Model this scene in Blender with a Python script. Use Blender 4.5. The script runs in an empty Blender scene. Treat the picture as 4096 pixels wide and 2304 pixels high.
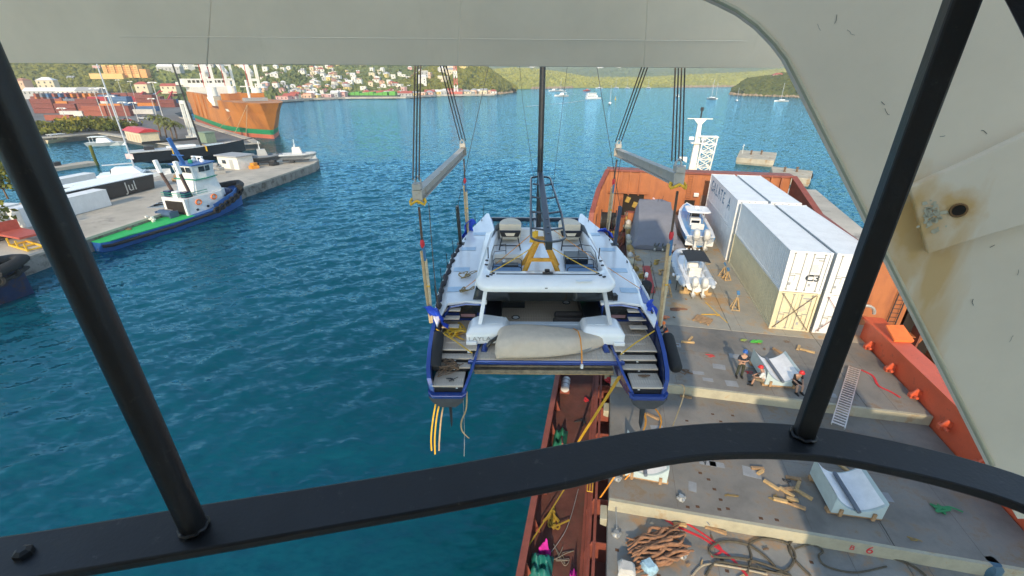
import bpy, bmesh, math, random
import numpy as np
from mathutils import Vector, Matrix, Euler
random.seed(7); RNG = np.random.default_rng(7)
sc = bpy.context.scene
C = sc.collection
R = math.radians
# ---------------------------------------------------------------- camera, sky, sun, exposure
CAMZ = 21.0; FOC = 1784.0; PIT = R(25.3)
cd = bpy.data.cameras.new('camera'); cam = bpy.data.objects.new('camera', cd); C.objects.link(cam)
cam.location = (0, 0, CAMZ); cam.rotation_euler = (R(90) - PIT, 0, 0)
cd.sensor_width = 36; cd.lens = 36 * FOC / 4096; cd.clip_start = 0.05; cd.clip_end = 20000
sc.camera = cam
SUN_EL = R(25); SUN_YAW = R(12.6)          # shadows run forward, a little to the right
w = bpy.data.worlds.new('World'); sc.world = w; w.use_nodes = True
nt = w.node_tree; bg = nt.nodes['Background']
sky = nt.nodes.new('ShaderNodeTexSky'); sky.sky_type = 'NISHITA'; sky.sun_disc = False
sky.sun_elevation = SUN_EL; sky.sun_rotation = R(180) + SUN_YAW
sky.air_density = 1.0; sky.dust_density = 0.15; sky.ozone_density = 1.2
wm = nt.nodes.new('ShaderNodeMix'); wm.data_type = 'RGBA'; wm.blend_type = 'MULTIPLY'; wm.inputs[0].default_value = 1; wm.inputs[7].default_value = (1.06, 1.0, .90, 1)
nt.links.new(sky.outputs[0], wm.inputs[6]); nt.links.new(wm.outputs[2], bg.inputs[0]); bg.inputs[1].default_value = 0.15
sd = bpy.data.lights.new('sun', 'SUN'); sun = bpy.data.objects.new('sun', sd); C.objects.link(sun)
sd.energy = 2.05; sd.angle = R(0.6); sd.color = (1.0, 0.82, 0.58)
sun.rotation_euler = (R(90) - SUN_EL, 0, -SUN_YAW); sun.location = (-10, -40, 60)
sc.view_settings.view_transform = 'Standard'; sc.view_settings.look = 'None'
sc.view_settings.exposure = 1.32; sc.view_settings.gamma = 1.0
sc.cycles.use_denoising = True; sc.cycles.max_bounces = 6
sc.cycles.use_adaptive_sampling = True; sc.cycles.adaptive_threshold = 0.02
# ---------------------------------------------------------------- frames and helpers
def ray(u, v):
    a = (u - 2048) / FOC; b = (v - 1152) / FOC
    return Vector((a, math.cos(PIT) - b * math.sin(PIT), -math.sin(PIT) - b * math.cos(PIT)))
def P(u, v, z):                       # ground point seen at photo pixel (4096 wide) at height z
    r = ray(u, v); t = (z - CAMZ) / r.z
    return Vector((r.x * t, r.y * t, z))
def P2(u, v, z): return P(u * 1.59006, v * 1.59006, z)   # same in 2576-wide pixels
def PY(u, v, y):
    r = ray(u * 1.59006, v * 1.59006); t = y / r.y
    return Vector((r.x * t, y, CAMZ + r.z * t))
YS = R(11.7); RS = -YS                # cargo ship heading
def SH(x, y, z=0): return Vector((x * math.cos(YS) + y * math.sin(YS), -x * math.sin(YS) + y * math.cos(YS), z))
YC = R(0.8); RC = -YC
CO = Vector((1.33, 14.87, 0)); CSX = 1.045         # catamaran: aft deck edge, centre line
def CT(x, y, z=0):
    x *= CSX
    return CO + Vector((x * math.cos(YC) + y * math.sin(YC), -x * math.sin(YC) + y * math.cos(YC), z))
_m = {}
def M(name, col=(.5, .5, .5), rough=.6, metal=0, var=.18, scale=2.0, bump=0., bscale=30., dirt=None, damt=.35, dscale=1.2, coat=0, streak=False, spec=.5):
    """procedural material: base colour with broad and fine noise, optional dirt/rust patches, bump"""
    if name in _m: return _m[name]
    m = bpy.data.materials.new(name); m.use_nodes = True; n = m.node_tree.nodes; l = m.node_tree.links
    b = n['Principled BSDF']; b.inputs['Roughness'].default_value = rough; b.inputs['Metallic'].default_value = metal
    b.inputs['Specular IOR Level'].default_value = spec
    if coat: b.inputs['Coat Weight'].default_value = coat; b.inputs['Coat Roughness'].default_value = .08
    tc = n.new('ShaderNodeTexCoord'); vec = tc.outputs['Object']
    n1 = n.new('ShaderNodeTexNoise'); n1.inputs['Scale'].default_value = scale; n1.inputs['Detail'].default_value = 6; n1.inputs['Roughness'].default_value = .65
    l.new(vec, n1.inputs['Vector'])
    mr = n.new('ShaderNodeMapRange'); mr.inputs[1].default_value = .3; mr.inputs[2].default_value = .7; mr.inputs[3].default_value = 1 - var; mr.inputs[4].default_value = 1 + var * .6
    l.new(n1.outputs[0], mr.inputs[0])
    mx = n.new('ShaderNodeMix'); mx.data_type = 'RGBA'; mx.blend_type = 'MULTIPLY'; mx.inputs[0].default_value = 1
    mx.inputs[6].default_value = (*col, 1); l.new(mr.outputs[0], mx.inputs[7])
    out = mx.outputs[2]
    if dirt:
        mp = n.new('ShaderNodeMapping'); l.new(vec, mp.inputs[0])
        if streak: mp.inputs['Scale'].default_value = (1, 1, .12)
        n2 = n.new('ShaderNodeTexNoise'); n2.inputs['Scale'].default_value = dscale; n2.inputs['Detail'].default_value = 8; n2.inputs['Roughness'].default_value = .7
        l.new(mp.outputs[0], n2.inputs['Vector'])
        r2 = n.new('ShaderNodeMapRange'); r2.interpolation_type = 'SMOOTHSTEP'
        r2.inputs[1].default_value = .68 - damt * .4; r2.inputs[2].default_value = .80 - damt * .3; r2.inputs[4].default_value = .9
        l.new(n2.outputs[0], r2.inputs[0])
        m2 = n.new('ShaderNodeMix'); m2.data_type = 'RGBA'; l.new(r2.outputs[0], m2.inputs[0]); l.new(out, m2.inputs[6]); m2.inputs[7].default_value = (*dirt, 1)
        out = m2.outputs[2]
    l.new(out, b.inputs['Base Color'])
    if bump:
        n3 = n.new('ShaderNodeTexNoise'); n3.inputs['Scale'].default_value = bscale; n3.inputs['Detail'].default_value = 4; l.new(vec, n3.inputs['Vector'])
        bp = n.new('ShaderNodeBump'); bp.inputs['Strength'].default_value = bump; bp.inputs['Distance'].default_value = .02
        l.new(n3.outputs[0], bp.inputs['Height']); l.new(bp.outputs[0], b.inputs['Normal'])
    _m[name] = m
    return m
class B:
    """collects faces; build() links ONE mesh object"""
    def __init__(s): s.v = []; s.f = []
    def add(s, vs, fs):
        n = len(s.v); s.v += [tuple(v) for v in vs]; s.f += [tuple(i + n for i in f) for f in fs]; return s
    def box(s, x0, x1, y0, y1, z0, z1):
        return s.add([(x, y, z) for z in (z0, z1) for x, y in ((x0, y0), (x1, y0), (x1, y1), (x0, y1))],
                     [(3, 2, 1, 0), (4, 5, 6, 7), (0, 1, 5, 4), (1, 2, 6, 5), (2, 3, 7, 6), (3, 0, 4, 7)])
    def obox(s, c, d, rot=(0, 0, 0)):
        e = Euler(rot).to_matrix(); c = Vector(c); q = B().box(-d[0] / 2, d[0] / 2, -d[1] / 2, d[1] / 2, -d[2] / 2, d[2] / 2)
        return s.add([c + e @ Vector(v) for v in q.v], q.f)
    def beam(s, p, q, w, h, up=(0, 0, 1)):
        p = Vector(p); q = Vector(q); t = (q - p).normalized(); up = Vector(up)
        if abs(t.dot(up)) > .98: up = Vector((0, 1, 0))
        r = t.cross(up).normalized() * w / 2; u = r.cross(t).normalized() * h / 2
        vs = [o + a * r + b * u for o in (p, q) for a, b in ((-1, -1), (1, -1), (1, 1), (-1, 1))]
        return s.add(vs, [(0, 1, 2, 3), (7, 6, 5, 4), (0, 4, 5, 1), (1, 5, 6, 2), (2, 6, 7, 3), (3, 7, 4, 0)])
    def tube(s, pts, r, n=6, closed=False, cap=True):
        pts = [Vector(p) for p in pts]; k = len(pts); rr = r if isinstance(r, (list, tuple)) else [r] * k
        vs = []; ref = None
        for i, p in enumerate(pts):
            a = pts[i - 1] if (i or closed) else p; b = pts[(i + 1) % k] if (i < k - 1 or closed) else p
            t = (b - a)
            if t.length < 1e-9: t = Vector((0, 0, 1))
            t.normalize()
            if ref is None: ref = Vector((0, 0, 1)) if abs(t.z) < .9 else Vector((1, 0, 0))
            x = t.cross(ref)
            if x.length < 1e-4: x = t.cross(Vector((.3, .9, .1)))
            x.normalize(); y = x.cross(t).normalized(); ref = y
            vs += [p + rr[i] * (math.cos(j * 2 * math.pi / n) * x + math.sin(j * 2 * math.pi / n) * y) for j in range(n)]
        fs = []
        for i in range(k if closed else k - 1):
            i2 = (i + 1) % k
            fs += [(i * n + j, i * n + (j + 1) % n, i2 * n + (j + 1) % n, i2 * n + j) for j in range(n)]
        if cap and not closed: fs += [tuple(range(n))[::-1], tuple((k - 1) * n + j for j in range(n))]
        return s.add(vs, fs)
    def prism(s, poly, z0, z1):
        k = len(poly); vs = [(*p[:2], z0) for p in poly] + [(*p[:2], z1) for p in poly]
        return s.add(vs, [tuple(range(k))[::-1], tuple(range(k, 2 * k))] + [(i, (i + 1) % k, k + (i + 1) % k, k + i) for i in range(k)])
    def extr(s, poly, d):
        """closed polygon of 3-D points pushed along vector d"""
        d = Vector(d); poly = [Vector(p) for p in poly]; k = len(poly)
        return s.add(poly + [p + d for p in poly], [tuple(range(k))[::-1], tuple(range(k, 2 * k))] + [(i, (i + 1) % k, k + (i + 1) % k, k + i) for i in range(k)])
    def loft(s, secs, cap=True, closed=True):
        k = len(secs[0]); vs = [p for q in secs for p in q]; fs = []
        for i in range(len(secs) - 1):
            for j in range(k if closed else k - 1):
                j2 = (j + 1) % k; fs.append((i * k + j, i * k + j2, (i + 1) * k + j2, (i + 1) * k + j))
        if cap: fs += [tuple(range(k))[::-1], tuple((len(secs) - 1) * k + j for j in range(k))]
        return s.add(vs, fs)
    def lathe(s, prof, n=12, c=(0, 0, 0)):
        c = Vector(c)
        return s.loft([[c + Vector((r * math.cos(a * 2 * math.pi / n), r * math.sin(a * 2 * math.pi / n), z)) for a in range(n)] for r, z in prof])
    def sph(s, c, r, n=10, m=6):
        c = Vector(c); r = r if isinstance(r, (tuple, list)) else (r, r, r)
        return s.loft([[c + Vector((r[0] * math.sin(t) * math.cos(a * 2 * math.pi / n), r[1] * math.sin(t) * math.sin(a * 2 * math.pi / n), -r[2] * math.cos(t))) for a in range(n)]
                       for t in [max(.02, min(math.pi - .02, i * math.pi / m)) for i in range(m + 1)]])
    def ribbon(s, pts, w, th=.006, side=None):
        pts = [Vector(p) for p in pts]; secs = []
        for i, p in enumerate(pts):
            t = (pts[min(i + 1, len(pts) - 1)] - pts[max(i - 1, 0)]).normalized()
            x = Vector(side) if side else t.cross(Vector((0, 0, 1)))
            if x.length < 1e-3: x = Vector((1, 0, 0))
            x.normalize(); y = x.cross(t).normalized()
            secs.append([p - x * w / 2 - y * th / 2, p + x * w / 2 - y * th / 2, p + x * w / 2 + y * th / 2, p - x * w / 2 + y * th / 2])
        return s.loft(secs)
    def grid(s, fn, nu, nv):
        vs = [fn(i / nu, j / nv) for j in range(nv + 1) for i in range(nu + 1)]
        return s.add(vs, [(j * (nu + 1) + i, j * (nu + 1) + i + 1, (j + 1) * (nu + 1) + i + 1, (j + 1) * (nu + 1) + i) for j in range(nv) for i in range(nu)])
    def move(s, d):
        d = Vector(d); s.v = [tuple(Vector(v) + d) for v in s.v]; return s
    def xf(s, m): s.v = [tuple(m @ Vector(v)) for v in s.v]; return s
    def mesh(s, name, mat, smooth=0):
        me = bpy.data.meshes.new(name); me.from_pydata(s.v, [], s.f)
        bm = bmesh.new(); bm.from_mesh(me); bmesh.ops.recalc_face_normals(bm, faces=bm.faces); bm.to_mesh(me); bm.free()
        if mat: me.materials.append(mat)
        if smooth:
            for p in me.polygons: p.use_smooth = True
            me.set_sharp_from_angle(angle=R(smooth))
        return me
def link(name, me, parent=None, loc=(0, 0, 0), rot=(0, 0, 0), bev=0):
    o = bpy.data.objects.new(name, me); C.objects.link(o); o.location = loc; o.rotation_euler = rot; o.parent = parent
    if bev:
        b = o.modifiers.new('bevel', 'BEVEL'); b.width = bev; b.segments = 2; b.limit_method = 'ANGLE'; b.angle_limit = R(40)
    return o
def part(name, b, mat, parent, smooth=0, bev=0, loc=(0, 0, 0), rot=(0, 0, 0), label=None):
    o = link(name, b.mesh(name, mat, smooth) if isinstance(b, B) else b, parent, loc, rot, bev)
    if label: o['label'] = label
    return o
def tag(o, label, cat, group=None):
    o['label'] = label; o['category'] = cat
    if group: o['group'] = group
    return o
def thing(name, label, cat, loc=(0, 0, 0), rz=0, group=None):
    o = bpy.data.objects.new(name, None); C.objects.link(o); o.location = loc
    o.rotation_euler = (0, 0, rz) if not isinstance(rz, tuple) else rz
    o.empty_display_size = .2
    return tag(o, label, cat, group)
def single(name, b, mat, label, cat, group=None, smooth=0, bev=0, loc=(0, 0, 0), rot=(0, 0, 0)):
    return tag(part(name, b, mat, None, smooth, bev, loc, rot), label, cat, group)
def struct(name, b, mat, smooth=0, kind='structure', loc=(0, 0, 0), rot=(0, 0, 0)):
    o = part(name, b, mat, None, smooth, 0, loc, rot); o['kind'] = kind; return o
def copy_tree(o, parent=None):
    c = o.copy(); C.objects.link(c); c.parent = parent
    for ch in list(o.children): copy_tree(ch, c)
    return c
def text(body, size, mat, parent, loc, rot, name='lettering', sx=1.0, ext=.003, align='CENTER', bold=0):
    cu = bpy.data.curves.new(name, 'FONT'); cu.body = body; cu.size = size; cu.extrude = ext; cu.offset = bold; cu.align_x = align; cu.align_y = 'CENTER'
    t = bpy.data.objects.new('tmp', cu); me = bpy.data.meshes.new_from_object(t); bpy.data.objects.remove(t); bpy.data.curves.remove(cu)
    me.materials.clear(); me.materials.append(mat)
    o = link(name, me, parent, loc, rot); o.scale = (sx, 1, 1); return o
def curve(pts, n=8):
    """Catmull-Rom through points"""
    pts = [Vector(p) for p in pts]; out = []
    for i in range(len(pts) - 1):
        a = pts[max(i - 1, 0)]; b = pts[i]; c = pts[i + 1]; d = pts[min(i + 2, len(pts) - 1)]
        for k in range(n):
            t = k / n
            out.append(.5 * ((2 * b) + (c - a) * t + (2 * a - 5 * b + 4 * c - d) * t * t + (3 * b - a - 3 * c + d) * t ** 3))
    out.append(pts[-1]); return out
def arc(c, r, a0, a1, n=8): return [(c[0] + r * math.cos(R(a0 + (a1 - a0) * i / n)), c[1] + r * math.sin(R(a0 + (a1 - a0) * i / n))) for i in range(n + 1)]
def rrect(x0, x1, y0, y1, r, n=4):
    return arc((x1 - r, y1 - r), r, 0, 90, n) + arc((x0 + r, y1 - r), r, 90, 180, n) + arc((x0 + r, y0 + r), r, 180, 270, n) + arc((x1 - r, y0 + r), r, 270, 360, n)
# ---------------------------------------------------------------- water
def water_mat():
    m = bpy.data.materials.new('sea_water'); m.use_nodes = True; n = m.node_tree.nodes; l = m.node_tree.links; b = n['Principled BSDF']
    b.inputs['Roughness'].default_value = .16; b.inputs['IOR'].default_value = 1.33
    g = n.new('ShaderNodeNewGeometry'); mp = n.new('ShaderNodeMapping'); l.new(g.outputs['Position'], mp.inputs[0])
    mp.inputs['Rotation'].default_value = (0, 0, R(28)); mp.inputs['Scale'].default_value = (.55, 1.15, 1)
    def noise(s, d, rough=.6, dist=0):
        t = n.new('ShaderNodeTexNoise'); t.inputs['Scale'].default_value = s; t.inputs['Detail'].default_value = d
        t.inputs['Roughness'].default_value = rough; t.inputs['Distortion'].default_value = dist; l.new(mp.outputs[0], t.inputs['Vector']); return t.outputs[0]
    # large patches of wind
    cr = n.new('ShaderNodeValToRGB'); cr.color_ramp.elements[0].position = .35; cr.color_ramp.elements[1].position = .7
    cr.color_ramp.elements[0].color = (.002, .054, .078, 1); cr.color_ramp.elements[1].color = (.003, .070, .100, 1)
    l.new(noise(.05, 4), cr.inputs[0])
    # thin crests of aerated water
    fo = n.new('ShaderNodeMapRange'); fo.inputs[1].default_value = .66; fo.inputs[2].default_value = .80; fo.inputs[4].default_value = .10
    l.new(noise(.55, 6, .68, .9), fo.inputs[0])
    mx = n.new('ShaderNodeMix'); mx.data_type = 'RGBA'; l.new(fo.outputs[0], mx.inputs[0]); l.new(cr.outputs[0], mx.inputs[6]); mx.inputs[7].default_value = (.10, .26, .32, 1)
    pass
    def nvec(sc_, d, amp):
        t = n.new('ShaderNodeTexNoise'); t.inputs['Scale'].default_value = sc_; t.inputs['Detail'].default_value = d; t.inputs['Roughness'].default_value = .6; l.new(mp.outputs[0], t.inputs['Vector'])
        a = n.new('ShaderNodeVectorMath'); a.operation = 'SUBTRACT'; l.new(t.outputs['Color'], a.inputs[0]); a.inputs[1].default_value = (.5, .5, .5)
        c = n.new('ShaderNodeVectorMath'); c.operation = 'MULTIPLY'; l.new(a.outputs[0], c.inputs[0]); c.inputs[1].default_value = (amp * .7, amp, 0); return c.outputs[0]
    s1 = n.new('ShaderNodeVectorMath'); l.new(nvec(.75, 3, .6), s1.inputs[0]); l.new(nvec(2.8, 3, .95), s1.inputs[1])
    s2 = n.new('ShaderNodeVectorMath'); l.new(s1.outputs[0], s2.inputs[0]); l.new(g.outputs['Normal'], s2.inputs[1])
    s3 = n.new('ShaderNodeVectorMath'); s3.operation = 'NORMALIZE'; l.new(s2.outputs[0], s3.inputs[0])
    # diffuse upwelling light under a partly reflecting, choppy surface
    df = n.new('ShaderNodeBsdfDiffuse'); l.new(mx.outputs[2], df.inputs[0]); l.new(s3.outputs[0], df.inputs['Normal'])
    gl = n.new('ShaderNodeBsdfGlossy'); gl.inputs['Roughness'].default_value = .06; gl.inputs['Color'].default_value = (.38, .76, 1, 1); l.new(s3.outputs[0], gl.inputs['Normal'])
    fr = n.new('ShaderNodeFresnel'); fr.inputs[0].default_value = 1.33; l.new(s3.outputs[0], fr.inputs['Normal'])
    ml = n.new('ShaderNodeMath'); ml.operation = 'MULTIPLY'; ml.inputs[1].default_value = .95; l.new(fr.outputs[0], ml.inputs[0])
    ms = n.new('ShaderNodeMixShader'); l.new(ml.outputs[0], ms.inputs[0]); l.new(df.outputs[0], ms.inputs[1]); l.new(gl.outputs[0], ms.inputs[2])
    l.new(ms.outputs[0], n['Material Output'].inputs['Surface']); n.remove(b)
    return m
def make_water():
    def axis(a, b, step, far0, far1, grow=1.22):
        c = list(np.arange(a, b + 1e-6, step)); d = step; x = a; lo = []
        while x > far0: d *= grow; x -= d; lo.append(x)
        d = step; x = c[-1]; hi = []
        while x < far1: d *= grow; x += d; hi.append(x)
        return np.array(lo[::-1] + c + hi)
    xs = axis(-75, 12, .34, -5000, 5000); ys = axis(5, 125, .34, -300, 5000)
    X, Y = np.meshgrid(xs, ys); Z = np.zeros_like(X); dx = np.zeros_like(X); dy = np.zeros_like(X)
    rg = np.random.default_rng(3)
    for i in range(46):
        L = .8 * 1.06 ** (i * .7) * rg.uniform(.8, 1.2); th = R(118) + rg.normal(0, .5); k = 2 * math.pi / L; A = .0055 * L ** .8 * rg.uniform(.6, 1.2)
        ph = k * (X * math.cos(th) + Y * math.sin(th)) + rg.uniform(0, 6.28)
        Z += A * np.cos(ph); dx -= .8 * A * math.cos(th) * np.sin(ph); dy -= .8 * A * math.sin(th) * np.sin(ph)
    fx = np.clip(np.minimum((X + 78) / 40, (16 - X) / 8), 0, 1); fy = np.clip(np.minimum(Y - 2, 140 - Y) / 20, 0, 1); fade = fx * fy
    Z *= fade; X = X + dx * fade; Y = Y + dy * fade
    nx, ny = len(xs), len(ys)
    me = bpy.data.meshes.new('water'); me.vertices.add(nx * ny)
    me.vertices.foreach_set('co', np.stack([X, Y, Z], -1).astype(np.float32).ravel())
    j, i = np.meshgrid(np.arange(ny - 1), np.arange(nx - 1), indexing='ij'); q = (j * nx + i).ravel()
    f = np.stack([q, q + 1, q + nx + 1, q + nx], -1).astype(np.int32)
    me.loops.add(f.size); me.loops.foreach_set('vertex_index', f.ravel()); me.polygons.add(len(f))
    me.polygons.foreach_set('loop_start', np.arange(0, f.size, 4, dtype=np.int32)); me.update(calc_edges=True); me.validate()
    for_s = np.ones(len(f), dtype=bool); me.polygons.foreach_set('use_smooth', for_s)
    me.materials.append(water_mat()); o = link('water', me); o['kind'] = 'structure'
make_water()
# ---------------------------------------------------------------- materials used widely
WHITE = M('white_gelcoat', (.80, .80, .79), .25, var=.05, coat=.3)
CWHITE = M('container_white', (.74, .74, .72), .5, var=.09, scale=1.2, dirt=(.36, .22, .11), damt=.16, dscale=3, streak=True)
CCREAM = M('container_cream', (.66, .58, .38), .5, var=.10, scale=1.2, dirt=(.36, .22, .11), damt=.2, dscale=3, streak=True)
DGREY = M('deck_grey', (.205, .188, .162), .75, var=.38, scale=.45, bump=.15, bscale=14, dirt=(.20, .14, .085), damt=.45, dscale=.9)
DGREY2 = M('deck_bluegrey', (.235, .23, .21), .7, var=.36, scale=.6, bump=.15, bscale=14, dirt=(.33, .20, .10), damt=.5, dscale=.8)
DTAN = M('deck_tan', (.345, .315, .25), .75, var=.25, scale=.5, bump=.15, bscale=14, dirt=(.42, .24, .09), damt=.45, dscale=.5)
ORNG = M('ship_orange', (.40, .135, .046), .6, var=.16, scale=.8, dirt=(.30, .10, .04), damt=.55, dscale=1.5, streak=True)
RUSTRED = M('ship_oxide_red', (.25, .066, .043), .65, var=.25, scale=1.3, dirt=(.20, .05, .03), damt=.4, dscale=2)
WALKRED = M('walkway_red', (.13, .045, .032), .8, var=.35, scale=1.4, bump=.3, bscale=9, dirt=(.10, .05, .035), damt=.45, dscale=1.5)
REDGIRD = M('girder_red', (.60, .10, .04), .5, var=.12, scale=1, dirt=(.33, .06, .03), damt=.3, dscale=2)
STEELG = M('steel_grey', (.36, .35, .32), .5, metal=.3, var=.2, scale=2, dirt=(.32, .2, .1), damt=.25, dscale=3)
SHIPWHITE = M('ship_white', (.75, .73, .66), .5, var=.1, dirt=(.55, .33, .12), damt=.3, dscale=1.5, streak=True)
DARK = M('dark_steel', (.03, .03, .032), .5, var=.3)
BLACK = M('black_plastic', (.012, .012, .013), .35, var=.2)
RUBBER = M('rubber', (.018, .018, .018), .85, var=.3, bump=.2)
WOOD = M('timber', (.36, .22, .11), .8, var=.4, scale=6, bump=.3, bscale=25)
WOODL = M('timber_pale', (.50, .33, .15), .8, var=.35, scale=6, bump=.3, bscale=25)
YEL = M('strap_yellow', (.72, .42, .03), .7, var=.2, scale=6)
ORST = M('strap_orange', (.72, .28, .03), .7, var=.2, scale=6)
TANST = M('sling_tan', (.47, .33, .18), .85, var=.3, scale=5)
RED = M('strap_red', (.60, .03, .04), .7, var=.25, scale=6)
BROWN = M('rope_brown', (.16, .10, .06), .9, var=.3, scale=9)
GREY = M('plain_grey', (.30, .30, .30), .6)
GLASS = M('dark_glass', (.015, .018, .02), .06, var=.05, spec=.8)
ALU = M('aluminium', (.60, .60, .58), .35, metal=.8, var=.15)
# ---------------------------------------------------------------- cargo ship (ship frame: x to starboard, y forward)
ship = thing('cargo_ship', 'orange heavy lift cargo ship with grey hatch cover deck beneath the hoisted catamaran', 'ship', (0, 0, 0), RS)
ZA, ZB, ZD = 5.58, 5.0, 4.4
XL, XR = 1.32, 17.2
def hatch(name, y0, y1, z, mat, xs):
    for a, b in zip(xs[:-1], xs[1:]):
        part(name, B().box(a + .012, b - .012, y0 + .012, y1 - .012, z - .55, z), mat, ship, bev=.02)
hatch('hatch_cover_panel', 28.37, 56.9, ZA, DTAN, [2.75, 9.2, 14.3, XR + 2])
hatch('hatch_cover_panel', 21.55, 28.37, ZA - .004, DGREY, [XL, 14.3, XR])
hatch('hatch_cover_panel', 13.75, 21.60, ZB, DGREY, [XL, 11.9, XR])
hatch('hatch_cover_panel', 2.0, 13.80, ZD, DGREY2, [XL, 12.4, XR])
# end strips of the covers, sunlit cream put into their colour
CREAM = M('cream_and_sunlit', (.40, .37, .27), .65, var=.2, scale=1.5, dirt=(.35, .25, .14), damt=.35, dscale=1.5)
part('cover_end_plate', B().box(XL + .01, XR - .01, 21.42, 21.56, ZB + .003, ZA - .008), CREAM, ship)
part('cover_end_plate', B().box(XL + .01, XR - .01, 13.62, 13.76, ZD + .003, ZB - .004), CREAM, ship)
# hatch coaming with stays, walkway, bulwark, hull
part('hold_coaming', B().box(XL + .10, XR - .1, 0, 57, 2.6, ZD - .56), WALKRED, ship)
b = B()
for k in range(26): b.extr([(XL + .12, 2 + k * 2.1, 2.62), (.35, 2 + k * 2.1, 2.62), (.75, 2 + k * 2.1, 3.75), (XL + .12, 2 + k * 2.1, 3.8)], (0, .05, 0))
for k, (x, z) in enumerate(((.42, 2.95), (.55, 3.25), (.66, 3.5), (.85, 3.78))): b.box(x - .06, x + .06, 0, 56, z - .03, z + .03)
part('coaming_stay_rail', b, RUSTRED, ship)
for k in range(8):
    part('cover_bracket', B().extr([(XL, 3 + k * 3.4, ZD - .5), (XL - .28, 3 + k * 3.4, ZD - .42), (XL - .30, 3 + k * 3.4, ZD - .06), (XL, 3 + k * 3.4, ZD - .03)], (0, .7, 0)), CREAM, ship, bev=.03)
part('walkway', B().box(-2.0, XL + .3, -2, 57, 2.4, 2.62), WALKRED, ship)
part('bulwark', B().box(-1.92, -1.80, -2, 46, 2.6, 4.0).box(-2.0, -1.72, -2, 46, 4.0, 4.08), RUSTRED, ship)
bsm = B().extr([(-1.80, 0, 2.63), (-1.45, 0, 2.63), (-1.80, 0, 3.7)], (0, .04, 0)).mesh('bulwark_stay', RUSTRED)
for k in range(22): link('bulwark_stay', bsm, ship, (0, 1 + k * 2.05, 0))
part('hull_side', B().box(-1.99, 21.3, -2, 48, -1, 2.4).prism([(-1.99, 48), (21.3, 48), (20.9, 58), (16, 72), (10, 78), (4, 72), (0, 58)], -1, 2.4), ORNG, ship)
# forecastle breakwater wall: tall orange bulkhead with sloping wings
YB = 57.0; ZT = 10.6
wb = B().extr([(.3, YB, 4.5), (20.9, YB, 4.5), (20.9, YB, ZT), (.3, YB, ZT)], (0, .25, 0))
part('bulkhead', wb, ORNG, ship)
part('bulkhead_cap', B().extr([(.1, YB - .25, ZT), (21.1, YB - .25, ZT), (21.1, YB + 1.5, ZT), (.1, YB + 1.5, ZT)], (0, 0, .22)), RUSTRED, ship)
for x in (1.9, 2.9, 4.1, 15.9, 17.6, 18.7, 19.8): part('wall_stiffener', B().box(x, x + .16, YB - .35, YB - .002, ZA + (2.2 if x < 5 else 0), ZT - .01), ORNG, ship)
part('wall_shelf', B().box(.4, 5.3, YB - .5, YB - .36, 8.0, 8.15), ORNG, ship)
def wing(x0, sg, y0, y1, mat):
    # side plating climbing to the bulkhead, leaning outward
    pr = [(x0 - sg * 1.5, y0, 4.05), (x0 - sg * 1.35, y0 + 1.5, 7.5), (x0 - sg * .9, y0 + 5.5, 9.2), (x0, y1, ZT + .1)]
    lo = [(x0 - sg * 1.5, y0 - .1, 2.7), (x0 - sg * 1.5, y0 + 1.5, 2.7), (x0 - sg * 1.1, y0 + 5.5, 2.7), (x0 - sg * .1, y1, 2.7)]
    part('side_plating', B().loft([[lo[i], pr[i], Vector(pr[i]) + Vector((-sg * .1, 0, 0)), Vector(lo[i]) + Vector((-sg * .1, 0, 0))] for i in range(4)]), mat, ship)
    part('side_cap', B().ribbon([Vector(p) + Vector((-sg * .12, 0, .05)) for p in pr], .55, .12, side=(1, .2 * sg, .1)), RUSTRED, ship)
    fr = B()
    for i in range(9):
        t = i / 9; y = y0 + .8 + (y1 - y0 - 1) * t; z = np.interp(y, [p[1] for p in pr], [p[2] for p in pr]); x = np.interp(y, [p[1] for p in pr], [p[0] for p in pr])
        fr.box(min(x, x + sg * .35), max(x, x + sg * .35), y, y + .08, 2.7, z - .1)
    for zz in (5, 6.5, 8): fr.beam((x0 - sg * 1.1, y0 + 3.5 + (zz - 5) * 1.1, zz), (x0 - sg * .0, y1 - .1, zz), .25, .08)
    part('side_frame', fr, mat, ship)
wing(.35, 1, 47.0, YB, ORNG)
BROWNSH = M('ship_brown', (.22, .07, .04), .7, var=.25, dirt=(.15, .05, .03), damt=.4)
# starboard side plating, long and steep
pr = [(21.1, 30, 8.2), (21.2, 40, 8.3), (21.3, 49, 8.5), (21.0, YB, ZT + .1)]
part('side_plating', B().loft([[(p[0], p[1], 2.7), p, (p[0] + .12, p[1], p[2]), (p[0] + .12, p[1], 2.7)] for p in pr]), BROWNSH, ship)
part('side_cap', B().ribbon([Vector(p) + Vector((.1, 0, .05)) for p in pr], .6, .12, side=(1, 0, .05)), RUSTRED, ship)
fr = B()
for i in range(22):
    y = 31 + i * 1.22; fr.box(20.75, 21.12, y, y + .1, 2.7, 8.1)
part('side_frame', fr, BROWNSH, ship)
part('walkway', B().box(XR + 2.0, 21.2, -2, 57, 2.4, 2.62), WALKRED, ship)
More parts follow.
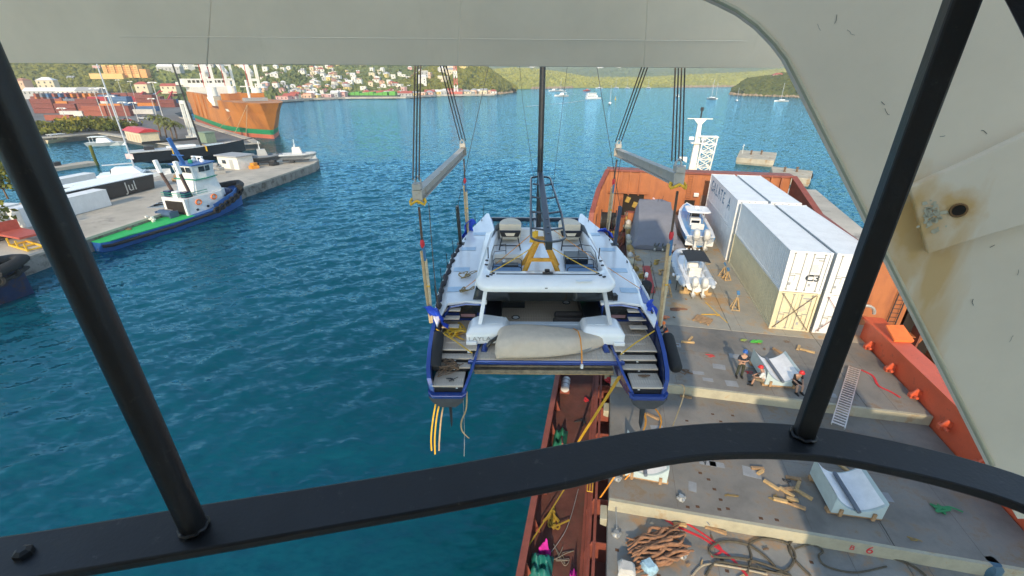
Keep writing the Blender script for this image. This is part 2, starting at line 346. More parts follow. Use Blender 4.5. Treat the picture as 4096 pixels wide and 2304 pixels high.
# openings, ladder and lamps on the bulkhead
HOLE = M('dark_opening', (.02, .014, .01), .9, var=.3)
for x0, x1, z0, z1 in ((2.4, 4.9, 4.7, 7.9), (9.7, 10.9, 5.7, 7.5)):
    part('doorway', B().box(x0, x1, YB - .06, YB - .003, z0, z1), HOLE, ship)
    part('door_frame', B().box(x0 - .12, x0, YB - .2, YB - .004, z0, z1).box(x1, x1 + .12, YB - .2, YB - .004, z0, z1).box(x0 - .12, x1 + .12, YB - .2, YB - .004, z1, z1 + .12), ORNG, ship)
YELMACH = M('machine_yellow', (.45, .30, .07), .6, var=.4)
for x, z in ((3.0, 7.2), (3.9, 6.6), (4.5, 5.6)): part('winch_gear', B().obox((x, YB - .25, z), (.55, .3, .7), (.2, .3, 0)), YELMACH, ship, bev=.05)
PANEL = M('louvre_panel', (.26, .14, .08), .8, var=.2)
for x in (11.5, 13.7):
    part('louvre_panel', B().box(x, x + 1.8, YB - .08, YB - .003, 6.0, 8.1), PANEL, ship)
b = B().box(9.75, 9.80, YB - .2, YB - .14, 7.6, 10.5).box(10.25, 10.30, YB - .2, YB - .14, 7.6, 10.5)
for k in range(10): b.box(9.8, 10.25, YB - .19, YB - .15, 7.7 + k * .29, 7.74 + k * .29)
part('ladder', b, ORNG, ship)
LAMP = M('lamp_white', (.85, .85, .82), .3)
part('floodlight', B().obox((10.9, YB - .3, 8.2), (.55, .3, .4), (.3, 0, 0)), LAMP, ship, bev=.04)
# white signal mast behind the wall
mast = part('signal_mast', B().loft([[(10.4, 63.0, 4), (11.6, 63, 4), (11.6, 64.2, 4), (10.4, 64.2, 4)], [(10.85, 63.3, 13.4), (11.45, 63.3, 13.4), (11.45, 63.9, 13.4), (10.85, 63.9, 13.4)], [(10.95, 63.5, 16.2), (11.35, 63.5, 16.2), (11.35, 63.9, 16.2), (10.95, 63.9, 16.2)]]), SHIPWHITE, ship)
lat = B(); lx0, lx1 = 11.35, 13.0
for x, d in ((lx0, 0), (lx1, .15)):
    for y in (63.1, 64.3): lat.beam((x - .1, y, 4), (x + .45, y, 14.2), .14, .14)
for k in range(6):
    z0 = 8.5 + k * .95; s = (z0 - 4) * .054
    for y in (63.1, 64.3):
        lat.beam((lx0 + s, y, z0), (lx1 + s, y, z0 + .95), .09, .09); lat.beam((lx1 + s, y, z0), (lx0 + s, y, z0 + .95), .09, .09); lat.beam((lx0 + s, y, z0), (lx1 + s, y, z0), .1, .1)
lat.box(11.2, 13.6, 63.0, 64.4, 14.1, 14.2)
part('lattice', lat, SHIPWHITE, mast)
part('mast_platform', B().box(10.4, 12.4, 63, 64.4, 13.3, 13.4), SHIPWHITE, mast)
part('mast_yard', B().box(9.6, 12.6, 63.6, 63.7, 16.21, 16.3).extr([(10.4, 63.65, 16.2), (11.9, 63.65, 16.2), (11.2, 63.65, 15.3)], (0, .1, 0)), SHIPWHITE, mast)
part('mast_top', B().tube([(11.15, 63.7, 16.2), (11.15, 63.7, 17.4)], .09).tube([(11.15, 63.7, 17.2), (11.15, 63.7, 17.6)], .2, 8), DARK, mast)
for x in (10.4, 11.9): part('mast_lamp', B().obox((x, 63.4, 13.9), (.6, .3, .4)), LAMP, mast, bev=.05)
for z in (9.2, 10.4, 11.5): part('mast_bracket', B().extr([(9.2, 63.6, z), (10.3, 63.6, z), (10.3, 63.6, z - .7)], (0, .5, 0)), SHIPWHITE, mast)
# starboard red longitudinal girder with padeyes, orange gate tower, deck house beyond
gird = part('deck_girder', B().extr([(17.25, 14, 4.2), (17.25, 29.2, 4.2), (17.25, 29.2, 6.9), (17.25, 14, 6.9)], (.45, 0, 0)).box(17.05, 18.2, 14, 29.3, 6.9, 7.05).box(17.7, 18.1, 14, 29.2, 6.3, 6.45), REDGIRD, ship)
for y in (15.6, 18.0, 20.4, 22.8, 25.2, 27.6):
    part('padeye', B().obox((17.1, y, 5.9), (.5, .12, .5), (0, .5, 0)).obox((17.05, y + .14, 5.7), (.4, .3, .25)).tube([(16.98, y - .3, 5.8), (16.98, y + .3, 5.8)], .09), REDGIRD, gird, bev=.03)
part('girder_lug', B().extr([(17.3, 26.2, 7.06), (18.4, 26.4, 7.06), (18.2, 27.4, 7.5), (17.2, 27.2, 7.5)], (0, 0, .12)).extr([(17.3, 26.2, 7.06), (17.4, 26.2, 7.06), (17.3, 27.2, 7.5)], (.9, .1, 0)), M('bright_orange', (.75, .16, .03), .5), gird)
tower = part('gate_tower', B().box(17.6, 20.4, 31, 33.4, 2.6, 13.4), ORNG, ship, bev=.03)
b = B()
for x in (19.45, 19.95): b.box(x, x + .05, 30.78, 30.84, 4, 13.2)
for k in range(28): b.box(19.5, 19.95, 30.79, 30.83, 4.2 + k * .32, 4.23 + k * .32)
part('ladder', b, DARK, tower)
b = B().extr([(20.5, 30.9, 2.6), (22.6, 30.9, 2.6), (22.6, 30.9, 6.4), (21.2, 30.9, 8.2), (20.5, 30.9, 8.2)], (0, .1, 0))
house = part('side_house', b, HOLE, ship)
part('side_house_post', B().box(22.5, 22.75, 28.6, 31, 2.6, 6.5).beam((22.6, 30.9, 6.4), (21.1, 30.9, 8.3), .2, .2), ORNG, house)
part('side_house_stair', B().obox((21.5, 30.7, 5.3), (1.7, .7, .08), (0, .15, .2)).beam((20.9, 30.6, 3.2), (22.1, 30.5, 6.4), .12, .12).beam((20.7, 30.6, 6.6), (21.6, 30.6, 6.6), .05, .05).beam((20.7, 30.6, 7.0), (21.6, 30.6, 7.0), .05, .05), ORNG, house)
part('gate_ring', B().tube([(17.3 + .55 * math.cos(a), 29.7, 7.1 + .55 * math.sin(a)) for a in np.linspace(0, math.pi, 9)], .1), STEELG, ship)
b = B()
for k, (x, y) in enumerate([(5.2, 19.3), (5.35, 18.6), (5.5, 17.9), (5.05, 18.2), (6.6, 20.1), (6.9, 19.6), (7.6, 20.2), (11.3, 19.7), (14.2, 18.0), (14.6, 17.6), (5.6, 15.6), (5.75, 15.1), (5.9, 14.6), (5.3, 15.9), (6.1, 14.2), (5.75, 14.1), (4.5, 13.95), (4.9, 14.05), (7.3, 14.0), (7.9, 14.05)]):
    b.box(x - .075, x + .075, y - .06, y + .06, ZB + .002, ZB + .006)
for x, y in ((3.2, 11.2), (5.6, 12.3), (5.4, 11.5), (8.9, 12.9), (13.1, 12.8), (3.2, 13.2), (1.7, 11.9), (5.7, 11.9)): b.box(x - .07, x + .07, y - .06, y + .06, ZD + .002, ZD + .006)
part('lashing_socket', b, M('socket_rust', (.10, .045, .02), .9, var=.4), ship)['kind'] = 'stuff'
b = B()
for k in range(12):
    x = random.uniform(3, 13); y = random.uniform(22, 28); b.obox((x, y, ZA + .001), (random.uniform(.3, .8), random.uniform(.3, .6), .006), (0, 0, random.uniform(-.2, .2)))
for k in range(8):
    x = random.uniform(3, 14); y = random.uniform(14.4, 20); b.obox((x, y, ZB + .003), (random.uniform(.3, .8), random.uniform(.3, .6), .006), (0, 0, random.uniform(-.2, .2)))
part('paint_patch', b, M('primer_patch', (.27, .275, .275), .7, var=.2), ship)['kind'] = 'stuff'
sm_ = B()
for x in (4.9, 9.9, 12.6, 15.7): sm_.box(x, x + .014, 21.6, 28.3, ZA - .003, ZA + .001).box(x - .8, x - .786, 13.85, 21.4, ZB + .001, ZB + .003).box(x + .5, x + .514, 4, 13.6, ZD + .001, ZD + .003).box(x, x + .014, 28.5, 56, ZA + .001, ZA + .003)
for y in (25.2, 34, 41): sm_.box(2.8, 17, y, y + .014, ZA + .0012, ZA + .0034)
for y in (17.4,): sm_.box(1.4, 17, y, y + .014, ZB + .0012, ZB + .0034)
part('plate_seam', sm_, M('seam_dark', (.12, .10, .08), .9, var=.3), ship)['kind'] = 'stuff'
text('B', .34, RED, ship, (10.5, 13.615, 4.68), (R(90), 0, 0)); text('6', .55, RED, ship, (11.1, 13.615, 4.70), (R(90), 0, 0))
# ---------------------------------------------------------------- shipping containers on deck
CL, CW, CH = 12.19, 2.44, 2.80
def corrug(L, H, n, d=.036):
    """corrugated sheet in the y-z plane, ribs along z, facing -x"""
    b = B(); pr = []
    p = L / n
    for k in range(n):
        y = k * p; pr += [(0, y), (0, y + p * .34), (d, y + p * .5), (d, y + p * .84)]
    pr.append((0, L))
    return b.loft([[(x, y, 0) for x, y in pr] , [(x, y, H) for x, y in pr]], cap=False, closed=False)
INKT = M('ink_dark', (.03, .04, .05), .7)
INKB = M('ink_blue', (.03, .16, .26), .6)
_cache = {}
def container(loc, rz, mat, label, group, ribbed=True, front=True, L=CL, H=CH, W=CW):
    t = thing('shipping_container', label, 'container', loc, rz, group)
    key = (mat.name, ribbed, L)
    if key not in _cache:
        fr = B()
        for x in (0, W - .12):
            for y in (0, L - .14): fr.box(x, x + .12, y, y + .14, 0, H)
            fr.box(x + .02, x + .10, .14, L - .14, 0, .16).box(x + .02, x + .10, .14, L - .14, H - .1, H - .012)
        for y in (0.02, L - .12): fr.box(.12, W - .12, y, y + .10, 0.01, .14).box(.12, W - .12, y, y + .10, H - .12, H - .01)
        for x in (-.006, W - .172):
            for y in (-.008, L - .172):
                for z in (0, H - .12): fr.box(x, x + .178, y, y + .18, z - .002, z + .122)
        sd = corrug(L - .28, H - .24, 36, .07).move((.045, .14, .14)) if ribbed else B().box(.04, .07, .14, L - .14, .14, H - .10)
        sr = corrug(L - .28, H - .24, 36, .07).xf(Matrix.Rotation(math.pi, 4, 'Z')).move((W - .045, L - .14, .14)) if ribbed else B().box(W - .07, W - .04, .14, L - .14, .14, H - .10)
        rf = B().box(.10, W - .10, .12, L - .12, H - .06, H - .03)
        if not ribbed:
            for k in range(12): sd.box(.034, .045, .6 + k * (L - 1.2) / 11, .64 + k * (L - 1.2) / 11, .16, H - .12)
        dr = B().box(0, (W - .26) / 2 - .01, 0, .06, 0, H - .26)
        lb = B().tube([(0, 0, 0), (0, 0, H - .2)], .022, 6).box(-.06, .06, -.02, .04, .02, .1).box(-.06, .06, -.02, .04, H - .3, H - .22)
        hd = B().box(0, .34, -.02, .02, 0, .05)
        bk = B().box(.12, W - .12, L - .1, L - .06, .14, H - .12)
        pm = mat
        _cache[key] = [fr.mesh('frame', pm), sd.mesh('side_panel', pm), sr.mesh('side_panel', pm), rf.mesh('roof_panel', pm), dr.mesh('door', pm), lb.mesh('locking_bar', STEELG), hd.mesh('door_handle', STEELG), bk.mesh('end_panel', pm)]
    fr, sd, sr, rf, dr, lb, hd, bk = _cache[key]
    for nm, me in (('frame', fr), ('side_panel', sd), ('side_panel', sr), ('roof_panel', rf), ('end_panel', bk)): link(nm, me, t)
    dw = (W - .26) / 2
    for k in range(2):
        d = link('door', dr, t, (.13 + k * (dw + .0), .05, .13))
        if front:
            for x in (.22, .84): link('locking_bar', lb, d, (x, -.03, -.03))
            for x in (.22, .50): link('door_handle', hd, d, (x, -.04, 1.0 + .12 * (x > .3)))
    return t
PRINT = M('container_print', (.35, .36, .36), .7, var=.3)
def marks(t, code, mat=INKT):
    """door lettering and small placards"""
    if code: text(code, .60, mat, t, (1.72, -.012 + .05, 1.02), (R(90), 0, 0), sx=1.2, bold=.02)
    b = B()
    for k in range(7): b.box(1.45, 1.45 + random.uniform(.25, .6), .040, .046, 1.9 - k * .075, 1.93 - k * .075)
    for x, z, w_, h in ((1.55, 2.35, .5, .09), (1.75, 2.2, .3, .08), (.3, 1.25, .3, .05), (1.55, .45, .15, .2), (.35, .45, .2, .2)): b.box(x, x + w_, .040, .046, z, z + h)
    part('door_placard', b, PRINT, t)['kind'] = 'stuff'
SP = [(11.75, 29.2, 'C3', 'C2'), (11.66, 42.15, None, None)]
def place(sx, sy, z, mat, label, ribbed=True, front=True):
    p = SH(sx, sy, z); return container(p, RS, mat, label, 'white and cream containers stacked on the ship deck', ribbed, front)
t = place(11.75, 29.2, ZA, CCREAM, 'cream yellow container at the bottom of the nearer stack, lashing rods crossed on its doors'); marks(t, None)
cr = B().tube([(.15, -.10, .15), (2.2, -.10, 2.75)], .022, 5).tube([(2.3, -.13, .15), (.2, -.13, 2.75)], .022, 5)
single('lashing_rod', cr, BROWN, 'rusty crossed lashing rods over the cream container doors', 'lashing', loc=SH(11.75, 29.2, ZA), rot=(0, 0, RS))
t = place(11.75, 29.2, ZA + CH + .02, CWHITE, 'white corrugated container lettered C3 on top of the cream one'); marks(t, 'C3')
t = place(14.40, 29.2, ZA, CWHITE, 'white container at the bottom right of the nearer stack, beside the cream one'); marks(t, None)
cr = B().tube([(.15, -.10, .15), (2.2, -.10, 2.75)], .02, 5).tube([(2.3, -.13, .15), (.2, -.13, 2.75)], .02, 5)
single('lashing_rod', cr, RUSTRED, 'rusty crossed lashing rods over the lower white container doors', 'lashing', loc=SH(14.40, 29.2, ZA), rot=(0, 0, RS))
t = place(14.40, 29.2, ZA + CH + .02, CWHITE, 'white container lettered C2 at the upper right of the nearer stack'); marks(t, 'C2')
t = place(11.62, 42.0, ZA, CWHITE, 'white smooth sided container at the bottom of the far stack', False)
t = place(11.62, 42.0, ZA + CH + .02, CWHITE, 'white smooth container with blue lettering on its long side in the far stack', False)
# broken stencil lettering on the long side
for k, ch in enumerate('GALATE A'):
    if ch != ' ': text(ch, 1.6, INKB, t, (.026, 10.6 - k * 1.12, 1.75), (R(90), 0, R(-90)), sx=.85, bold=.02)
gap = B()
for k in range(8): gap.box(.018, .022, 10.6 - k * 1.12 - .5, 10.6 - k * 1.12 + .5, 1.6 + .12 * (k % 3), 1.68 + .12 * (k % 3))
part('stencil_gap', gap, CWHITE, t)
t = place(14.30, 42.0, ZA, CWHITE, 'white container at the bottom of the far stack on the right side', False)
t = place(14.30, 42.0, ZA + CH + .02, CWHITE, 'white container at the top right of the far stack against the bulkhead', False)
# ---------------------------------------------------------------- hoisted catamaran (x to starboard, y forward from aft deck edge)
BLUE = M('hull_blue', (.025, .065, .27), .25, metal=.3, var=.08, coat=.6)
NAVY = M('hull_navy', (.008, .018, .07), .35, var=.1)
TEAK = M('teak', (.54, .43, .32), .75, var=.22, scale=5, bump=.1)
TEAK2 = M('teak_bleached', (.54, .46, .37), .75, var=.22, scale=5, bump=.1)
NOSE = M('tread_cream', (.62, .52, .41), .5, var=.08)
ANTIF = M('antifouling', (.055, .058, .062), .8, var=.3, scale=3)
BGREY = M('boom_bluegrey', (.035, .045, .06), .35, var=.15, coat=.3)
PADB = M('sunpad_blue', (.17, .28, .43), .85, var=.1)
BEIGE = M('seat_beige', (.72, .62, .48), .8, var=.1)
STAND = M('stand_orange_wood', (.62, .30, .03), .7, var=.25, scale=5)
cat = thing('catamaran', 'white and blue sailing catamaran hoisted in slings above the ship deck', 'catamaran', CO, RC); cat.scale = (CSX, 1, 1)
ZK = 11.27
_pm = {}
def planks(parent, x0, x1, y0, y1, z, n, mat, along='y', gap=.012, th=.02):
    w_ = ((x1 - x0) if along == 'y' else (y1 - y0)) / n
    for k in range(n):
        if along == 'y': d = (w_ - gap, y1 - y0, th); c = (x0 + (k + .5) * w_, (y0 + y1) / 2, z - th / 2)
        else: d = (x1 - x0, w_ - gap, th); c = (( x0 + x1) / 2, y0 + (k + .5) * w_, z - th / 2)
        key = (round(d[0], 3), round(d[1], 3), th, mat.name)
        if key not in _pm: _pm[key] = B().obox((0, 0, 0), d).mesh('plank', mat)
        link('plank', _pm[key], parent, c)
for s in (1, -1):
    Y = [.2, 2.3, 2.34, 7, 11.4, 14.0, 15.15]; XO = [4.2, 4.35, 4.47, 4.45, 3.98, 3.36, 3.1]; XI = [3.0, 2.8, 2.42, 2.4, 2.4, 2.75, 3.04]
    ZS = [10.3, 11.15, 12.2, 12.3, 12.4, 12.45, 12.45]; ZL = [9.85, 9.5, 9.45, 9.25, 9.3, 9.6, 10.0]
    secs = []
    for y, xo, xi, zs, zl in zip(Y, XO, XI, ZS, ZL):
        m_ = (xo + xi) / 2; h = (xo - xi) / 2
        secs.append([(s * xo, y, zs - .02), (s * (xo - .02), y, 10.8), (s * (m_ + h * .6), y, zl + .35), (s * m_, y, zl), (s * (m_ - h * .6), y, zl + .35), (s * (xi + .03), y, 10.8), (s * xi, y, zs - .02)])
    hull = part('hull', B().loft(secs), BLUE, cat, smooth=35)
    # moulded white side deck with a long tapered aft wing
    out = [(4.16, .62), (4.40, 1.2), (4.50, 3), (4.48, 7), (4.22, 9.6), (3.98, 11.4), (3.5, 13.5), (3.16, 15.2)]
    inn = [(3.0, 15.2), (2.72, 13.4), (2.4, 11.2), (2.35, 2.2), (3.2, 2.28), (3.95, 2.1), (4.08, 1.35)]
    z_of = lambda y: float(np.interp(y, [0, .6, 2.2, 7, 15.8], [11.95, 12.0, 12.24, 12.35, 12.5]))
    b = B(); pts = out + inn; k = len(pts)
    b.add([(s * x, y, z_of(y)) for x, y in pts] + [(s * x, y, z_of(y) - .13) for x, y in pts], [tuple(range(k)), tuple(range(k, 2 * k))[::-1]] + [(i, (i + 1) % k, k + (i + 1) % k, k + i) for i in range(k)])
    part('side_deck', b, WHITE, cat, bev=.03)
    # nonslip patches, hatches and cleats on the deck
    NONSK = M('nonskid', (.66, .70, .74), .8, var=.05)
    hatchm = M('deck_hatch_blue', (.40, .55, .68), .3, var=.1)
    for y in (3.4, 5.6, 8.4, 10.9): part('deck_hatch', B().obox((s * (3.75 - max(0, y - 8) * .16), y, z_of(y) + .012), (.75, .5, .02), (0, 0, -s * .05)), hatchm, cat, bev=.01)
    for y in (1.5, 6.6, 9.9, 13.5): part('cleat', B().tube([(s * (np.interp(y, [p[1] for p in out], [p[0] for p in out]) - .15), y - .12, z_of(y) + .07), (s * (np.interp(y, [p[1] for p in out], [p[0] for p in out]) - .15), y + .12, z_of(y) + .07)], .025).obox((s * (np.interp(y, [p[1] for p in out], [p[0] for p in out]) - .15), y, z_of(y) + .03), (.05, .1, .06)), DARK, cat)
    for y in (2.2, 4.0, 5.8, 7.6, 10.8, 12.6, 14.4):
        x = s * (np.interp(y, [p[1] for p in out], [p[0] for p in out]) - .04); part('stanchion', B().tube([(x, y, z_of(y) - .01), (x + s * .03, y, z_of(y) + .78)], .018, 6), BLACK, cat)
    # stern: open bucket with steps
    yy = [1.0, .4, -.4, -1.1, -1.5, -1.66]; xo = [4.42, 4.43, 4.40, 4.34, 4.26, 4.16]; zt = [11.88, 11.72, 11.45, 11.18, 10.98, 10.62]
    part('stern_bulwark', B().loft([[(s * x, y, 9.95 + (.2 if y < -1.4 else 0)), (s * x, y, z), (s * (x - .15), y, z), (s * (x - .17), y, 9.95 + (.2 if y < -1.4 else 0))] for x, y, z in zip(xo, yy, zt)]), BLUE, cat, smooth=30)
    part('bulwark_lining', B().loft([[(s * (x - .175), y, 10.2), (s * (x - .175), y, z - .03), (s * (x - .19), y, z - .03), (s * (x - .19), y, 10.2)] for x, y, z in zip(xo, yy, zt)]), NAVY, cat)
    part('stern_inner_side', B().loft([[(s * (x + .28), y, 10.0), (s * x, y, z), (s * (x + .1), y, z), (s * (x + .38), y, 10.0)] for x, y, z in ((2.52, .5, 11.2), (2.56, -.4, 11.2), (2.68, -1.0, 10.95), (2.82, -1.5, 10.72), (2.90, -1.66, 10.58))]), BLUE, cat)
    part('transom_lip', B().loft([[(s * 2.84, -1.64, 10.58), (s * 2.84, -1.82, 10.56), (s * 2.86, -1.82, 10.40), (s * 2.86, -1.62, 10.38)], [(s * 3.0, -1.64, 10.47), (s * 3.0, -1.86, 10.45), (s * 3.0, -1.86, 10.32), (s * 3.0, -1.62, 10.3)], [(s * 4.05, -1.64, 10.47), (s * 4.05, -1.86, 10.45), (s * 4.05, -1.86, 10.32), (s * 4.05, -1.62, 10.3)], [(s * 4.2, -1.64, 10.62), (s * 4.2, -1.80, 10.60), (s * 4.18, -1.80, 10.40), (s * 4.18, -1.62, 10.38)]]), BLUE, cat, bev=.02)
    part('hull_bottom', B().loft([[(s * 2.92, y, 10.38), (s * 3.0, y, zl + .22), (s * 3.25, y, zl), (s * 3.8, y, zl), (s * 4.05, y, zl + .22), (s * 4.18, y, 10.38)] for y, zl in ((-1.84, 9.92), (-1.2, 9.82), (1, 9.7))]), ANTIF, cat, smooth=40)
    part('rudder', B().loft([[(s * 3.5 - .06, -1.5, 9.95), (s * 3.5, -1.78, 9.95), (s * 3.5 + .06, -1.5, 9.95), (s * 3.5, -1.0, 9.95)], [(s * 3.5 - .02, -1.5, 8.75), (s * 3.5, -1.62, 8.75), (s * 3.5 + .02, -1.5, 8.75), (s * 3.5, -1.25, 8.75)]]), ANTIF, cat)
    st = [(0.0, 0.0), (-.02, -.36), (-.37, -.71), (-.72, -1.62)]
    for k in range(4):
        y0, y1 = st[k]; z = ZK - .18 * k; xi, xo2 = 2.68 + (.06 * k if k < 3 else .3), 4.13 - .02 * k
        if k:
            part('tread', B().box(min(s * xi, s * xo2), max(s * xi, s * xo2), y1, y1 + .035, z - .05, z + .004), NOSE, cat, bev=.008)
            tb = part('step_base', B().box(min(s * xi, s * xo2), max(s * xi, s * xo2), y1 + .0, y0, z - .06, z - .022), NOSE, cat)
            planks(tb, min(s * xi, s * xo2) + .02, max(s * xi, s * xo2) - .02, y1 + .04, y0 - .01, z, 12, TEAK2)
        ys = st[k + 1][0] + (0 if k < 3 else 0) if k < 3 else -1.62
        rs = part('riser', B().box(min(s * xi, s * xo2), max(s * xi, s * xo2), (y1 if k else -.015) + .002, (y1 if k else -.015) + .02, z - .19 - (.1 if k == 3 else 0), z - .03), BLACK, cat)
        part('step_light', B().obox((s * (xi + .22 if k in (0, 3) else 3.4), (y1 if k else -.015) - .003, z - .10), (.07 if k not in (0,) else .12, .012, .03 if k not in (0,) else .10)), LAMP, rs)
    ad = part('aft_deck', B().box(min(s * 2.62, s * 4.2), max(s * 2.62, s * 4.2), 0, 2.4, ZK - .08, ZK - .022), NOSE, cat)
    planks(ad, min(s * 2.66, s * 4.14), max(s * 2.66, s * 4.14), .05, 2.36, ZK, 15, TEAK)
    part('deck_nosing', B().box(min(s * 2.62, s * 4.16), max(s * 2.62, s * 4.16), -.03, .05, ZK - .05, ZK + .002), NOSE, cat, bev=.01)
    hat = part('locker_lid', B().box(min(s * 3.1, s * 3.85), max(s * 3.1, s * 3.85), .45, .52, ZK, ZK + .012).box(min(s * 3.1, s * 3.85), max(s * 3.1, s * 3.85), 1.15, 1.22, ZK, ZK + .012), NOSE, cat)
    # dark stair recess with floating treads, blue arched trim
    wl = part('stair_recess', B().box(min(s * 2.5, s * 4.12), max(s * 2.5, s * 4.12), 2.32, 2.38, ZK, 12.15), GLASS, cat)
    part('recess_window', B().box(min(s * 2.85, s * 3.45), max(s * 2.85, s * 3.45), 2.30, 2.318, 11.45, 11.6), M('pink_glass', (.45, .25, .25), .2), wl)
    part('recess_window_frame', B().box(min(s * 2.78, s * 3.52), max(s * 2.78, s * 3.52), 2.305, 2.319, 11.38, 11.68), BLACK, wl)
    part('arch_trim', B().ribbon([(s * 2.42, 2.26, 12.08), (s * 3.2, 2.2, 12.14), (s * 3.85, 2.05, 12.08), (s * 4.05, 1.6, 11.85)], .06, .10, side=(0, .3, 1)), BLUE, cat)
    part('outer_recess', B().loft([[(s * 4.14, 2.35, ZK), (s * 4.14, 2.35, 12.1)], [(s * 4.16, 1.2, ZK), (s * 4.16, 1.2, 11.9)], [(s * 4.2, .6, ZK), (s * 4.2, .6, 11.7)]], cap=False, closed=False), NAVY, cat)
    for k in range(3): part('stair_tread', B().box(min(s * 3.42, s * 4.12), max(s * 3.42, s * 4.12), 1.22 + k * .33, 1.52 + k * .33, 11.50 + k * .22, 11.55 + k * .22), NOSE, cat, bev=.02)
    # moulded transom block
    blk = B().loft([[(s * x, y, z) for x, y in ((3.05, .38), (1.45, .5), (1.4, 1.55), (2.5, 1.85), (3.0, 1.5))] for z in (ZK - .05, ZK + .42)] + [[(s * x, y, ZK + .66) for x, y in ((2.85, .62), (1.55, .72), (1.5, 1.5), (2.45, 1.75), (2.85, 1.4))]])
    blko = part('transom_block', blk, WHITE, cat, bev=.09)
    part('block_locker', B().obox((s * 2.0, 1.15, ZK + .67), (.7, .6, .02), (0, 0, -s * .05)), M('white_panel', (.7, .72, .72), .35, var=.04), blko, bev=.01)
    part('block_step', B().box(min(s * 2.62, s * 3.04), max(s * 2.62, s * 3.04), .28, .42, ZK, ZK + .16), WHITE, blko, bev=.03)
    # roof pillar
    part('roof_pillar', B().loft([[(s * 2.62, .80, ZK + .62), (s * 2.46, .80, ZK + .62), (s * 2.46, 1.08, ZK + .62), (s * 2.62, 1.08, ZK + .62)], [(s * 2.34, 2.0, 13.5), (s * 2.18, 2.0, 13.5), (s * 2.18, 2.25, 13.5), (s * 2.34, 2.25, 13.5)]]), WHITE if s < 0 else M('pillar_shaded', (.5, .5, .5), .3, var=.05), cat, bev=.02)  # starboard pillar has its shade painted in as grey
    part('shroud_cover', B().beam((s * 4.2, 9.2, 12.38), (s * 4.28, 9.15, 14.6), .16, .34), BLACK if s < 0 else M('cover_navy', (.03, .05, .09), .6), cat, bev=.03)
    part('shroud', B().tube([(s * 4.28, 9.15, 14.5), (s * 2.2, 8.8, 22.5), (s * .5, 8.6, 32)], .014, 5), DARK, cat)
    part('chain_plate', B().box(s * 4.2 - .2, s * 4.2 + .2, 9.0, 9.4, 12.38, 12.42), DARK, cat)
# bridge deck, foredeck, crossbeam, trampoline
part('bridge_deck', B().box(-2.5, 2.5, 1.6, 11.6, 10.7, ZK - .05), WHITE, cat)
ck = part('cockpit_sole', B().box(-2.45, 2.45, 1.7, 6.2, ZK - .05, ZK - .022), NOSE, cat)
planks(ck, -2.4, 2.4, 1.72, 6.18, ZK, 44, TEAK)
part('cockpit_bench', B().box(-1.5, 1.5, 1.45, 1.72, ZK - .2, ZK + .32), M('bench_white', (.68, .72, .75), .4, var=.05), cat, bev=.03)
for x, y in ((-1.15, 2.6), (1.15, 4.1)): part('deck_light', B().lathe([(.13, ZK), (.13, ZK + .012)], 16, (x, y, 0)).lathe([(.08, ZK), (.08, ZK + .02)], 12, (x, y, 0)), DARK if False else LAMP, cat); part('deck_light_ring', B().tube([(x + .16 * math.cos(a), y + .16 * math.sin(a), ZK + .01) for a in np.linspace(0, 2 * math.pi, 17)[:-1]], .025, 5, closed=True), BLACK, cat)
part('galley_counter', B().box(-2.42, -.75, 3.5, 5.9, ZK, ZK + .35), GLASS, cat, bev=.02)
part('cockpit_side_locker', B().box(-2.42, -1.75, 1.85, 3.48, ZK, ZK + .5), BLACK, cat, bev=.02)
part('cockpit_side_locker', B().box(1.65, 2.42, 1.9, 5.9, ZK, ZK + .45), BLACK, cat, bev=.02)
part('saloon_bulkhead', B().box(-2.45, 2.45, 6.2, 6.3, ZK, 13.2), GLASS, cat)
hs = [[(-x, y0, z), (x, y0, z), (x, y1 - .9, z), (x * .72, y1, z), (-x * .72, y1, z), (-x, y1 - .9, z)] for x, y0, y1, z in ((2.95, 2.42, 11.0, 12.2), (2.75, 2.42, 9.8, 13.0))]
part('saloon_window_band', B().loft(hs), GLASS, cat)
part('coach_roof', B().loft([[(-x, y0, z), (x, y0, z), (x, y1 - .9, z), (x * .72, y1, z), (-x * .72, y1, z), (-x, y1 - .9, z)] for x, y0, y1, z in ((2.82, 2.2, 9.95, 13.0), (2.8, 2.2, 9.9, 13.12), (2.5, 2.5, 9.2, 13.22))]), WHITE, cat, bev=.04)
part('foredeck', B().prism([(-2.42, 9.5), (2.42, 9.5), (2.38, 11.9), (-2.38, 11.9)], 11.6, 12.28), WHITE, cat, bev=.06)
part('foredeck_cushion', B().box(-1.9, -.2, 10.2, 11.4, 12.28, 12.42).box(.2, 1.9, 10.2, 11.4, 12.28, 12.42), BEIGE, cat, bev=.05)
part('front_crossbeam', B().beam((-3.1, 14.75, 12.2), (3.1, 14.75, 12.2), .26, .26), BGREY, cat, bev=.05)
net = B(); 
for k in range(21): net.beam((-2.7 + k * .27, 11.9, 12.05), (-2.7 + k * .27, 14.8, 12.05), .035, .02)
for k in range(11): net.beam((-2.8, 12 + k * .27, 12.06), (2.8, 12 + k * .27, 12.06), .035, .02)
o = part('trampoline', net, BGREY, cat); o['kind'] = 'stuff'
part('bowsprit', B().tube([(0, 11.9, 12.1), (0, 16.4, 12.2)], .11, 8), BGREY, cat)
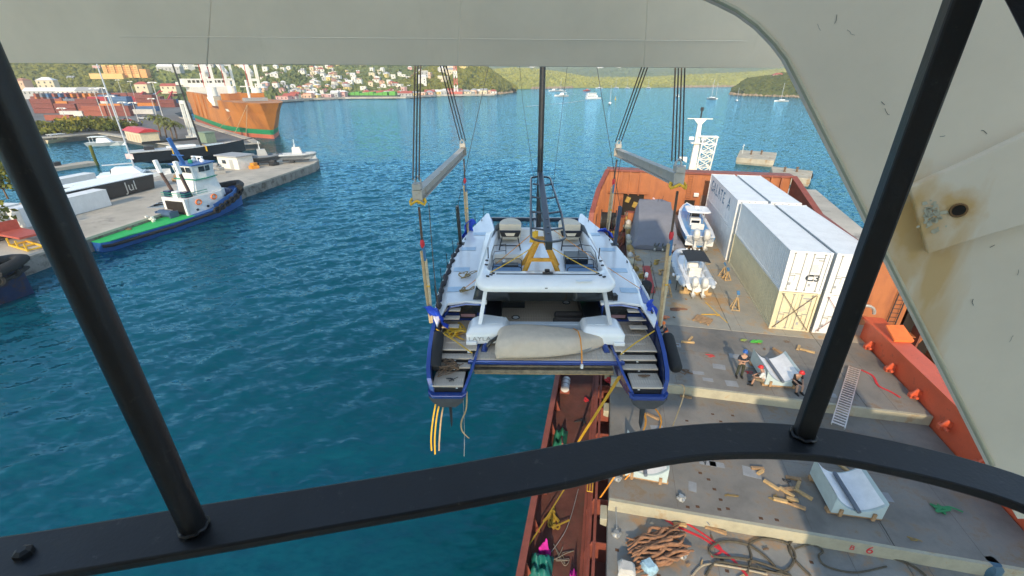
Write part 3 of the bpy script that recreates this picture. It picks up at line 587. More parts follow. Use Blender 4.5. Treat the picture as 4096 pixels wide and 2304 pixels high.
# flybridge hardtop with recessed cockpit
def ring(xh, y0, y1, r, z, fr=.0): return [(x * (1 - fr * max(0, (y - 3) / 4)), y, z) for x, y in rrect(-xh, xh, y0, y1, r, 6)]
fly = part('flybridge_shell', B().loft([ring(2.40, 1.5, 7.8, .5, 13.2, .05), ring(2.64, .98, 8.0, .55, 13.32, .08), ring(2.70, .92, 8.05, .6, 13.46, .08), ring(2.68, .98, 8.0, .6, 13.60, .08), ring(2.55, 1.2, 7.9, .55, 13.72, .08), ring(2.48, 1.35, 7.85, .5, 13.80, .08), ring(2.34, 1.98, 7.7, .35, 13.80, .08), ring(2.28, 2.04, 7.6, .3, 13.76, .08), ring(2.24, 2.08, 7.55, .28, 13.34, .08)], cap=False), WHITE, cat, smooth=50)
part('flybridge_sole', B().add(ring(2.30, 2.02, 7.65, .3, 13.35, .08), [tuple(range(28))]), WHITE, cat)
part('hardtop_underside', B().add(ring(2.4, 1.4, 7.85, .5, 13.215, .05), [tuple(range(28))]), WHITE, cat)
for s in (1, -1):
    part('wind_deflector', B().loft([[(s * 2.34, 6.2, 13.8), (s * 2.30, 6.2, 13.82), (s * 2.29, 6.2, 13.8)], [(s * 2.24, 7.2, 13.8), (s * 2.18, 7.2, 14.12), (s * 2.14, 7.2, 13.8)], [(s * 2.05, 7.8, 13.8), (s * 1.95, 7.75, 14.15), (s * 1.93, 7.7, 13.8)]]), M('tinted_grey', (.20, .24, .28), .15, var=.08), cat)
    part('sun_pad', B().box(min(s * 2.14, s * .92), max(s * 2.14, s * .92), 2.12, 2.95, 13.35, 13.50), PADB, cat, bev=.03)
    part('sun_pad', B().box(min(s * 2.14, s * .92), max(s * 2.14, s * .92), 2.97, 3.7, 13.35, 13.44), PADB, cat, bev=.03)
    # helm seat: beige wrapped shell behind black pedestal frame and console
    seat = part('helm_seat', B().loft([[(s * 1.45 + x * w_, 7.25 + y, z) for x, y in arc((0, 0), 1, 0, 180, 10)] + [(s * 1.45 - w_, 7.1, z), (s * 1.45 + w_, 7.1, z)] for w_, z in ((.42, 13.3), (.52, 13.6), (.54, 14.2))]), BEIGE, cat, smooth=30)
    part('seat_cushion', B().box(s * 1.45 - .48, s * 1.45 + .48, 6.6, 7.15, 13.55, 13.72), BEIGE, seat, bev=.05)
    part('seat_console', B().extr([(s * 1.45 - .5, 6.3, 14.05), (s * 1.45 + .5, 6.3, 14.05), (s * 1.45 + .4, 6.3, 13.8), (s * 1.45 - .4, 6.3, 13.8)], (0, .12, .05)), BLACK, seat)
    part('console_screen', B().extr([(s * 1.45 - .25, 6.29, 14.0), (s * 1.45 + .25, 6.29, 14.0), (s * 1.45 + .18, 6.29, 13.85), (s * 1.45 - .18, 6.29, 13.85)], (0, .02, 0)), BEIGE, seat)
    part('seat_leg_frame', B().tube([(s * 1.45 - .5, 5.6, 13.35), (s * 1.45 - .38, 6.2, 13.8)], .03).tube([(s * 1.45 + .5, 5.6, 13.35), (s * 1.45 + .38, 6.2, 13.8)], .03).tube([(s * 1.45 - .46, 5.85, 13.5), (s * 1.45 + .46, 5.85, 13.5)], .03), BLACK, seat)
    rl = B()
    for y in (2.3, 3.2): 
        pts = [(s * 2.1, y, 13.42), (s * 2.1, y, 13.78), (s * 2.0, y, 13.85), (s * 1.0, y, 13.85), (s * .92, y, 13.78), (s * .92, y, 13.42)]
        rl.tube(pts, .018, 5); rl.tube([(s * 2.1, y, 13.62), (s * .92, y, 13.62)], .014, 5)
    rl.tube([(s * 2.1, 2.3, 13.85), (s * 2.16, 3.4, 14.1), (s * 2.1, 4.2, 14.1), (s * 1.6, 4.4, 14.1)], .018, 5)
    rl.tube([(s * 2.1, 2.3, 13.62), (s * 2.16, 3.4, 13.8), (s * 2.1, 4.2, 13.8), (s * 1.6, 4.4, 13.8)], .014, 5)
    rl.tube([(s * 1.6, 4.4, 13.3), (s * 1.6, 4.4, 14.1)], .016, 5)
    part('guard_rail', rl, BLACK, cat)
    part('flybridge_stanchion', B().tube([(s * 2.32, 3.4, 13.8), (s * 2.32, 3.4, 14.3)], .025, 6), BLACK, cat)
    b = B()
    for x, y in ((2.1, 1.55), (2.22, 1.40), (2.02, 1.7), (2.35, 2.6), (2.36, 3.1)): b.obox((s * x, y, 13.82), (.12, .07, .05), (0, 0, s * .5))
    part('deck_block', b, DARK, cat)
part('grill_console', B().box(.95, 1.95, 3.75, 4.6, 13.35, 13.72), BLACK, cat, bev=.04)
part('console_glass', B().box(1.0, 1.9, 3.6, 3.74, 13.4, 13.70), GLASS, cat)
part('bench_seat', B().box(-2.1, -.85, 3.95, 4.4, 13.35, 13.62), BEIGE, cat, bev=.05)
part('galley_sink', B().box(-1.75, -1.05, 3.3, 3.7, 13.36, 13.50), BLACK, cat, bev=.03)
part('kettle_barbecue', B().sph((-1.65, 3.45, 13.62), .11), ALU, cat, smooth=60)
trk = part('traveller_track', B().box(-1.9, 1.95, 1.62, 1.68, 13.80, 13.83), BGREY, cat)
part('traveller_car', B().box(-.12, .3, 1.56, 1.74, 13.83, 13.88).box(-.02, .18, 1.85, 2.0, 13.81, 13.9), BLACK, trk, bev=.02)
part('roof_hatch', B().obox((1.42, 1.22, 13.74), (.6, .36, .02), (-.12, 0, .06)), M('white_panel'), cat, bev=.01)
part('roof_vent', B().obox((0, .93, 13.52), (.1, .02, .03)), DARK, cat)
part('side_speaker', B().obox((2.95, 2.55, 12.35), (.22, .3, .3), (0, 0, .2)), BLACK, cat, bev=.03)
text('LAYLA', .26, M('chrome_letter', (.35, .34, .31), .3), cat, (-2.52, .405, ZK + .22), (R(90), 0, R(4.3)), sx=1.15)
# mast, boom with its side rails
ms = part('mast', B().loft([[(x * .14, 8.6 + y * .22, z) for x, y in arc((0, 0), 1, 0, 337.5, 15)] for z in (13.1, 38)]), M('mast_black', (.014, .016, .02), .35, var=.1), cat, smooth=40)
part('mast_track', B().box(-.03, .03, 8.34, 8.40, 13.4, 38), DARK, ms)
BA = Vector((.10, 1.75, 15.0)); BF = Vector((.0, 8.3, 16.45))
def bz(y): return 15.0 + (y - 1.75) * .2214
bm_ = part('boom', B().beam(BA, BF, .27, .36), BGREY, cat, bev=.04)
part('boom_end', B().beam(BA + Vector((0, .01, 0)), BA + Vector((0, -.06, 0)), .25, .33), BLACK, bm_)
part('boom_band', B().beam(BA + Vector((0, 1.55, 0)), BA + Vector((0, 1.66, 0)), .285, .375), LAMP, bm_)
for dy in (.6, 1.1, 1.75): part('boom_fitting', B().obox(BA + Vector((0, dy, .185 + dy * .22)), (.08, .12, .03)), BLACK, bm_)
lo = [(BA.x + .66 * math.cos(R(a)), 2.45 - .6 * math.sin(R(a)), bz(2.2) + .02) for a in np.linspace(0, 180, 13)]
hi = [(BF.x - .46 * math.cos(R(a)), 7.7 + .45 * math.sin(R(a)), bz(7.9) + .05) for a in np.linspace(0, 180, 13)]
part('boom_rail', B().tube(lo + [(BA.x - .64, 4.2, bz(4.2) + .05)] + hi + [(BA.x + .64, 4.2, bz(4.2) + .05)], .05, 6, closed=True), BGREY, bm_, smooth=60)
for y, hw in ((3.0, .62), (4.4, .6), (5.8, .54), (7.2, .48)):
    for s in (1, -1): part('boom_strut', B().tube([(BA.x + s * .08, y - .15, bz(y)), (BA.x + s * hw, y, bz(y) + .04)], .045, 6), BGREY, bm_)
for s in (1, -1): part('lazy_jack', B().tube([(BA.x + s * .35, 6.0, bz(6)), (s * .9, 7.6, 20), (s * 1.3, 8.6, 24)], .009, 4), DARK, cat)
part('gooseneck', B().obox((0, 8.36, 16.45), (.2, .3, .35)), DARK, bm_)
# boom crutch of orange timber
cr = thing('boom_crutch', 'orange timber trestle propping up the end of the boom on the flybridge', 'trestle', CT(-.12, 0), RC)
for s in (1, -1):
    for y0, y1 in ((2.55, 3.05), (3.75, 3.25)):
        part('leg', B().beam((s * .78, y0, 13.36), (s * .12, y1, 14.82), .20, .12), STAND, cr, bev=.01)
part('cross_brace', B().box(-.5, .5, 2.63, 2.72, 13.95, 14.1), STAND, cr, bev=.01)
part('base_board', B().box(-.85, .85, 2.4, 2.95, 13.355, 13.40), WOODL, cr)
part('top_block', B().box(-.2, .2, 2.95, 3.35, 14.66, 14.84), STAND, cr)
for s in (1, -1): part('side_fin', B().extr([(s * .12, 3.3, 14.55), (s * .5, 3.5, 14.5), (s * .42, 3.6, 14.95), (s * .14, 3.3, 15.1)], (0, .03, 0)), YEL, cr)
# tie-down straps of the boom
for k, (a, b_, m_, lb) in enumerate((((-.1, 3.0, 14.75), (-2.15, 1.75, 13.82), YEL, 'yellow ratchet strap from the trestle to the port side of the flybridge roof'),
    ((.12, 2.6, 14.7), (2.05, 1.75, 13.82), YEL, 'yellow ratchet strap from the trestle to the starboard side of the flybridge roof'),
    ((-.3, 3.9, 14.95), (-3.45, 3.3, 12.3), ORST, 'orange strap from the boom down to the port side deck'),
    ((.3, 4.2, 14.95), (4.25, 3.5, 12.32), ORST, 'orange strap from the boom down to the starboard side deck'))):
    A = CT(*a); Bp = CT(*b_); single('ratchet_strap', B().ribbon([A.lerp(Bp, t) + Vector((0, 0, -.05 * math.sin(t * math.pi))) for t in np.linspace(0, 1, 9)], .055, .012), m_, lb, 'strap')
# stern swim platform with tender under a tan cover
pl = part('stern_platform', B().loft([[(-2.92, -.5, z), (2.92, -.5, z), (2.35, 1.3, z), (-2.35, 1.3, z)] for z in (10.88, 11.06)]), BLUE, cat, bev=.04)
pt_ = part('platform_sole', B().prism([(-2.78, -.42), (2.78, -.42), (2.28, 1.22), (-2.28, 1.22)], 11.055, 11.075), NOSE, pl)
for k in range(27):
    x = -2.6 + k * .2; y1 = min(1.15, (2.78 - abs(x)) / .5 * 1.56 - .5); y1 = max(-.1, y1)
    key = ('slat', round(y1, 2))
    if key not in _pm: _pm[key] = B().box(-.088, .088, -.37, y1, 11.077, 11.092).mesh('slat', TEAK2)
    link('slat', _pm[key], pl, (x, 0, 0))
part('platform_cradle', B().tube([(-2.35, .1, 11.05), (-2.25, 1.0, 11.35), (-1.6, 1.25, 11.4)], .13, 8).tube([(2.35, .1, 11.05), (2.3, 1.0, 11.3), (1.8, 1.25, 11.35)], .13, 8), BLUE, pl, smooth=60)
CANVAS = M('canvas_tan', (.58, .48, .37), .9, var=.10, scale=3, bump=.5, bscale=4)
td = thing('tender', 'tender boat under a tan canvas cover lashed on the stern platform', 'boat', CT(.12, -.14), RC)
secs = []
for x, yc, hw, h in ((-2.12, .30, .70, .34), (-2.05, .32, .84, .68), (-1.8, .34, .88, .90), (-1.0, .38, .88, .97), (0, .42, .84, .86), (.8, .50, .72, .74), (1.5, .60, .50, .62), (1.95, .68, .30, .54), (2.25, .74, .14, .47), (2.4, .76, .04, .42)):
    q = []
    for a in range(14):
        t = a / 13 * math.pi; cx = math.cos(t); sz = math.sin(t)
        q.append((x + .05 * math.sin(a * 2.1 + x * 3), yc - hw * (abs(cx) ** .6) * (1 if cx > 0 else -1) - .035 * math.sin(x * 5 + a * 1.7), 11.12 + (.0 if a in (0, 13) else 0) + h * sz ** .7))
    secs.append(q)
o = part('canvas_cover', B().loft(secs), CANVAS, td, smooth=60)
sb = o.modifiers.new('sub', 'SUBSURF'); sb.levels = 2; sb.render_levels = 2
part('tender_hull', B().loft([[(x, yc - hw, 11.34), (x, yc - hw * .7, 11.10), (x, yc + hw * .7, 11.10), (x, yc + hw, 11.34)] for x, yc, hw in ((-1.85, .36, .66), (0, .4, .72), (1.4, .52, .5), (2.1, .64, .12))]), GREY, td)
part('outboard_bracket', B().beam((-2.35, .35, 11.45), (-1.9, .45, 11.75), .08, .12).tube([(-2.45, .3, 11.3), (-2.3, .35, 11.5)], .07), DARK, td)
part('lashing_strap', B().ribbon([(1.25, -.38, 11.0), (1.22, -.33, 11.5), (1.2, .1, 11.83), (1.15, .5, 11.92), (1.05, 1.0, 11.75), (1.0, 1.2, 11.5)], .05, .012, side=(1, 0, 0)), ORST, td)
part('strap_tag', B().tube([(1.25, -.43, 10.98), (1.25, -.43, 10.82)], .06), LAMP, td)
# timber spacer beam between the hulls
WOODG = M('timber_weathered', (.27, .22, .15), .85, var=.45, scale=4, bump=.4, bscale=18)
tb = thing('spacer_beam', 'long weathered timber beam wedged between the two hulls below the swim platform', 'beam', CT(0, 0), RC)
part('timber', B().box(-2.85, 2.75, -.10, .10, 10.17, 10.36), WOODG, tb, bev=.02)
part('timber', B().box(-2.85, 2.75, .12, .30, 10.22, 10.42), WOODG, tb, bev=.02)
part('edge_strap', B().box(-2.85, 2.75, -.115, -.101, 10.17, 10.195), WOODL, tb)
# fenders, pads, dark rolls
def fender(name, p, q, r, mat, label, cat_='fender'):
    p = Vector(p); q = Vector(q); d = (q - p).normalized()
    return single(name, B().tube([p, p + d * r * .15, p + d * r * .5, q - d * r * .5, q - d * r * .15, q], [r * .55, r * .85, r, r, r * .85, r * .55], 14), mat, label, cat_, smooth=60)
FEND = M('fender_black', (.02, .021, .022), .9, var=.2, bump=.2, bscale=60)
fender('fender', CT(-4.13, .62, 11.62), CT(-4.08, -.95, 11.0), .24, FEND, 'black fender lying inside the port stern bulwark below the blue tarp')
fender('fender', CT(4.74, .75, 11.55), CT(4.74, -.8, 10.9), .24, FEND, 'black fender hanging outside the starboard stern')
fender('rolled_cushion', CT(.5, 2.55, ZK + .18), CT(1.75, 2.55, ZK + .18), .17, BROWN if False else M('cushion_brown', (.045, .035, .03), .9, var=.2), 'rolled dark brown cushion farther forward on the cockpit floor', 'cushion')
fender('rolled_cushion', CT(.4, 1.98, ZK + .18), CT(1.65, 1.98, ZK + .18), .17, M('cushion_brown'), 'rolled dark brown cushion nearest the cockpit bench', 'cushion')
fender('life_ring_tube', CT(1.72, 3.6, ZK + .95), CT(1.85, 3.6, ZK + .5), .13, M('green_white', (.05, .45, .22), .6), 'green and white buoyancy tube hanging under the hardtop', 'float')
TARPB = M('tarp_blue', (.015, .07, .55), .5, var=.2, bump=.3, bscale=8)
def tarp(c, size, label, mat=TARPB, name='tarpaulin_pad', seed=1, tilt=(0, 0, 0), group=None):
    rg = random.Random(seed); e = Euler(tilt).to_matrix()
    def fn(u, v):
        x = (u - .5) * size[0]; z = (v - .5) * size[2]
        return Vector(c) + e @ Vector((x + .08 * math.sin(v * 9 + seed), size[1] * (math.sin(u * math.pi) + .4 * math.sin(u * 17 + v * 8 + seed) * .5 + .25 * math.sin(v * 13 + seed)) , z + .1 * math.sin(u * 6 + seed)))
    o = single(name, B().grid(fn, 12, 12), mat, label, 'tarp', group, smooth=50); sm = o.modifiers.new('solid', 'SOLIDIFY'); sm.thickness = .02
    return o
tarp(CT(-4.25, 1.05, 12.0), (.75, .22, 1.15), 'crumpled bright blue tarp pad under the aft port sling', seed=2, tilt=(.5, .1, -.6))
tarp(CT(4.5, 1.75, 11.9), (.45, .22, 1.2), 'blue tarp pad under the aft starboard sling', seed=3, tilt=(-.3, .1, 1.1))
tarp(CT(-3.98, 11.3, 12.5), (.6, .2, 1.3), 'blue tarp pad under the forward port sling', seed=4, tilt=(.2, .3, .6))
tarp(CT(4.02, 11.3, 12.35), (.9, .2, .6), 'blue tarp pad under the forward starboard sling', seed=5, tilt=(.9, .1, -.6))
# dark rolled cover along the port rail
rr = [CT(np.interp(y, [1.4, 3, 7, 9.6], [-4.25, -4.36, -4.36, -4.15]) + .04 * math.sin(y * 5), y, 12.35 + .03 * math.sin(y * 7)) for y in np.linspace(1.5, 9.0, 40)]
single('rolled_cover', B().tube(rr, [.10 + .045 * math.sin(i * 1.7) for i in range(40)], 8), M('roll_dark', (.045, .045, .05), .9, var=.5, scale=6, bump=.4, bscale=9), 'dark rolled cover lashed along the port side deck edge', 'cover', smooth=50)
def tangle(name, c, r, n, mat, label, tube_r=.018, h=.08, seed=0, strap=0, cat_='rope', zs=1.0):
    rg = random.Random(seed); pts = [Vector(c) + Vector((rg.gauss(0, r[0]), rg.gauss(0, r[1]), rg.random() * h)) for _ in range(n)]
    cv = curve(pts, 6)
    return single(name, B().ribbon(cv, strap, .012) if strap else B().tube(cv, tube_r, 5), mat, label, cat_, smooth=0 if strap else 50)
tangle('tangled_strap', CT(-3.55, 1.15, ZK + .03), (.22, .22), 26, YEL, 'heap of yellow webbing straps on the port aft deck', strap=.06, h=.25, seed=3, cat_='strap')
tangle('tangled_rope', CT(-3.65, -.75, 10.85), (.22, .18), 34, BROWN, 'tangle of brown rope on the port stern steps', .02, .3, 5)
tangle('rope_coil', CT(-3.4, -1.25, 10.76), (.14, .08), 9, DARK, 'loose dark rope loops on the lowest port step', .016, .04, 6)
tangle('rope_coil', CT(3.55, -1.0, 10.76), (.14, .05), 12, BROWN, 'short brown rope bundle on the lowest starboard step', .018, .06, 8)
tangle('tangled_strap', CT(-3.5, 4.7, 12.36), (.2, .28), 12, M('strap_olive', (.30, .20, .06), .8, var=.3), 'olive webbing bundle on the port side deck beside the orange strap', strap=.06, h=.16, seed=11, cat_='strap')
tangle('tangled_strap', CT(-3.35, 3.0, 12.30), (.16, .22), 12, M('strap_olive'), 'olive webbing bundle nearest the stern on the port side deck', strap=.06, h=.16, seed=12, cat_='strap')
for s, lb in ((-1, 'port'), (1, 'starboard')):
    single('deck_strap', B().ribbon([CT(s * 4.25, .75, 11.75), CT(s * 3.4, .2, 11.5), CT(s * 2.75, -.35, 11.32)], .055, .012), YEL, 'yellow strap stretched across the %s aft deck to the platform corner' % lb, 'strap')
# ---------------------------------------------------------------- lifting gear
GALV = M('galvanised', (.42, .42, .40), .45, metal=.5, var=.2)
SPB = M('spreader_grey', (.38, .36, .32), .6, var=.2, scale=2, dirt=(.28, .2, .12), damt=.35, dscale=2)
WIRE = M('wire_brown', (.10, .065, .045), .7, var=.3, scale=5)
WIRED = M('wire_dark', (.035, .03, .03), .6)
SBLUE = M('sling_blue', (.05, .16, .32), .8)
def spreader(near, far, side, label):
    t = thing('spreader_beam', label, 'beam', near.lerp(far, .5))
    o = t.location.copy(); n_ = near - o; f_ = far - o; d = (f_ - n_).normalized(); x = d.cross(Vector((0, 0, 1))).normalized(); u = x.cross(d)
    b = B()
    for z in (-.19, .19): b.beam(n_ + u * z, f_ + u * z, .30, .045)
    b.beam(n_, f_, .04, .34)
    part('beam_web', b, SPB, t)
    for p in (n_, f_): part('end_plate', B().beam(p - d * .03, p + d * .03, .36, .46), SPB, t)
    for p, q in ((n_, 1), (f_, -1)):
        part('shackle', B().tube([p + d * q * .25 + u * .3 - x * .1, p + d * q * .25 + u * .55 - x * .1, p + d * q * .25 + u * .68, p + d * q * .25 + u * .55 + x * .1, p + d * q * .25 + u * .3 + x * .1], .04, 6), GALV, t)
        part('end_lug', B().obox(p + d * q * .1 + u * .36, (.3, .4, .2)), SPB, t)
    part('yellow_strop', B().tube([n_ + Vector((.28 * math.cos(a), .28 * math.sin(a) * .6, -.2 + .08 * math.sin(a * 3))) for a in np.linspace(0, 6.28, 13)[:-1]], .05, 6, closed=True), YEL, t)
    return t
LN, LF = Vector((-3.42, 16.0, 17.1)), Vector((-2.8, 26.5, 17.15)); RN, RF = Vector((5.75, 15.5, 17.8)), Vector((6.05, 26.5, 17.1))
spreader(LN, LF, -1, 'grey steel spreader beam hanging over the port hull, left of the mast')
spreader(RN, RF, 1, 'grey steel spreader beam hanging over the starboard hull, right of the mast')
LHK = Vector((-2.62, 16.35, 22.6)); RHK = Vector((4.85, 16.2, 22.8))
def wires(a, h, label, n=3, sp=.10, mats=None):
    t = thing('hoist_wire', label, 'wire', a)
    for k in range(n):
        o = Vector(((k - (n - 1) / 2) * sp, 0, 0)); m_ = (WIRE, WIRED)[k % 2]
        part('wire_strand', B().tube([o, h - a + o * .6 + Vector((0, 0, 0))], .026, 5), m_, t)
    return t
UP = Vector((0, 0, 3.2))
wires(LN + UP * .18, LHK + Vector((0, -.1, 3)), 'three brown hoisting wires rising from the near end of the port spreader', 3, .11)
wires(LF + UP * .18, LHK + Vector((0, .3, .2)), 'slanting hoisting wires from the far end of the port spreader', 3, .16)
wires(RN + UP * .18 + Vector((-.05, .3, 0)), RHK + Vector((.1, .1, 3)), 'hoisting wires rising from the near end of the starboard spreader', 4, .12)
wires(RF + UP * .18, RHK + Vector((0, .3, .2)), 'slanting hoisting wires from the far end of the starboard spreader', 3, .16)
def sling(top, bot, label, seed=0):
    t = thing('lifting_sling', label, 'sling', top); d = bot - top; k1 = top + d * .28; k2 = top + d * .42
    part('sling_rope', B().tube([Vector((.02, 0, -.1)), d * .29], .045, 6), WIRE, t)
    part('sling_knot', B().sph(d * .30, (.09, .09, .2), 8, 6), RED, t)
    part('sling_sleeve', B().tube([d * .32 + Vector((.03, 0, 0)), d * .44 + Vector((.03, 0, 0))], .06, 6), SBLUE, t)
    part('sling_leg', B().tube([d * .36 + Vector((-.06, 0, 0)), d * .7 + Vector((-.05, 0, 0)), d], .065, 6), TANST, t)
    part('sling_leg', B().tube([d * .43 + Vector((.06, .02, 0)), d * .7 + Vector((.07, .02, 0)), d + Vector((.05, .02, 0))], .06, 6), M('sling_pale', (.55, .47, .33), .85, var=.3, scale=6), t)
    part('sling_tie', B().tube([d * .66 + Vector((-.1, 0, 0)), d * .66 + Vector((.12, 0, 0))], .05, 6), YEL, t)
sling(LN + Vector((0, 0, -.3)), CT(-4.55, 1.35, 11.7), 'tan lifting sling from the port spreader down to the aft port side')
sling(LF + Vector((0, 0, -.3)), CT(-4.05, 11.4, 12.3), 'tan lifting sling from the port spreader down to the forward port side')
sling(RN + Vector((0, 0, -.3)), CT(4.62, 1.4, 11.6), 'tan lifting sling from the starboard spreader down to the aft starboard side')
sling(RF + Vector((0, 0, -.3)), CT(4.15, 11.4, 12.2), 'tan lifting sling from the starboard spreader down to the forward starboard side')
# tag lines and dangling straps under the hulls
def dangle(name, pts, mat, label, w_=.06, cat_='strap'):
    return single(name, B().ribbon(curve(pts, 6), w_, .012, side=(1, .3, 0)), mat, label, cat_)
dangle('dangling_strap', [CT(-4.0, -1.2, 9.95), CT(-4.2, -1.3, 9.0), CT(-4.35, -1.35, 8.0), CT(-4.4, -1.3, 7.2)], YEL, 'yellow strap dangling outermost under the port stern')
dangle('dangling_strap', [CT(-3.85, -1.0, 9.9), CT(-4.1, -1.1, 8.9), CT(-4.25, -1.2, 7.8), CT(-4.3, -1.2, 6.9)], YEL, 'yellow strap dangling in the middle under the port stern')
dangle('dangling_strap', [CT(-3.7, -.9, 9.9), CT(-3.95, -1.0, 8.8), CT(-4.1, -1.1, 7.6), CT(-4.15, -1.1, 7.0)], TANST, 'tan strap dangling under the port stern beside two yellow ones')
dangle('dangling_strap', [CT(-2.95, -.9, 9.9), CT(-3.0, -.95, 9.1), CT(-3.2, -1.0, 8.5), CT(-3.2, -1.0, 8.0), CT(-2.95, -1.0, 7.6)], TANST, 'twisted tan strap dangling by the port rudder')
single('tag_line', B().tube(curve([CT(-3.1, -.9, 9.9), CT(-3.12, -.9, 8), CT(-3.2, -.9, 6.5)], 5), .012, 4), GREY, 'thin grey line hanging beside the port rudder', 'rope')
dangle('dangling_strap', [CT(2.72, -.75, 10.6), CT(2.72, -.75, 10.6).lerp(P2(1455, 1112, 3.6), .5), P2(1455, 1112, 3.6), P2(1425, 1170, 2.9)], YEL, 'wide yellow strap stretched from the starboard hull down to the ship walkway', .17)
dangle('dangling_strap', [CT(3.3, -1.0, 9.85), SH(2.6, 15.6, 7.5), SH(1.6, 14.6, 5.6), SH(1.0, 14.2, 4.4)], ORST, 'orange strap sagging from the starboard hull to the hatch edge', .09)
dangle('dangling_strap', [CT(3.5, -.9, 9.85), SH(3.3, 16.0, 7.5), SH(2.5, 15.2, 5.8), SH(2.0, 14.8, 5.05)], ORST, 'orange strap curling from the starboard hull onto the hatch cover', .08)
dangle('dangling_strap', [CT(4.0, -.8, 9.9), SH(4.3, 17.5, 8.4), SH(3.9, 16.5, 6.8), SH(3.6, 16, 5.8)], TANST, 'pale orange strap end hanging under the outer starboard hull', .07)
single('tag_line', B().tube(curve([LN + Vector((.35, .2, -.3)), Vector((-3.0, 15.8, 14)), CT(-4.1, 1.0, 11.9)], 6), .016, 4), WIRE, 'thin brown tag line from the port spreader to the aft deck', 'rope')
single('tag_line', B().tube(curve([RF + Vector((.3, .2, 0)), Vector((6.4, 27.5, 13)), Vector((6.9, 28, 9))], 6), .016, 4), WIRED, 'thin dark tag line from the far end of the starboard spreader', 'rope')
# ---------------------------------------------------------------- the ship's crane around the cab: boom foot plates, cross beam, guard rail
CRP = M('crane_paint', (.88, .76, .61), .55, var=.10, scale=.8, bump=.10, bscale=4, dirt=(.70, .60, .45), damt=.30, dscale=1.2, streak=True)
GUARD = M('guard_black', (.012, .014, .018), .42, var=.4, scale=5, bump=.05, bscale=150, dirt=(.06, .058, .055), damt=.22, dscale=38)
crane = thing('deck_crane', 'crane with pale painted boom and black cab guard rail in the foreground', 'crane', (0, 0, CAMZ))
def PD(u, v, y):
    p = PY(u, v, y); return Vector((p.x, p.y, p.z - CAMZ))
# horizontal guard rail: flat bar bowed around the cab front
far = [(-700, 1440), (0, 1348), (300, 1302), (540, 1262), (800, 1222), (1075, 1177), (1300, 1137), (1450, 1110), (1600, 1083), (1750, 1065), (1900, 1060), (2050, 1071), (2200, 1097), (2400, 1143), (2600, 1205), (2900, 1330)]
near = [(-700, 1610), (0, 1470), (300, 1418), (540, 1377), (800, 1331), (1075, 1283), (1300, 1240), (1450, 1210), (1600, 1172), (1750, 1147), (1900, 1140), (2050, 1146), (2200, 1170), (2400, 1216), (2600, 1282), (2900, 1430)]
ZR = -.65
def PZ(u, v, z):
    p = P2(u, v, CAMZ + z); return Vector((p.x, p.y, z))
fc = curve([PZ(u, v, ZR) for u, v in far], 4); nc = curve([PZ(u, v, ZR) for u, v in near], 4)
part('guard_rail', B().loft([[a, b_, b_ + Vector((0, 0, -.018)), a + Vector((0, 0, -.018))] for a, b_ in zip(fc, nc)]), GUARD, crane, smooth=40, bev=.004)
q = PZ(490, 1330, ZR)
part('guard_post', B().tube([(q.x, q.y, ZR), (q.x - .004, q.y, .75)], .0185, 20), GUARD, crane, smooth=60)
part('weld_bead', B().tube([(q.x + .0185 * math.cos(a), q.y + .0185 * math.sin(a), ZR + .006 + .002 * math.sin(a * 9)) for a in np.linspace(0, 6.28, 25)[:-1]], .0035, 6, closed=True), GUARD, crane, smooth=60)
q = PZ(2020, 1096, ZR)
part('guard_post', B().obox((q.x, q.y, .05), (.033, .033, 1.398), (0, 0, -.35)), GUARD, crane, bev=.004)
part('weld_bead', B().tube([(q.x + .021 * math.cos(a), q.y + .021 * math.sin(a), ZR + .005 + .002 * math.sin(a * 7)) for a in np.linspace(0, 6.28, 25)[:-1]], .0035, 6, closed=True), GUARD, crane, smooth=60)
q = PZ(62, 1395, ZR); part('rail_bolt', B().lathe([(.012, ZR), (.012, ZR + .008), (.006, ZR + .012)], 6, (q.x, q.y, 0)), GUARD, crane)
part('guard_brace', B().beam(PD(2590, -60, .62), PD(2690, 150, .62), .036, .036), GUARD, crane, bev=.004)
# cross beam of the boom, seen from just below
yb = 4.2
e0 = PD(-900, 150, yb + .6); e1 = PD(2060, 173, yb)
low = [PD(-900, 146, yb + .8), PD(0, 158, yb + .4), PD(700, 161, yb + .2), PD(1300, 166, yb), PD(1800, 170, yb), PD(1960, 171, yb), PD(2010, 150, yb), PD(2080, 60, yb)]
up_ = [Vector((p.x, p.y - .45, p.z + 1.9)) for p in low]; bk = [Vector((p.x, p.y + 1.2, p.z + .02)) for p in low]; bu = [Vector((p.x, p.y + 1.0, p.z + 1.9)) for p in low]
part('boom_cross_beam', B().loft([[a, b_, d, c] for a, b_, c, d in zip(low, up_, bk, bu)]), CRP, crane, smooth=30)
# side plate of the boom foot with curved knee
def PL(u, v, d=0):
    # plate plane: y = 2.9 - .45 x, facing the cab
    r = ray(u * 1.59006, v * 1.59006); t = (2.9 + d) / (r.y + .45 * r.x); return r * t
edge = [(1690, -160), (1755, -20), (1800, 0), (1850, 25), (1900, 62), (1945, 108), (1975, 148), (2000, 195), (2120, 432), (2240, 670), (2360, 908), (2492, 1170), (2560, 1305), (3100, 1305), (3100, -160)]
part('boom_side_plate', B().extr([PL(u, v) for u, v in edge], (.10, .22, 0)), CRP, crane)
part('boom_box', B().extr([PL(u + 45, v, .25) for u, v in edge[7:12]] + [PL(3100, 1200, .25), PL(3100, 190, .25)], (.5, 1.1, 0)), CRP, crane)
ed = B().tube([PL(u + 5, v, -.004) for u, v in edge[1:12]], .012, 6)
part('plate_edge_weld', ed, M('edge_cream', (.55, .50, .36), .6, var=.2), crane, smooth=60)
gs = [(2288, 472), (2335, 640), (2420, 612), (2500, 588), (2700, 530), (2700, 280), (2576, 340), (2440, 405)]
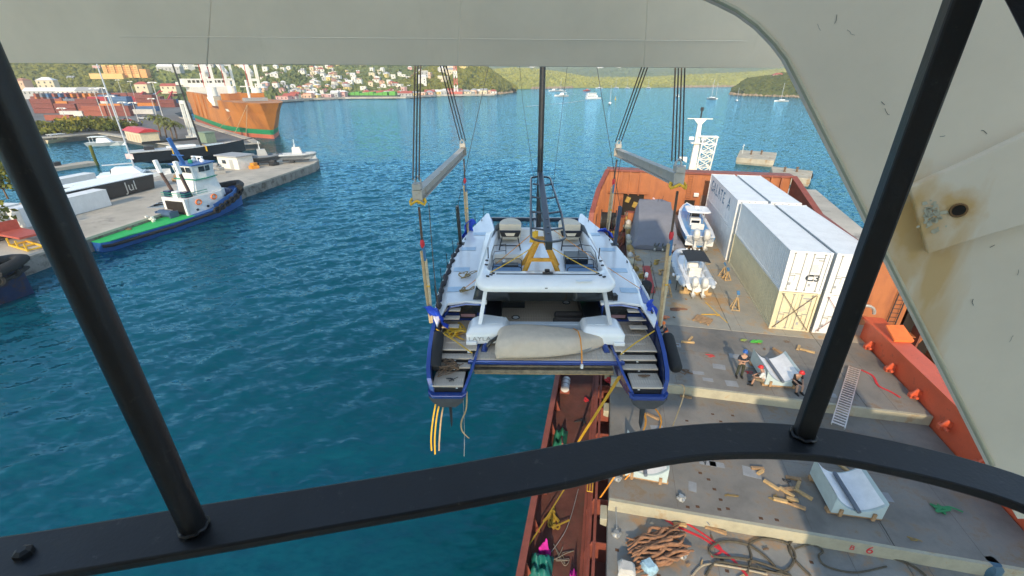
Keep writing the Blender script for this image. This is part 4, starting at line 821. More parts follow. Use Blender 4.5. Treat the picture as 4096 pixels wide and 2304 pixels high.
gp = part('padeye_plate', B().extr([PL(u, v, -.05) for u, v in gs], (.02, .045, 0)), CRP, crane, bev=.006)
hc = PL(2411, 529, -.052); nrm = Vector((-.45, -1, 0)).normalized(); hx = Vector((1, -.45, 0)).normalized()
part('pin_hole', B().tube([hc + nrm * .002 + .028 * (hx * math.cos(a) + Vector((0, 0, 1)) * math.sin(a)) for a in np.linspace(0, 6.28, 25)[:-1]], .005, 6, closed=True), M('hole_rim', (.25, .13, .05), .8, var=.4), gp, smooth=60)
part('pin_hole_dark', B().add([hc + nrm * .003 + .025 * (hx * math.cos(a) + Vector((0, 0, 1)) * math.sin(a)) for a in np.linspace(0, 6.28, 25)[:-1]], [tuple(range(24))]), HOLE, gp)
def rust_mat():
    """crane paint with rust runs: alpha-free mix by noise and distance from the pin hole"""
    m = CRP.copy(); m.name = 'crane_paint_rusty'; n = m.node_tree.nodes; l = m.node_tree.links; b = n['Principled BSDF']
    src = b.inputs['Base Color'].links[0].from_socket; tc = n.new('ShaderNodeTexCoord')
    def spot(c, rad, sx, sz, k):
        mp = n.new('ShaderNodeVectorMath'); mp.operation = 'SUBTRACT'; l.new(tc.outputs['Object'], mp.inputs[0]); mp.inputs[1].default_value = c
        ms = n.new('ShaderNodeVectorMath'); ms.operation = 'MULTIPLY'; l.new(mp.outputs[0], ms.inputs[0]); ms.inputs[1].default_value = (sx, sx, sz)
        ln = n.new('ShaderNodeVectorMath'); ln.operation = 'LENGTH'; l.new(ms.outputs[0], ln.inputs[0])
        nz = n.new('ShaderNodeTexNoise'); nz.inputs['Scale'].default_value = 7; nz.inputs['Detail'].default_value = 7; l.new(ms.outputs[0], nz.inputs['Vector'])
        ad = n.new('ShaderNodeMath'); ad.operation = 'MULTIPLY_ADD'; l.new(nz.outputs[0], ad.inputs[0]); ad.inputs[1].default_value = .28; l.new(ln.outputs['Value'], ad.inputs[2])
        mr = n.new('ShaderNodeMapRange'); mr.inputs[1].default_value = rad * .35 + .14; mr.inputs[2].default_value = rad + .14; mr.inputs[3].default_value = k; mr.inputs[4].default_value = 0; l.new(ad.outputs[0], mr.inputs[0]); return mr.outputs[0]
    sp = [spot(hc, .14, 1.2, 1.2, .8), spot(PL(2300, 600), .20, 1.0, .8, .8), spot(PL(2345, 720), .14, 1.3, .32, .75), spot(PL(2275, 560), .18, 1.3, .7, .85), spot(PL(2322, 860), .15, 1.3, .3, .55), spot(PL(2270, 700), .10, 1.5, .4, .6)]
    cur = sp[0]
    for s_ in sp[1:]:
        mx = n.new('ShaderNodeMath'); mx.operation = 'MAXIMUM'; l.new(cur, mx.inputs[0]); l.new(s_, mx.inputs[1]); cur = mx.outputs[0]
    mix = n.new('ShaderNodeMix'); mix.data_type = 'RGBA'; l.new(cur, mix.inputs[0]); l.new(src, mix.inputs[6]); mix.inputs[7].default_value = (.66, .38, .10, 1); l.new(mix.outputs[2], b.inputs['Base Color'])
    return m
rm = rust_mat(); gp.data.materials[0] = rm
for o in crane.children:
    if o.name.startswith('boom_side_plate'): o.data.materials[0] = rm
fl = B(); rg = random.Random(4)
for k in range(60):
    c = PL(2345 + rg.gauss(0, 14), 545 + rg.gauss(0, 16), -.054); s_ = rg.uniform(.004, .012)
    fl.add([c + hx * s_ * math.cos(a) * rg.uniform(.6, 1.3) + Vector((0, 0, s_ * math.sin(a) * rg.uniform(.6, 1.3))) for a in (0, 1.2, 2.5, 3.8, 5)], [(0, 1, 2, 3, 4)])
part('flaked_paint', fl, M('flake_cream', (.62, .58, .44), .8), gp)['kind'] = 'stuff'
sw = B()
for a_, b_ in ((520, 1), (1150, 1), (1620, 1)): sw.tube([PD(a_, 165, yb - .03 if a_ > 600 else yb + .2), PD(a_ + 6, 70, yb - .16), PD(a_ + 12, -40, yb - .3)], .006, 5)
sw.tube([PD(u_, v_, yb - .12) for u_, v_ in ((300, 92), (900, 96), (1500, 101), (1880, 104))], .005, 5)
part('weld_seam', sw, CRP, crane)['kind'] = 'stuff'
sc_ = B()
for (u, v) in ((2062, 75), (2100, 60), (2150, 90), (2225, 262), (2365, 345), (2480, 335), (2240, 290), (2490, 620), (2560, 690), (2540, 860), (2445, 770)):
    p0 = PL(u, v, -.003); a = rg.uniform(0, 3.1)
    pts = [p0 + hx * (t * .012 * math.cos(a) + rg.gauss(0, .003)) + Vector((0, 0, t * .012 * math.sin(a) + rg.gauss(0, .003))) for t in range(rg.randint(2, 4))]
    sc_.tube(pts, rg.uniform(.0004, .0012), 4)
part('paint_scratch', sc_, DARK, crane)['kind'] = 'stuff'
# body of the cab round the viewer (behind and above), slewing column and added shade blocks
part('cab_roof', B().box(-1.0, 1.0, -1.9, .25, .95, 1.05), CRP, crane)
part('cab_back_wall', B().box(-1.0, 1.0, -1.95, -1.85, -1.4, .95), CRP, crane)
part('cab_floor', B().box(-1.0, 1.0, -1.9, .1, -1.5, -1.4), CRP, crane)
for s in (-1, 1): part('cab_side_wall', B().box(min(s, s * 1.05), max(s, s * 1.05), -1.9, -.5, -1.4, .95), CRP, crane)
part('shade_block', B().box(-7, 3.8, -8.5, -2.4, -3.0, 3.0), CRP, crane, bev=.1)  # unseen block put in to shade the boom and catamaran
part('shade_block', B().box(-14, 4.4, -8.6, -2.3, 3.0, 9), CRP, crane, bev=.1)  # taller unseen block put in to shade the cross beam
part('slewing_column', B().tube([(11, -6.5, -17.5), (11, -6.5, -2.9)], 2.0, 24), CRP, crane, smooth=40)
part('deck_house', B().box(8.6, 19, -9, -4, 4.4, 17.3), SHIPWHITE, ship, loc=(0, 0, 0))  # unseen block added to shade the right side of the deck
# ---------------------------------------------------------------- people
SKIN = M('skin', (.42, .24, .16), .6, var=.08)
def skin_mesh(name, V, E_, mat, parent, root=0, sub=2):
    bm = bmesh.new(); lay = bm.verts.layers.skin.verify(); vs = []
    for i, (p, r) in enumerate(V):
        v = bm.verts.new(p); v[lay].radius = (r, r) if not isinstance(r, tuple) else r; v[lay].use_root = (i == root); vs.append(v)
    for a, b in E_: bm.edges.new((vs[a], vs[b]))
    me = bpy.data.meshes.new(name); bm.to_mesh(me); bm.free(); me.materials.append(mat)
    o = link(name, me, parent); o.modifiers.new('skin', 'SKIN').use_smooth_shade = True
    m_ = o.modifiers.new('sub', 'SUBSURF'); m_.levels = sub; m_.render_levels = sub
    return o
def person(loc, rz, pose, label, shirt, trouser, helm, vest=None, group=None, bare_legs=False):
    t = thing('person', label, 'person', loc, rz, group)
    if pose == 'stand':
        J = dict(pel=(0, 0, .95), wa=(0, .01, 1.12), ch=(0, .0, 1.36), ne=(0, 0, 1.52), he=(0, .02, 1.66))
        leg = lambda s: [(s * .10, 0, .90), (s * .13, .02, .5), (s * .14, -.02, .09), (s * .15, .16, .04)]
        arm = lambda s: [(s * .20, 0, 1.42), (s * .27, .05, 1.16), (s * .06, .24, 1.20), (-s * .10, .24, 1.24)]
    elif pose == 'sit':
        J = dict(pel=(0, 0, .50), wa=(0, .06, .68), ch=(0, .14, .92), ne=(0, .22, 1.06), he=(0, .29, 1.18))
        leg = lambda s: [(s * .10, .03, .48), (s * .17, .46, .50), (s * .15, .50, .09), (s * .15, .68, .04)]
        arm = lambda s: [(s * .19, .13, .98), (s * .26, .22, .72), (s * .14, .45, .60), (s * .05, .52, .58)]
    else:
        J = dict(pel=(0, 0, .92), wa=(0, .08, 1.08), ch=(0, .18, 1.30), ne=(0, .25, 1.44), he=(0, .31, 1.56))
        leg = lambda s: [(s * .10, 0, .88), (s * .13, .10 * s, .48), (s * .13, -.05 + .12 * s, .09), (s * .13, .10 + .12 * s, .04)]
        arm = lambda s: [(s * .19, .17, 1.34), (s * .26, .30, 1.10), (s * .16, .50, 1.0), (s * .12, .58, .98)]
    def chain(extra, legs=True, arms=3, head=True, cap=4):
        V = []; E_ = []
        def add(p, r, par):
            V.append((p, r + extra)); 
            if par is not None: E_.append((par, len(V) - 1))
            return len(V) - 1
        a = add(J['pel'], .125, None); w_ = add(J['wa'], .115, a); c = add(J['ch'], .135, w_)
        if head:
            n_ = add(J['ne'], .055, c); h = add(J['he'], .095, n_); add(tuple(Vector(J['he']) + Vector((0, .01, .10))), .075, h)
        for s in (-1, 1):
            if legs:
                q = a
                for p, r in list(zip(leg(s), (.095, .07, .048, .04)))[:cap]: q = add(p, r, q)
            q = c
            for p, r in list(zip(arm(s), (.065, .048, .038, .034)))[:arms]: q = add(p, r, q)
        return V, E_
    V, E_ = chain(0, arms=4); skin_mesh('body', V, E_, SKIN, t)
    V, E_ = chain(.014, legs=False, arms=2 if vest is None else 3, head=False); skin_mesh('shirt', V, E_, shirt, t)
    # trousers: pelvis and legs only
    V = [(tuple(Vector(J['wa']) * .3 + Vector(J['pel']) * .7), .13), (J['pel'], .142)]; E_ = [(0, 1)]
    for s in (-1, 1):
        q = 1
        for p, r in list(zip(leg(s), (.11, .083, .06)))[: 2 if bare_legs else 3]: V.append((p, r)); E_.append((q, len(V) - 1)); q = len(V) - 1
    skin_mesh('trousers', V, E_, trouser, t, root=1)
    for s in (-1, 1):
        p = Vector(leg(s)[2]); f = Vector(leg(s)[3]); part('boot', B().loft([[(p.x - .05, p.y - .08, p.z - .08), (p.x + .05, p.y - .08, p.z - .08), (p.x + .045, p.y - .07, p.z + .08), (p.x - .045, p.y - .07, p.z + .08)], [(f.x - .05, f.y + .04, f.z - .04), (f.x + .05, f.y + .04, f.z - .04), (f.x + .04, f.y + .02, f.z + .035), (f.x - .04, f.y + .02, f.z + .035)]]), BLACK, t, bev=.02)
    h = Vector(J['he'])
    if helm: 
        hm = part('helmet', B().lathe([(.128, .03), (.130, .06), (.12, .11), (.085, .155), (.03, .175)], 14, h + Vector((0, .0, .0))), helm, t, smooth=60)
        part('helmet_brim', B().lathe([(.13, .025), (.15, .03), (.13, .04)], 14, h + Vector((0, .02, 0))), helm, hm)
    else: part('hair', B().sph(h + Vector((0, -.015, .05)), (.105, .115, .11), 10, 6), DARK, t, smooth=60)
    part('nose', B().sph(h + Vector((0, .10, .0)), (.016, .022, .02), 6, 4), SKIN, t)
    for s in (-1, 1):
        part('ear', B().sph(h + Vector((s * .093, 0, .0)), (.016, .026, .034), 6, 4), SKIN, t); part('eye', B().sph(h + Vector((s * .034, .088, .02)), .011, 6, 4), DARK, t)
        hd = Vector(arm(s)[3]); d = (hd - Vector(arm(s)[2])).normalized(); sd = d.cross(Vector((0, 0, 1))).normalized()
        f = B()
        for k in range(4): f.tube([hd + sd * (k - 1.5) * .018, hd + d * (.05 + .008 * (k in (1, 2))) + sd * (k - 1.5) * .02, hd + d * .075 + sd * (k - 1.5) * .02 + Vector((0, 0, -.025))], .009, 5)
        f.tube([hd - d * .01 + sd * s * .03, hd + d * .03 + sd * s * .05], .010, 5)
        part('hand', f, SKIN, t, smooth=60)
    if vest: V, E_ = chain(.030, legs=False, arms=0, head=False); skin_mesh('vest', V, E_, vest, t)
    return t
NAVYC = M('cloth_navy', (.02, .025, .04), .9, var=.2); OLIVE = M('cloth_dark_olive', (.04, .045, .03), .9, var=.2)
WHC = M('cloth_white', (.62, .60, .56), .9, var=.15); KHAKI = M('cloth_khaki', (.20, .15, .09), .9, var=.2); BLKC = M('cloth_black', (.015, .014, .015), .9, var=.2)
HB = M('helmet_blue', (.02, .10, .35), .35); HR = M('helmet_red', (.62, .02, .02), .35); HO = M('helmet_orange', (.8, .18, .02), .4); VO = M('vest_orange', (.85, .14, .02), .7, var=.15)
MAROON = M('cloth_maroon', (.10, .02, .02), .9)
person(P2(1858, 948, ZA), RS + R(185), 'stand', 'standing person in dark clothes and blue helmet with folded arms on the grey deck', NAVYC, OLIVE, HB)
person(P2(1916, 974, ZA), RS + R(70), 'sit', 'seated person in white shirt and red helmet on the cradle edge', WHC, KHAKI, HR, bare_legs=True)
person(P2(1992, 976, ZA), RS + R(200), 'sit', 'seated person in black clothes and red helmet on the right of the cradle', BLKC, BLKC, HR, bare_legs=True)
person(P2(1672, 868, ZA), RS + R(100), 'lean', 'person in orange vest and orange helmet beside the starboard hull', NAVYC, NAVYC, HO, vest=VO)
person(P2(1688, 655, ZA), RS + R(40), 'lean', 'person in white shirt and maroon trousers behind the inflatable boat', WHC, MAROON, None)
# ---------------------------------------------------------------- boats on deck
RIBW = M('rib_tube_grey', (.50, .55, .60), .6, var=.12, bump=.05); ENG = M('engine_white', (.60, .59, .55), .35, var=.08, coat=.3); HULLB = M('hull_light_blue', (.06, .26, .55), .3, coat=.4)
def outboard(parent, loc, s=1.0):
    e = part('outboard_engine', B().loft([[(x * w_ * s, y * d * s + dy * s, z * s) for x, y in rrect(-1, 1, -1, 1, .5, 3)] for w_, d, dy, z in ((.14, .2, .02, .55), (.22, .30, .0, .70), (.23, .33, -.02, 1.05), (.19, .28, .02, 1.3), (.10, .15, .05, 1.4))]), ENG, parent, smooth=50, loc=loc)
    part('engine_leg', B().loft([[(x * w_ * s, y * d * s + dy * s, z * s) for x, y in rrect(-1, 1, -1, 1, .4, 2)] for w_, d, dy, z in ((.09, .14, .06, .6), (.07, .12, .05, .1), (.10, .2, .0, -.05), (.06, .15, 0, -.2))]).obox((0, -.05 * s, 0), (.32 * s, .4 * s, .03 * s)), ENG, e, smooth=40)
    part('propeller', B().tube([(0, -.22 * s, -.1 * s), (0, -.34 * s, -.1 * s)], .05 * s).obox((.08 * s, -.3 * s, -.1 * s), (.18 * s, .03 * s, .09 * s), (.3, 0, .2)).obox((-.07 * s, -.3 * s, -.03 * s), (.18 * s, .03 * s, .09 * s), (.3, 2.1, .2)).obox((-.03 * s, -.3 * s, -.18 * s), (.18 * s, .03 * s, .09 * s), (.3, 4.2, .2)), ALU, e)
    part('engine_band', B().loft([[(x * .235 * s, y * .335 * s - .01, z * s) for x, y in rrect(-1, 1, -1, 1, .5, 3)] for z in (.74, .78)]), GREY, e)
    return e
def rib(loc, rz):
    t = thing('inflatable_boat', 'grey rigid inflatable boat with black canopy and twin white outboards on deck', 'boat', loc, rz)
    L = 7.0; r = .27
    pts = [(-1.08, -.2, .95), (-1.1, 1, .95), (-1.1, 3.5, .97), (-.98, 5.2, 1.02), (-.6, 6.5, 1.1), (0, 7.0, 1.14), (.6, 6.5, 1.1), (.98, 5.2, 1.02), (1.1, 3.5, .97), (1.1, 1, .95), (1.08, -.2, .95)]
    cv = curve(pts, 5); n = len(cv)
    part('inflatable_tube', B().tube(cv, [r * (.45 + .55 * min(1, min(i, n - 1 - i) / 3)) for i in range(n)], 14), RIBW, t, smooth=60)
    for y in (.9, 2.4, 3.9):
        for s in (-1, 1): part('tube_patch', B().tube([(s * 1.1, y, .953), (s * 1.1, y + .22, .955)], r + .006, 14), WHITE, t, smooth=60); part('grab_handle', B().obox((s * 1.33, y + .6, 1.07), (.08, .2, .07)), SBLUE, t)
    part('hull', B().loft([[(-.95, y, 1.0), (-.7, y, .55), (0, y, zk), (.7, y, .55), (.95, y, 1.0)] for y, zk in ((0, .3), (4.5, .3))] + [[(-.4, 6.2, 1.05), (-.25, 6.2, .75), (0, 6.3, .6), (.25, 6.2, .75), (.4, 6.2, 1.05)]]), WHITE, t)
    part('cockpit_floor', B().prism([(-.85, .1), (.85, .1), (.85, 4.6), (.4, 6.1), (-.4, 6.1), (-.85, 4.6)], .86, .90), M('rib_floor', (.14, .15, .16), .8), t)
    part('console', B().loft([[(-.42, y0, z), (.42, y0, z), (.36, y1, z), (-.36, y1, z)] for y0, y1, z in ((2.5, 3.4, .9), (2.6, 3.3, 1.6), (2.8, 3.2, 1.75))]), WHITE, t, bev=.05)
    part('seat', B().box(-.45, .45, 1.55, 2.1, .9, 1.45).box(-.45, .45, 1.5, 1.62, 1.45, 1.75), M('seat_white', (.66, .65, .6), .7), t, bev=.05)
    fr = B()
    for x in (-.55, .55):
        for y, y2 in ((1.7, 1.5), (3.0, 3.3)): fr.tube([(x, y, .9), (x * 1.1, y2, 2.45)], .028, 6)
    part('canopy_frame', fr, ALU, t)
    part('canopy', B().grid(lambda u, v: Vector(((u - .5) * 1.75, .95 + v * 2.55, 2.47 + .10 * math.sin(u * math.pi) + .03 * math.sin(v * math.pi))), 8, 8), M('canopy_black', (.018, .02, .022), .8), t).modifiers.new('s', 'SOLIDIFY').thickness = .03
    for k in range(4): part('canopy_light', B().sph((-.5 + k * .33, 3.5, 2.6), .07, 6, 4), LAMP, t)
    for x in (-.36, .36): outboard(t, (x, -.35, .35), 1.0)
    part('fender', B().sph((-1.5, 2.0, .85), (.12, .3, .12), 8, 6), WHITE, t, smooth=60); part('fender', B().sph((1.45, .9, .85), (.12, .3, .12), 8, 6), WHITE, t, smooth=60)
    for y in (.3, 3.6): part('cradle_timber', B().box(-1.2, 1.2, y, y + .22, 0, .22).box(-.9, -.6, y, y + .2, .22, .5).box(.6, .9, y, y + .2, .22, .5), WOODL, t)
    return t
rib(SH(7.72, 33.4, ZA), RS + R(2))
def sportboat(loc, rz):
    t = thing('sport_boat', 'white and light blue centre console boat with hardtop and twin outboards on deck', 'boat', loc, rz)
    sec = []
    for y, w_, zt, zk in ((0, 1.2, 1.55, .55), (2, 1.32, 1.6, .45), (5, 1.3, 1.75, .45), (7.2, .95, 1.95, .55), (8.6, .45, 2.15, .9), (9.2, .06, 2.25, 1.5)):
        sec.append([(-w_, y, zt), (-w_ * .92, y, zk + .55), (0, y, zk), (w_ * .92, y, zk + .55), (w_, y, zt)])
    part('hull', B().loft(sec), HULLB, t, smooth=30)
    out = [(-1.2, 0), (-1.32, 2), (-1.3, 5), (-.95, 7.2), (-.45, 8.6), (0, 9.25), (.45, 8.6), (.95, 7.2), (1.3, 5), (1.32, 2), (1.2, 0)]
    zt = lambda y: float(np.interp(y, [0, 5, 9.2], [1.57, 1.77, 2.27]))
    part('gunwale', B().loft([[(x, y, zt(y)), (x * .78, y * .985 + .02, zt(y) + .04), (x * .76, y * .98 + .02, zt(y) - .08), (x * .99, y, zt(y) - .1)] for x, y in out]), WHITE, t, smooth=30)
    part('deck_liner', B().prism([(x * .9, y * .97 + .05) for x, y in out], .95, 1.0), M('liner_grey', (.55, .55, .53), .6), t)
    part('transom', B().box(-1.15, 1.15, 0, .22, .7, 1.58), WHITE, t, bev=.04)
    part('console', B().loft([[(-.5, y0, z), (.5, y0, z), (.42, y1, z), (-.42, y1, z)] for y0, y1, z in ((3.1, 4.3, 1.0), (3.2, 4.2, 1.9), (3.5, 4.1, 2.2))]), WHITE, t, bev=.06)
    part('dashboard', B().obox((0, 3.18, 1.95), (.7, .06, .3), (.4, 0, 0)), BLACK, t)
    part('helm_seat', B().box(-.55, .55, 1.9, 2.5, 1.0, 1.75).box(-.55, .55, 1.8, 1.95, 1.6, 2.15), M('seat_white'), t, bev=.07)
    part('windscreen', B().extr([(-.45, 4.1, 2.2), (.45, 4.1, 2.2), (.4, 3.9, 2.85), (-.4, 3.9, 2.85)], (0, .03, 0)), GLASS, t)
    fr = B()
    for x in (-.6, .6):
        for y, y2 in ((2.7, 2.6), (4.2, 4.1)): fr.tube([(x, y, 1.0), (x * .95, y2, 3.05)], .035, 6)
    part('top_frame', fr, ALU, t)
    part('hardtop', B().loft([[(x, y + 3.2, z) for x, y in rrect(-w_, w_, -1.15 * k, 1.2 * k, .35, 4)] for w_, k, z in ((.98, .97, 3.05), (1.02, 1, 3.1), (.98, .97, 3.16))]), WHITE, t, smooth=40)
    part('radome', B().lathe([(.22, 3.16), (.24, 3.25), (.15, 3.34)], 12, (0, 3.6, 0)), WHITE, t, smooth=50)
    part('hardtop_emblem', B().box(-.3, .3, 2.78, 2.86, 3.162, 3.166).extr([(-.1, 2.7, 3.162), (.12, 2.82, 3.162), (-.05, 2.98, 3.162)], (0, 0, .004)), INKB, t)
    for x in (-.42, .42): outboard(t, (x, -.38, .75), 1.12)
    for y in (1.2, 6): part('cradle_block', B().box(-.6, .6, y, y + .3, 0, .62), WOOD, t)
    return t
sportboat(SH(9.35, 43.2, ZA), RS + R(0)).scale = (1.1, 1.08, 1.1)
COVG = M('cover_grey', (.165, .17, .195), .85, var=.10, scale=1.2, bump=.2, bscale=4)
cv_ = thing('covered_boat', 'boat wrapped in a grey blue tarpaulin on the deck before the orange bulkhead', 'boat', SH(5.35, 43.4, ZA), RS + R(-1))
secs = []
for y, w_, h, x0 in ((-.2, 1.9, .45, .45), (.1, 1.95, .75, .4), (.7, 1.8, 1.05, .25), (1.6, 1.65, 1.9, .1), (2.6, 1.6, 2.75, 0), (3.4, 1.55, 3.15, 0), (4.2, 1.55, 3.35, -.1), (5.0, 1.5, 3.75, -.1), (6.2, 1.4, 3.55, -.15), (7.5, 1.25, 2.7, -.1), (8.8, .8, 2.2, -.1), (9.5, .2, 1.9, -.1)):
    secs.append([(x0 + w_ * 1.28 * px + .06 * math.sin(k * 3 + y * 4), y + .05 * math.sin(k * 5), max(.05, h * pz + .09 * math.sin(y * 3.1 + k * 2.3))) for k, (px, pz) in enumerate(((-1.08, .04), (-1.03, .30), (-.97, .70), (-.84, .96), (-.5, .99), (0, 1.0), (.5, .99), (.84, .96), (.97, .70), (1.03, .30), (1.08, .04)))])
o = part('tarpaulin', B().loft(secs), COVG, cv_, smooth=24)
part('top_frame', B().tube([(.1, 4.0, 3.85), (.15, 3.9, 4.3)], .02).tube([(.5, 4.4, 3.8), (.6, 4.3, 4.4)], .02), DARK, cv_)
part('top_bow', B().obox((-.3, 4.6, 4.0), (.25, .25, .12), (.2, .4, .3)), M('pink_cloth', (.7, .45, .42), .8), cv_, bev=.04)
for k in range(3):
    e = part('engine_leg', B().tube([(-.1 + k * .75, -.3, .55), (-.05 + k * .75, -.62, .95)], .05, 6).tube([(.2 + k * .75, -.3, .5), (.32 + k * .75, -.65, .98)], .045, 6).obox((.08 + k * .75, -.3, .35), (.3, .25, .5)), M('leg_dark', (.10, .11, .10), .5), cv_)
    part('propeller', B().sph((0 + k * .75, -.45, .2), (.12, .06, .16), 8, 5), ALU, e)
# jack stands
def stand(u, v, label, h=1.25, rz=0):
    t = thing('jack_stand', label, 'stand', P2(u, v, ZA), rz)
    for k in range(4):
        a = k * math.pi / 2 + .6; part('leg', B().beam((.38 * math.cos(a), .38 * math.sin(a), 0), (.04 * math.cos(a), .04 * math.sin(a), h * .75), .06, .06), WOODL, t)
    part('base_frame', B().tube([(.38 * math.cos(k * math.pi / 2 + .6), .38 * math.sin(k * math.pi / 2 + .6), .05) for k in range(4)], .03, 5, closed=True), WOODL, t)
    part('screw_post', B().tube([(0, 0, h * .6), (0, 0, h)], .035), GALV, t)
    part('top_pad', B().obox((0, .02, h + .03), (.2, .3, .06), (.9, 0, 0)), SBLUE, t)
stand(1848, 778, 'jack stand with blue pad standing alone on deck beside the ribbed containers', 1.3)
stand(1818, 695, 'jack stand with blue pad at the corner between the container stacks', 1.1, .8)
stand(1827, 703, 'jack stand leaning at the far container corner, nearer of the pair', .9, .3)
stand(1679, 745, 'jack stand to the left of the inflatable boat', 1.2, .2)
# ---------------------------------------------------------------- foam-lined boat cradles
CRAD = M('cradle_blue', (.42, .50, .50), .6, var=.12, scale=2); CRADW = M('cradle_liner', (.80, .79, .77), .8, var=.12, scale=2); CRADG = M('cradle_bar', (.12, .14, .17), .6, var=.15)
def cradle(loc, rz, label, w_=1.9, L=2.1, h=.85):
    t = thing('boat_cradle', label, 'cradle', loc, rz)
    pf = lambda u: .30 * h + (.70 * h) * abs(2 * u - 1) ** 2.2
    n = 14; sec = lambda y, sh: [(-w_ / 2, y, .16)] + [(-w_ / 2 + w_ * k / n, y, .16 + pf(k / n) - sh) for k in range(n + 1)] + [(w_ / 2, y, .16)]
    part('cradle_body', B().loft([sec(-L / 2, .02), sec(-L / 2 + .06, 0), sec(L / 2 - .06, 0), sec(L / 2, .02)]), CRAD, t, smooth=30)
    part('cradle_liner', B().grid(lambda u, v: Vector((-w_ / 2 + .1 + u * (w_ - .2), -L / 2 + .08 + v * (L - .16), .16 + pf(.05 + u * .9) + .014 + .012 * math.sin(u * 9 + v * 7))), 14, 8), CRADW, t, smooth=60)
    part('rubber_bar', B().tube([(-.05, -L / 2 - .12, .50), (-.08, -L / 2 + .4, .53), (-.12, L / 2 - .2, .55)], .085, 8), CRADG, t, smooth=50)
    for y in (-L / 2 + .2, L / 2 - .2): part('pallet_timber', B().box(-w_ / 2 - .08, w_ / 2 + .08, y - .12, y + .12, 0, .155), WOOD, t, bev=.01)
    for x in (-.6, .6): part('wood_cleat', B().box(x - .06, x + .06, -L / 2 - .07, -L / 2 - .005, .06, .42), WOOD, t)
    return t
cradle(SH(10.35, 23.5, ZA), RS + R(4), 'pale blue boat cradle on the grey deck with two people sitting on it', 1.75, 2.3)
cradle(SH(10.95, 15.75, ZB), RS + R(2), 'pale blue boat cradle below the guard rail near the red six', 1.85, 2.0)
cradle(SH(2.9, 15.9, ZB), RS + R(-2), 'pale blue boat cradle half hidden by the guard rail near the hatch edge', 1.75, 2.0)
# ---------------------------------------------------------------- loose timber
def wood(u, v, z, L, a, label, w_=.14, h=.10, mat=WOODL):
    return single('timber_block', B().obox((0, 0, h / 2 + .002), (L, w_, h)), mat, label, 'timber', 'timber offcuts lying on the hatch covers', bev=.008, loc=P2(u, v, z), rot=(0, 0, RS + R(a)))
W_ = [(1641, 1049, ZB, .75, -28, 'pale timber post lying below the starboard stern'), (1730, 862, ZA, .8, 4, 'timber block beside another one to the right of the black fender'), (1737, 853, ZA, .55, 62, 'short timber propped on the block right of the black fender'),
      (1958, 885, ZA, .75, -55, 'short brown timber on deck behind the cradle'), (2008, 876, ZA, .6, 62, 'timber nearest the dark guard post on the grey deck'), (2030, 884, ZA, .8, -22, 'thin brown timber beside the guard post'),
      (1905, 1180, ZB, .55, 5, 'wide pale timber just under the rail'), (1912, 1190, ZB, .35, 40, 'small chock beside the wide pale timber under the rail'), (1940, 1222, ZB, .65, -40, 'timber wedge left of the scattered pile'),
      (1995, 1205, ZB, .6, -4, 'timber at the top of the scattered pile by the near cradle'), (2007, 1222, ZB, .5, 60, 'upright timber in the scattered pile by the near cradle'), (1978, 1240, ZB, .6, -42, 'timber crossing the middle of the scattered pile'), (1985, 1232, ZB, .5, 18, 'timber on top of the scattered pile'),
      (1968, 1262, ZB, .7, -6, 'long timber at the bottom left of the scattered pile'), (1992, 1258, ZB, .45, -8, 'short timber in the lower middle of the scattered pile'), (2003, 1274, ZB, .65, -18, 'timber at the bottom right of the scattered pile'), (2020, 1245, ZB, .7, -38, 'timber leaning toward the near cradle'),
      (2143, 1195, ZB, 1.3, -58, 'long dark plank behind the near cradle'), (1800, 1335, ZD, .8, -12, 'flat board beneath the lower cover edge'), (1830, 1322, ZD, 1.3, -10, 'broad flat board beside the red strap'), (1710, 1322, ZD, .5, 5, 'thin board lying beside the brown net'),
      (1725, 1000, ZB, .6, -6, 'flat brown board against the upper cover step')]
for i, q in enumerate(W_): wood(*q, mat=WOODL if i % 3 else WOOD)
pal = thing('wooden_pallet', 'grey slatted wooden pallet on the tan deck', 'pallet', P2(1768, 806, ZA), RS + R(-28))
for k in range(5): part('slat', B().box(-.55, .55, -.5 + k * .2, -.36 + k * .2, .10, .125), WOOD, pal)
for x in (-.5, 0, .5): part('bearer', B().box(x - .05, x + .05, -.5, .45, 0, .10), WOOD, pal)
# aluminium gangway ladder lying over the step
ld = thing('gangway_ladder', 'aluminium slatted gangway ladder lying across the cover step on the right', 'ladder', (0, 0, 0))
g0 = P2(2150, 926, ZA + .12); g1 = P2(2108, 1072, ZA + .05)
dv = (g1 - g0); sd_ = Vector((dv.y, -dv.x, 0)).normalized()
for s in (-1, 1): part('side_rail', B().beam(g0 + sd_ * s * .27, g1 + sd_ * s * .27, .05, .10), ALU, ld)
rg_ = B().beam(-sd_ * .25, sd_ * .25, .10, .04).mesh('rung', ALU)
for k in range(26): link('rung', rg_, ld, g0.lerp(g1, (k + .5) / 26) + Vector((0, 0, .04)))
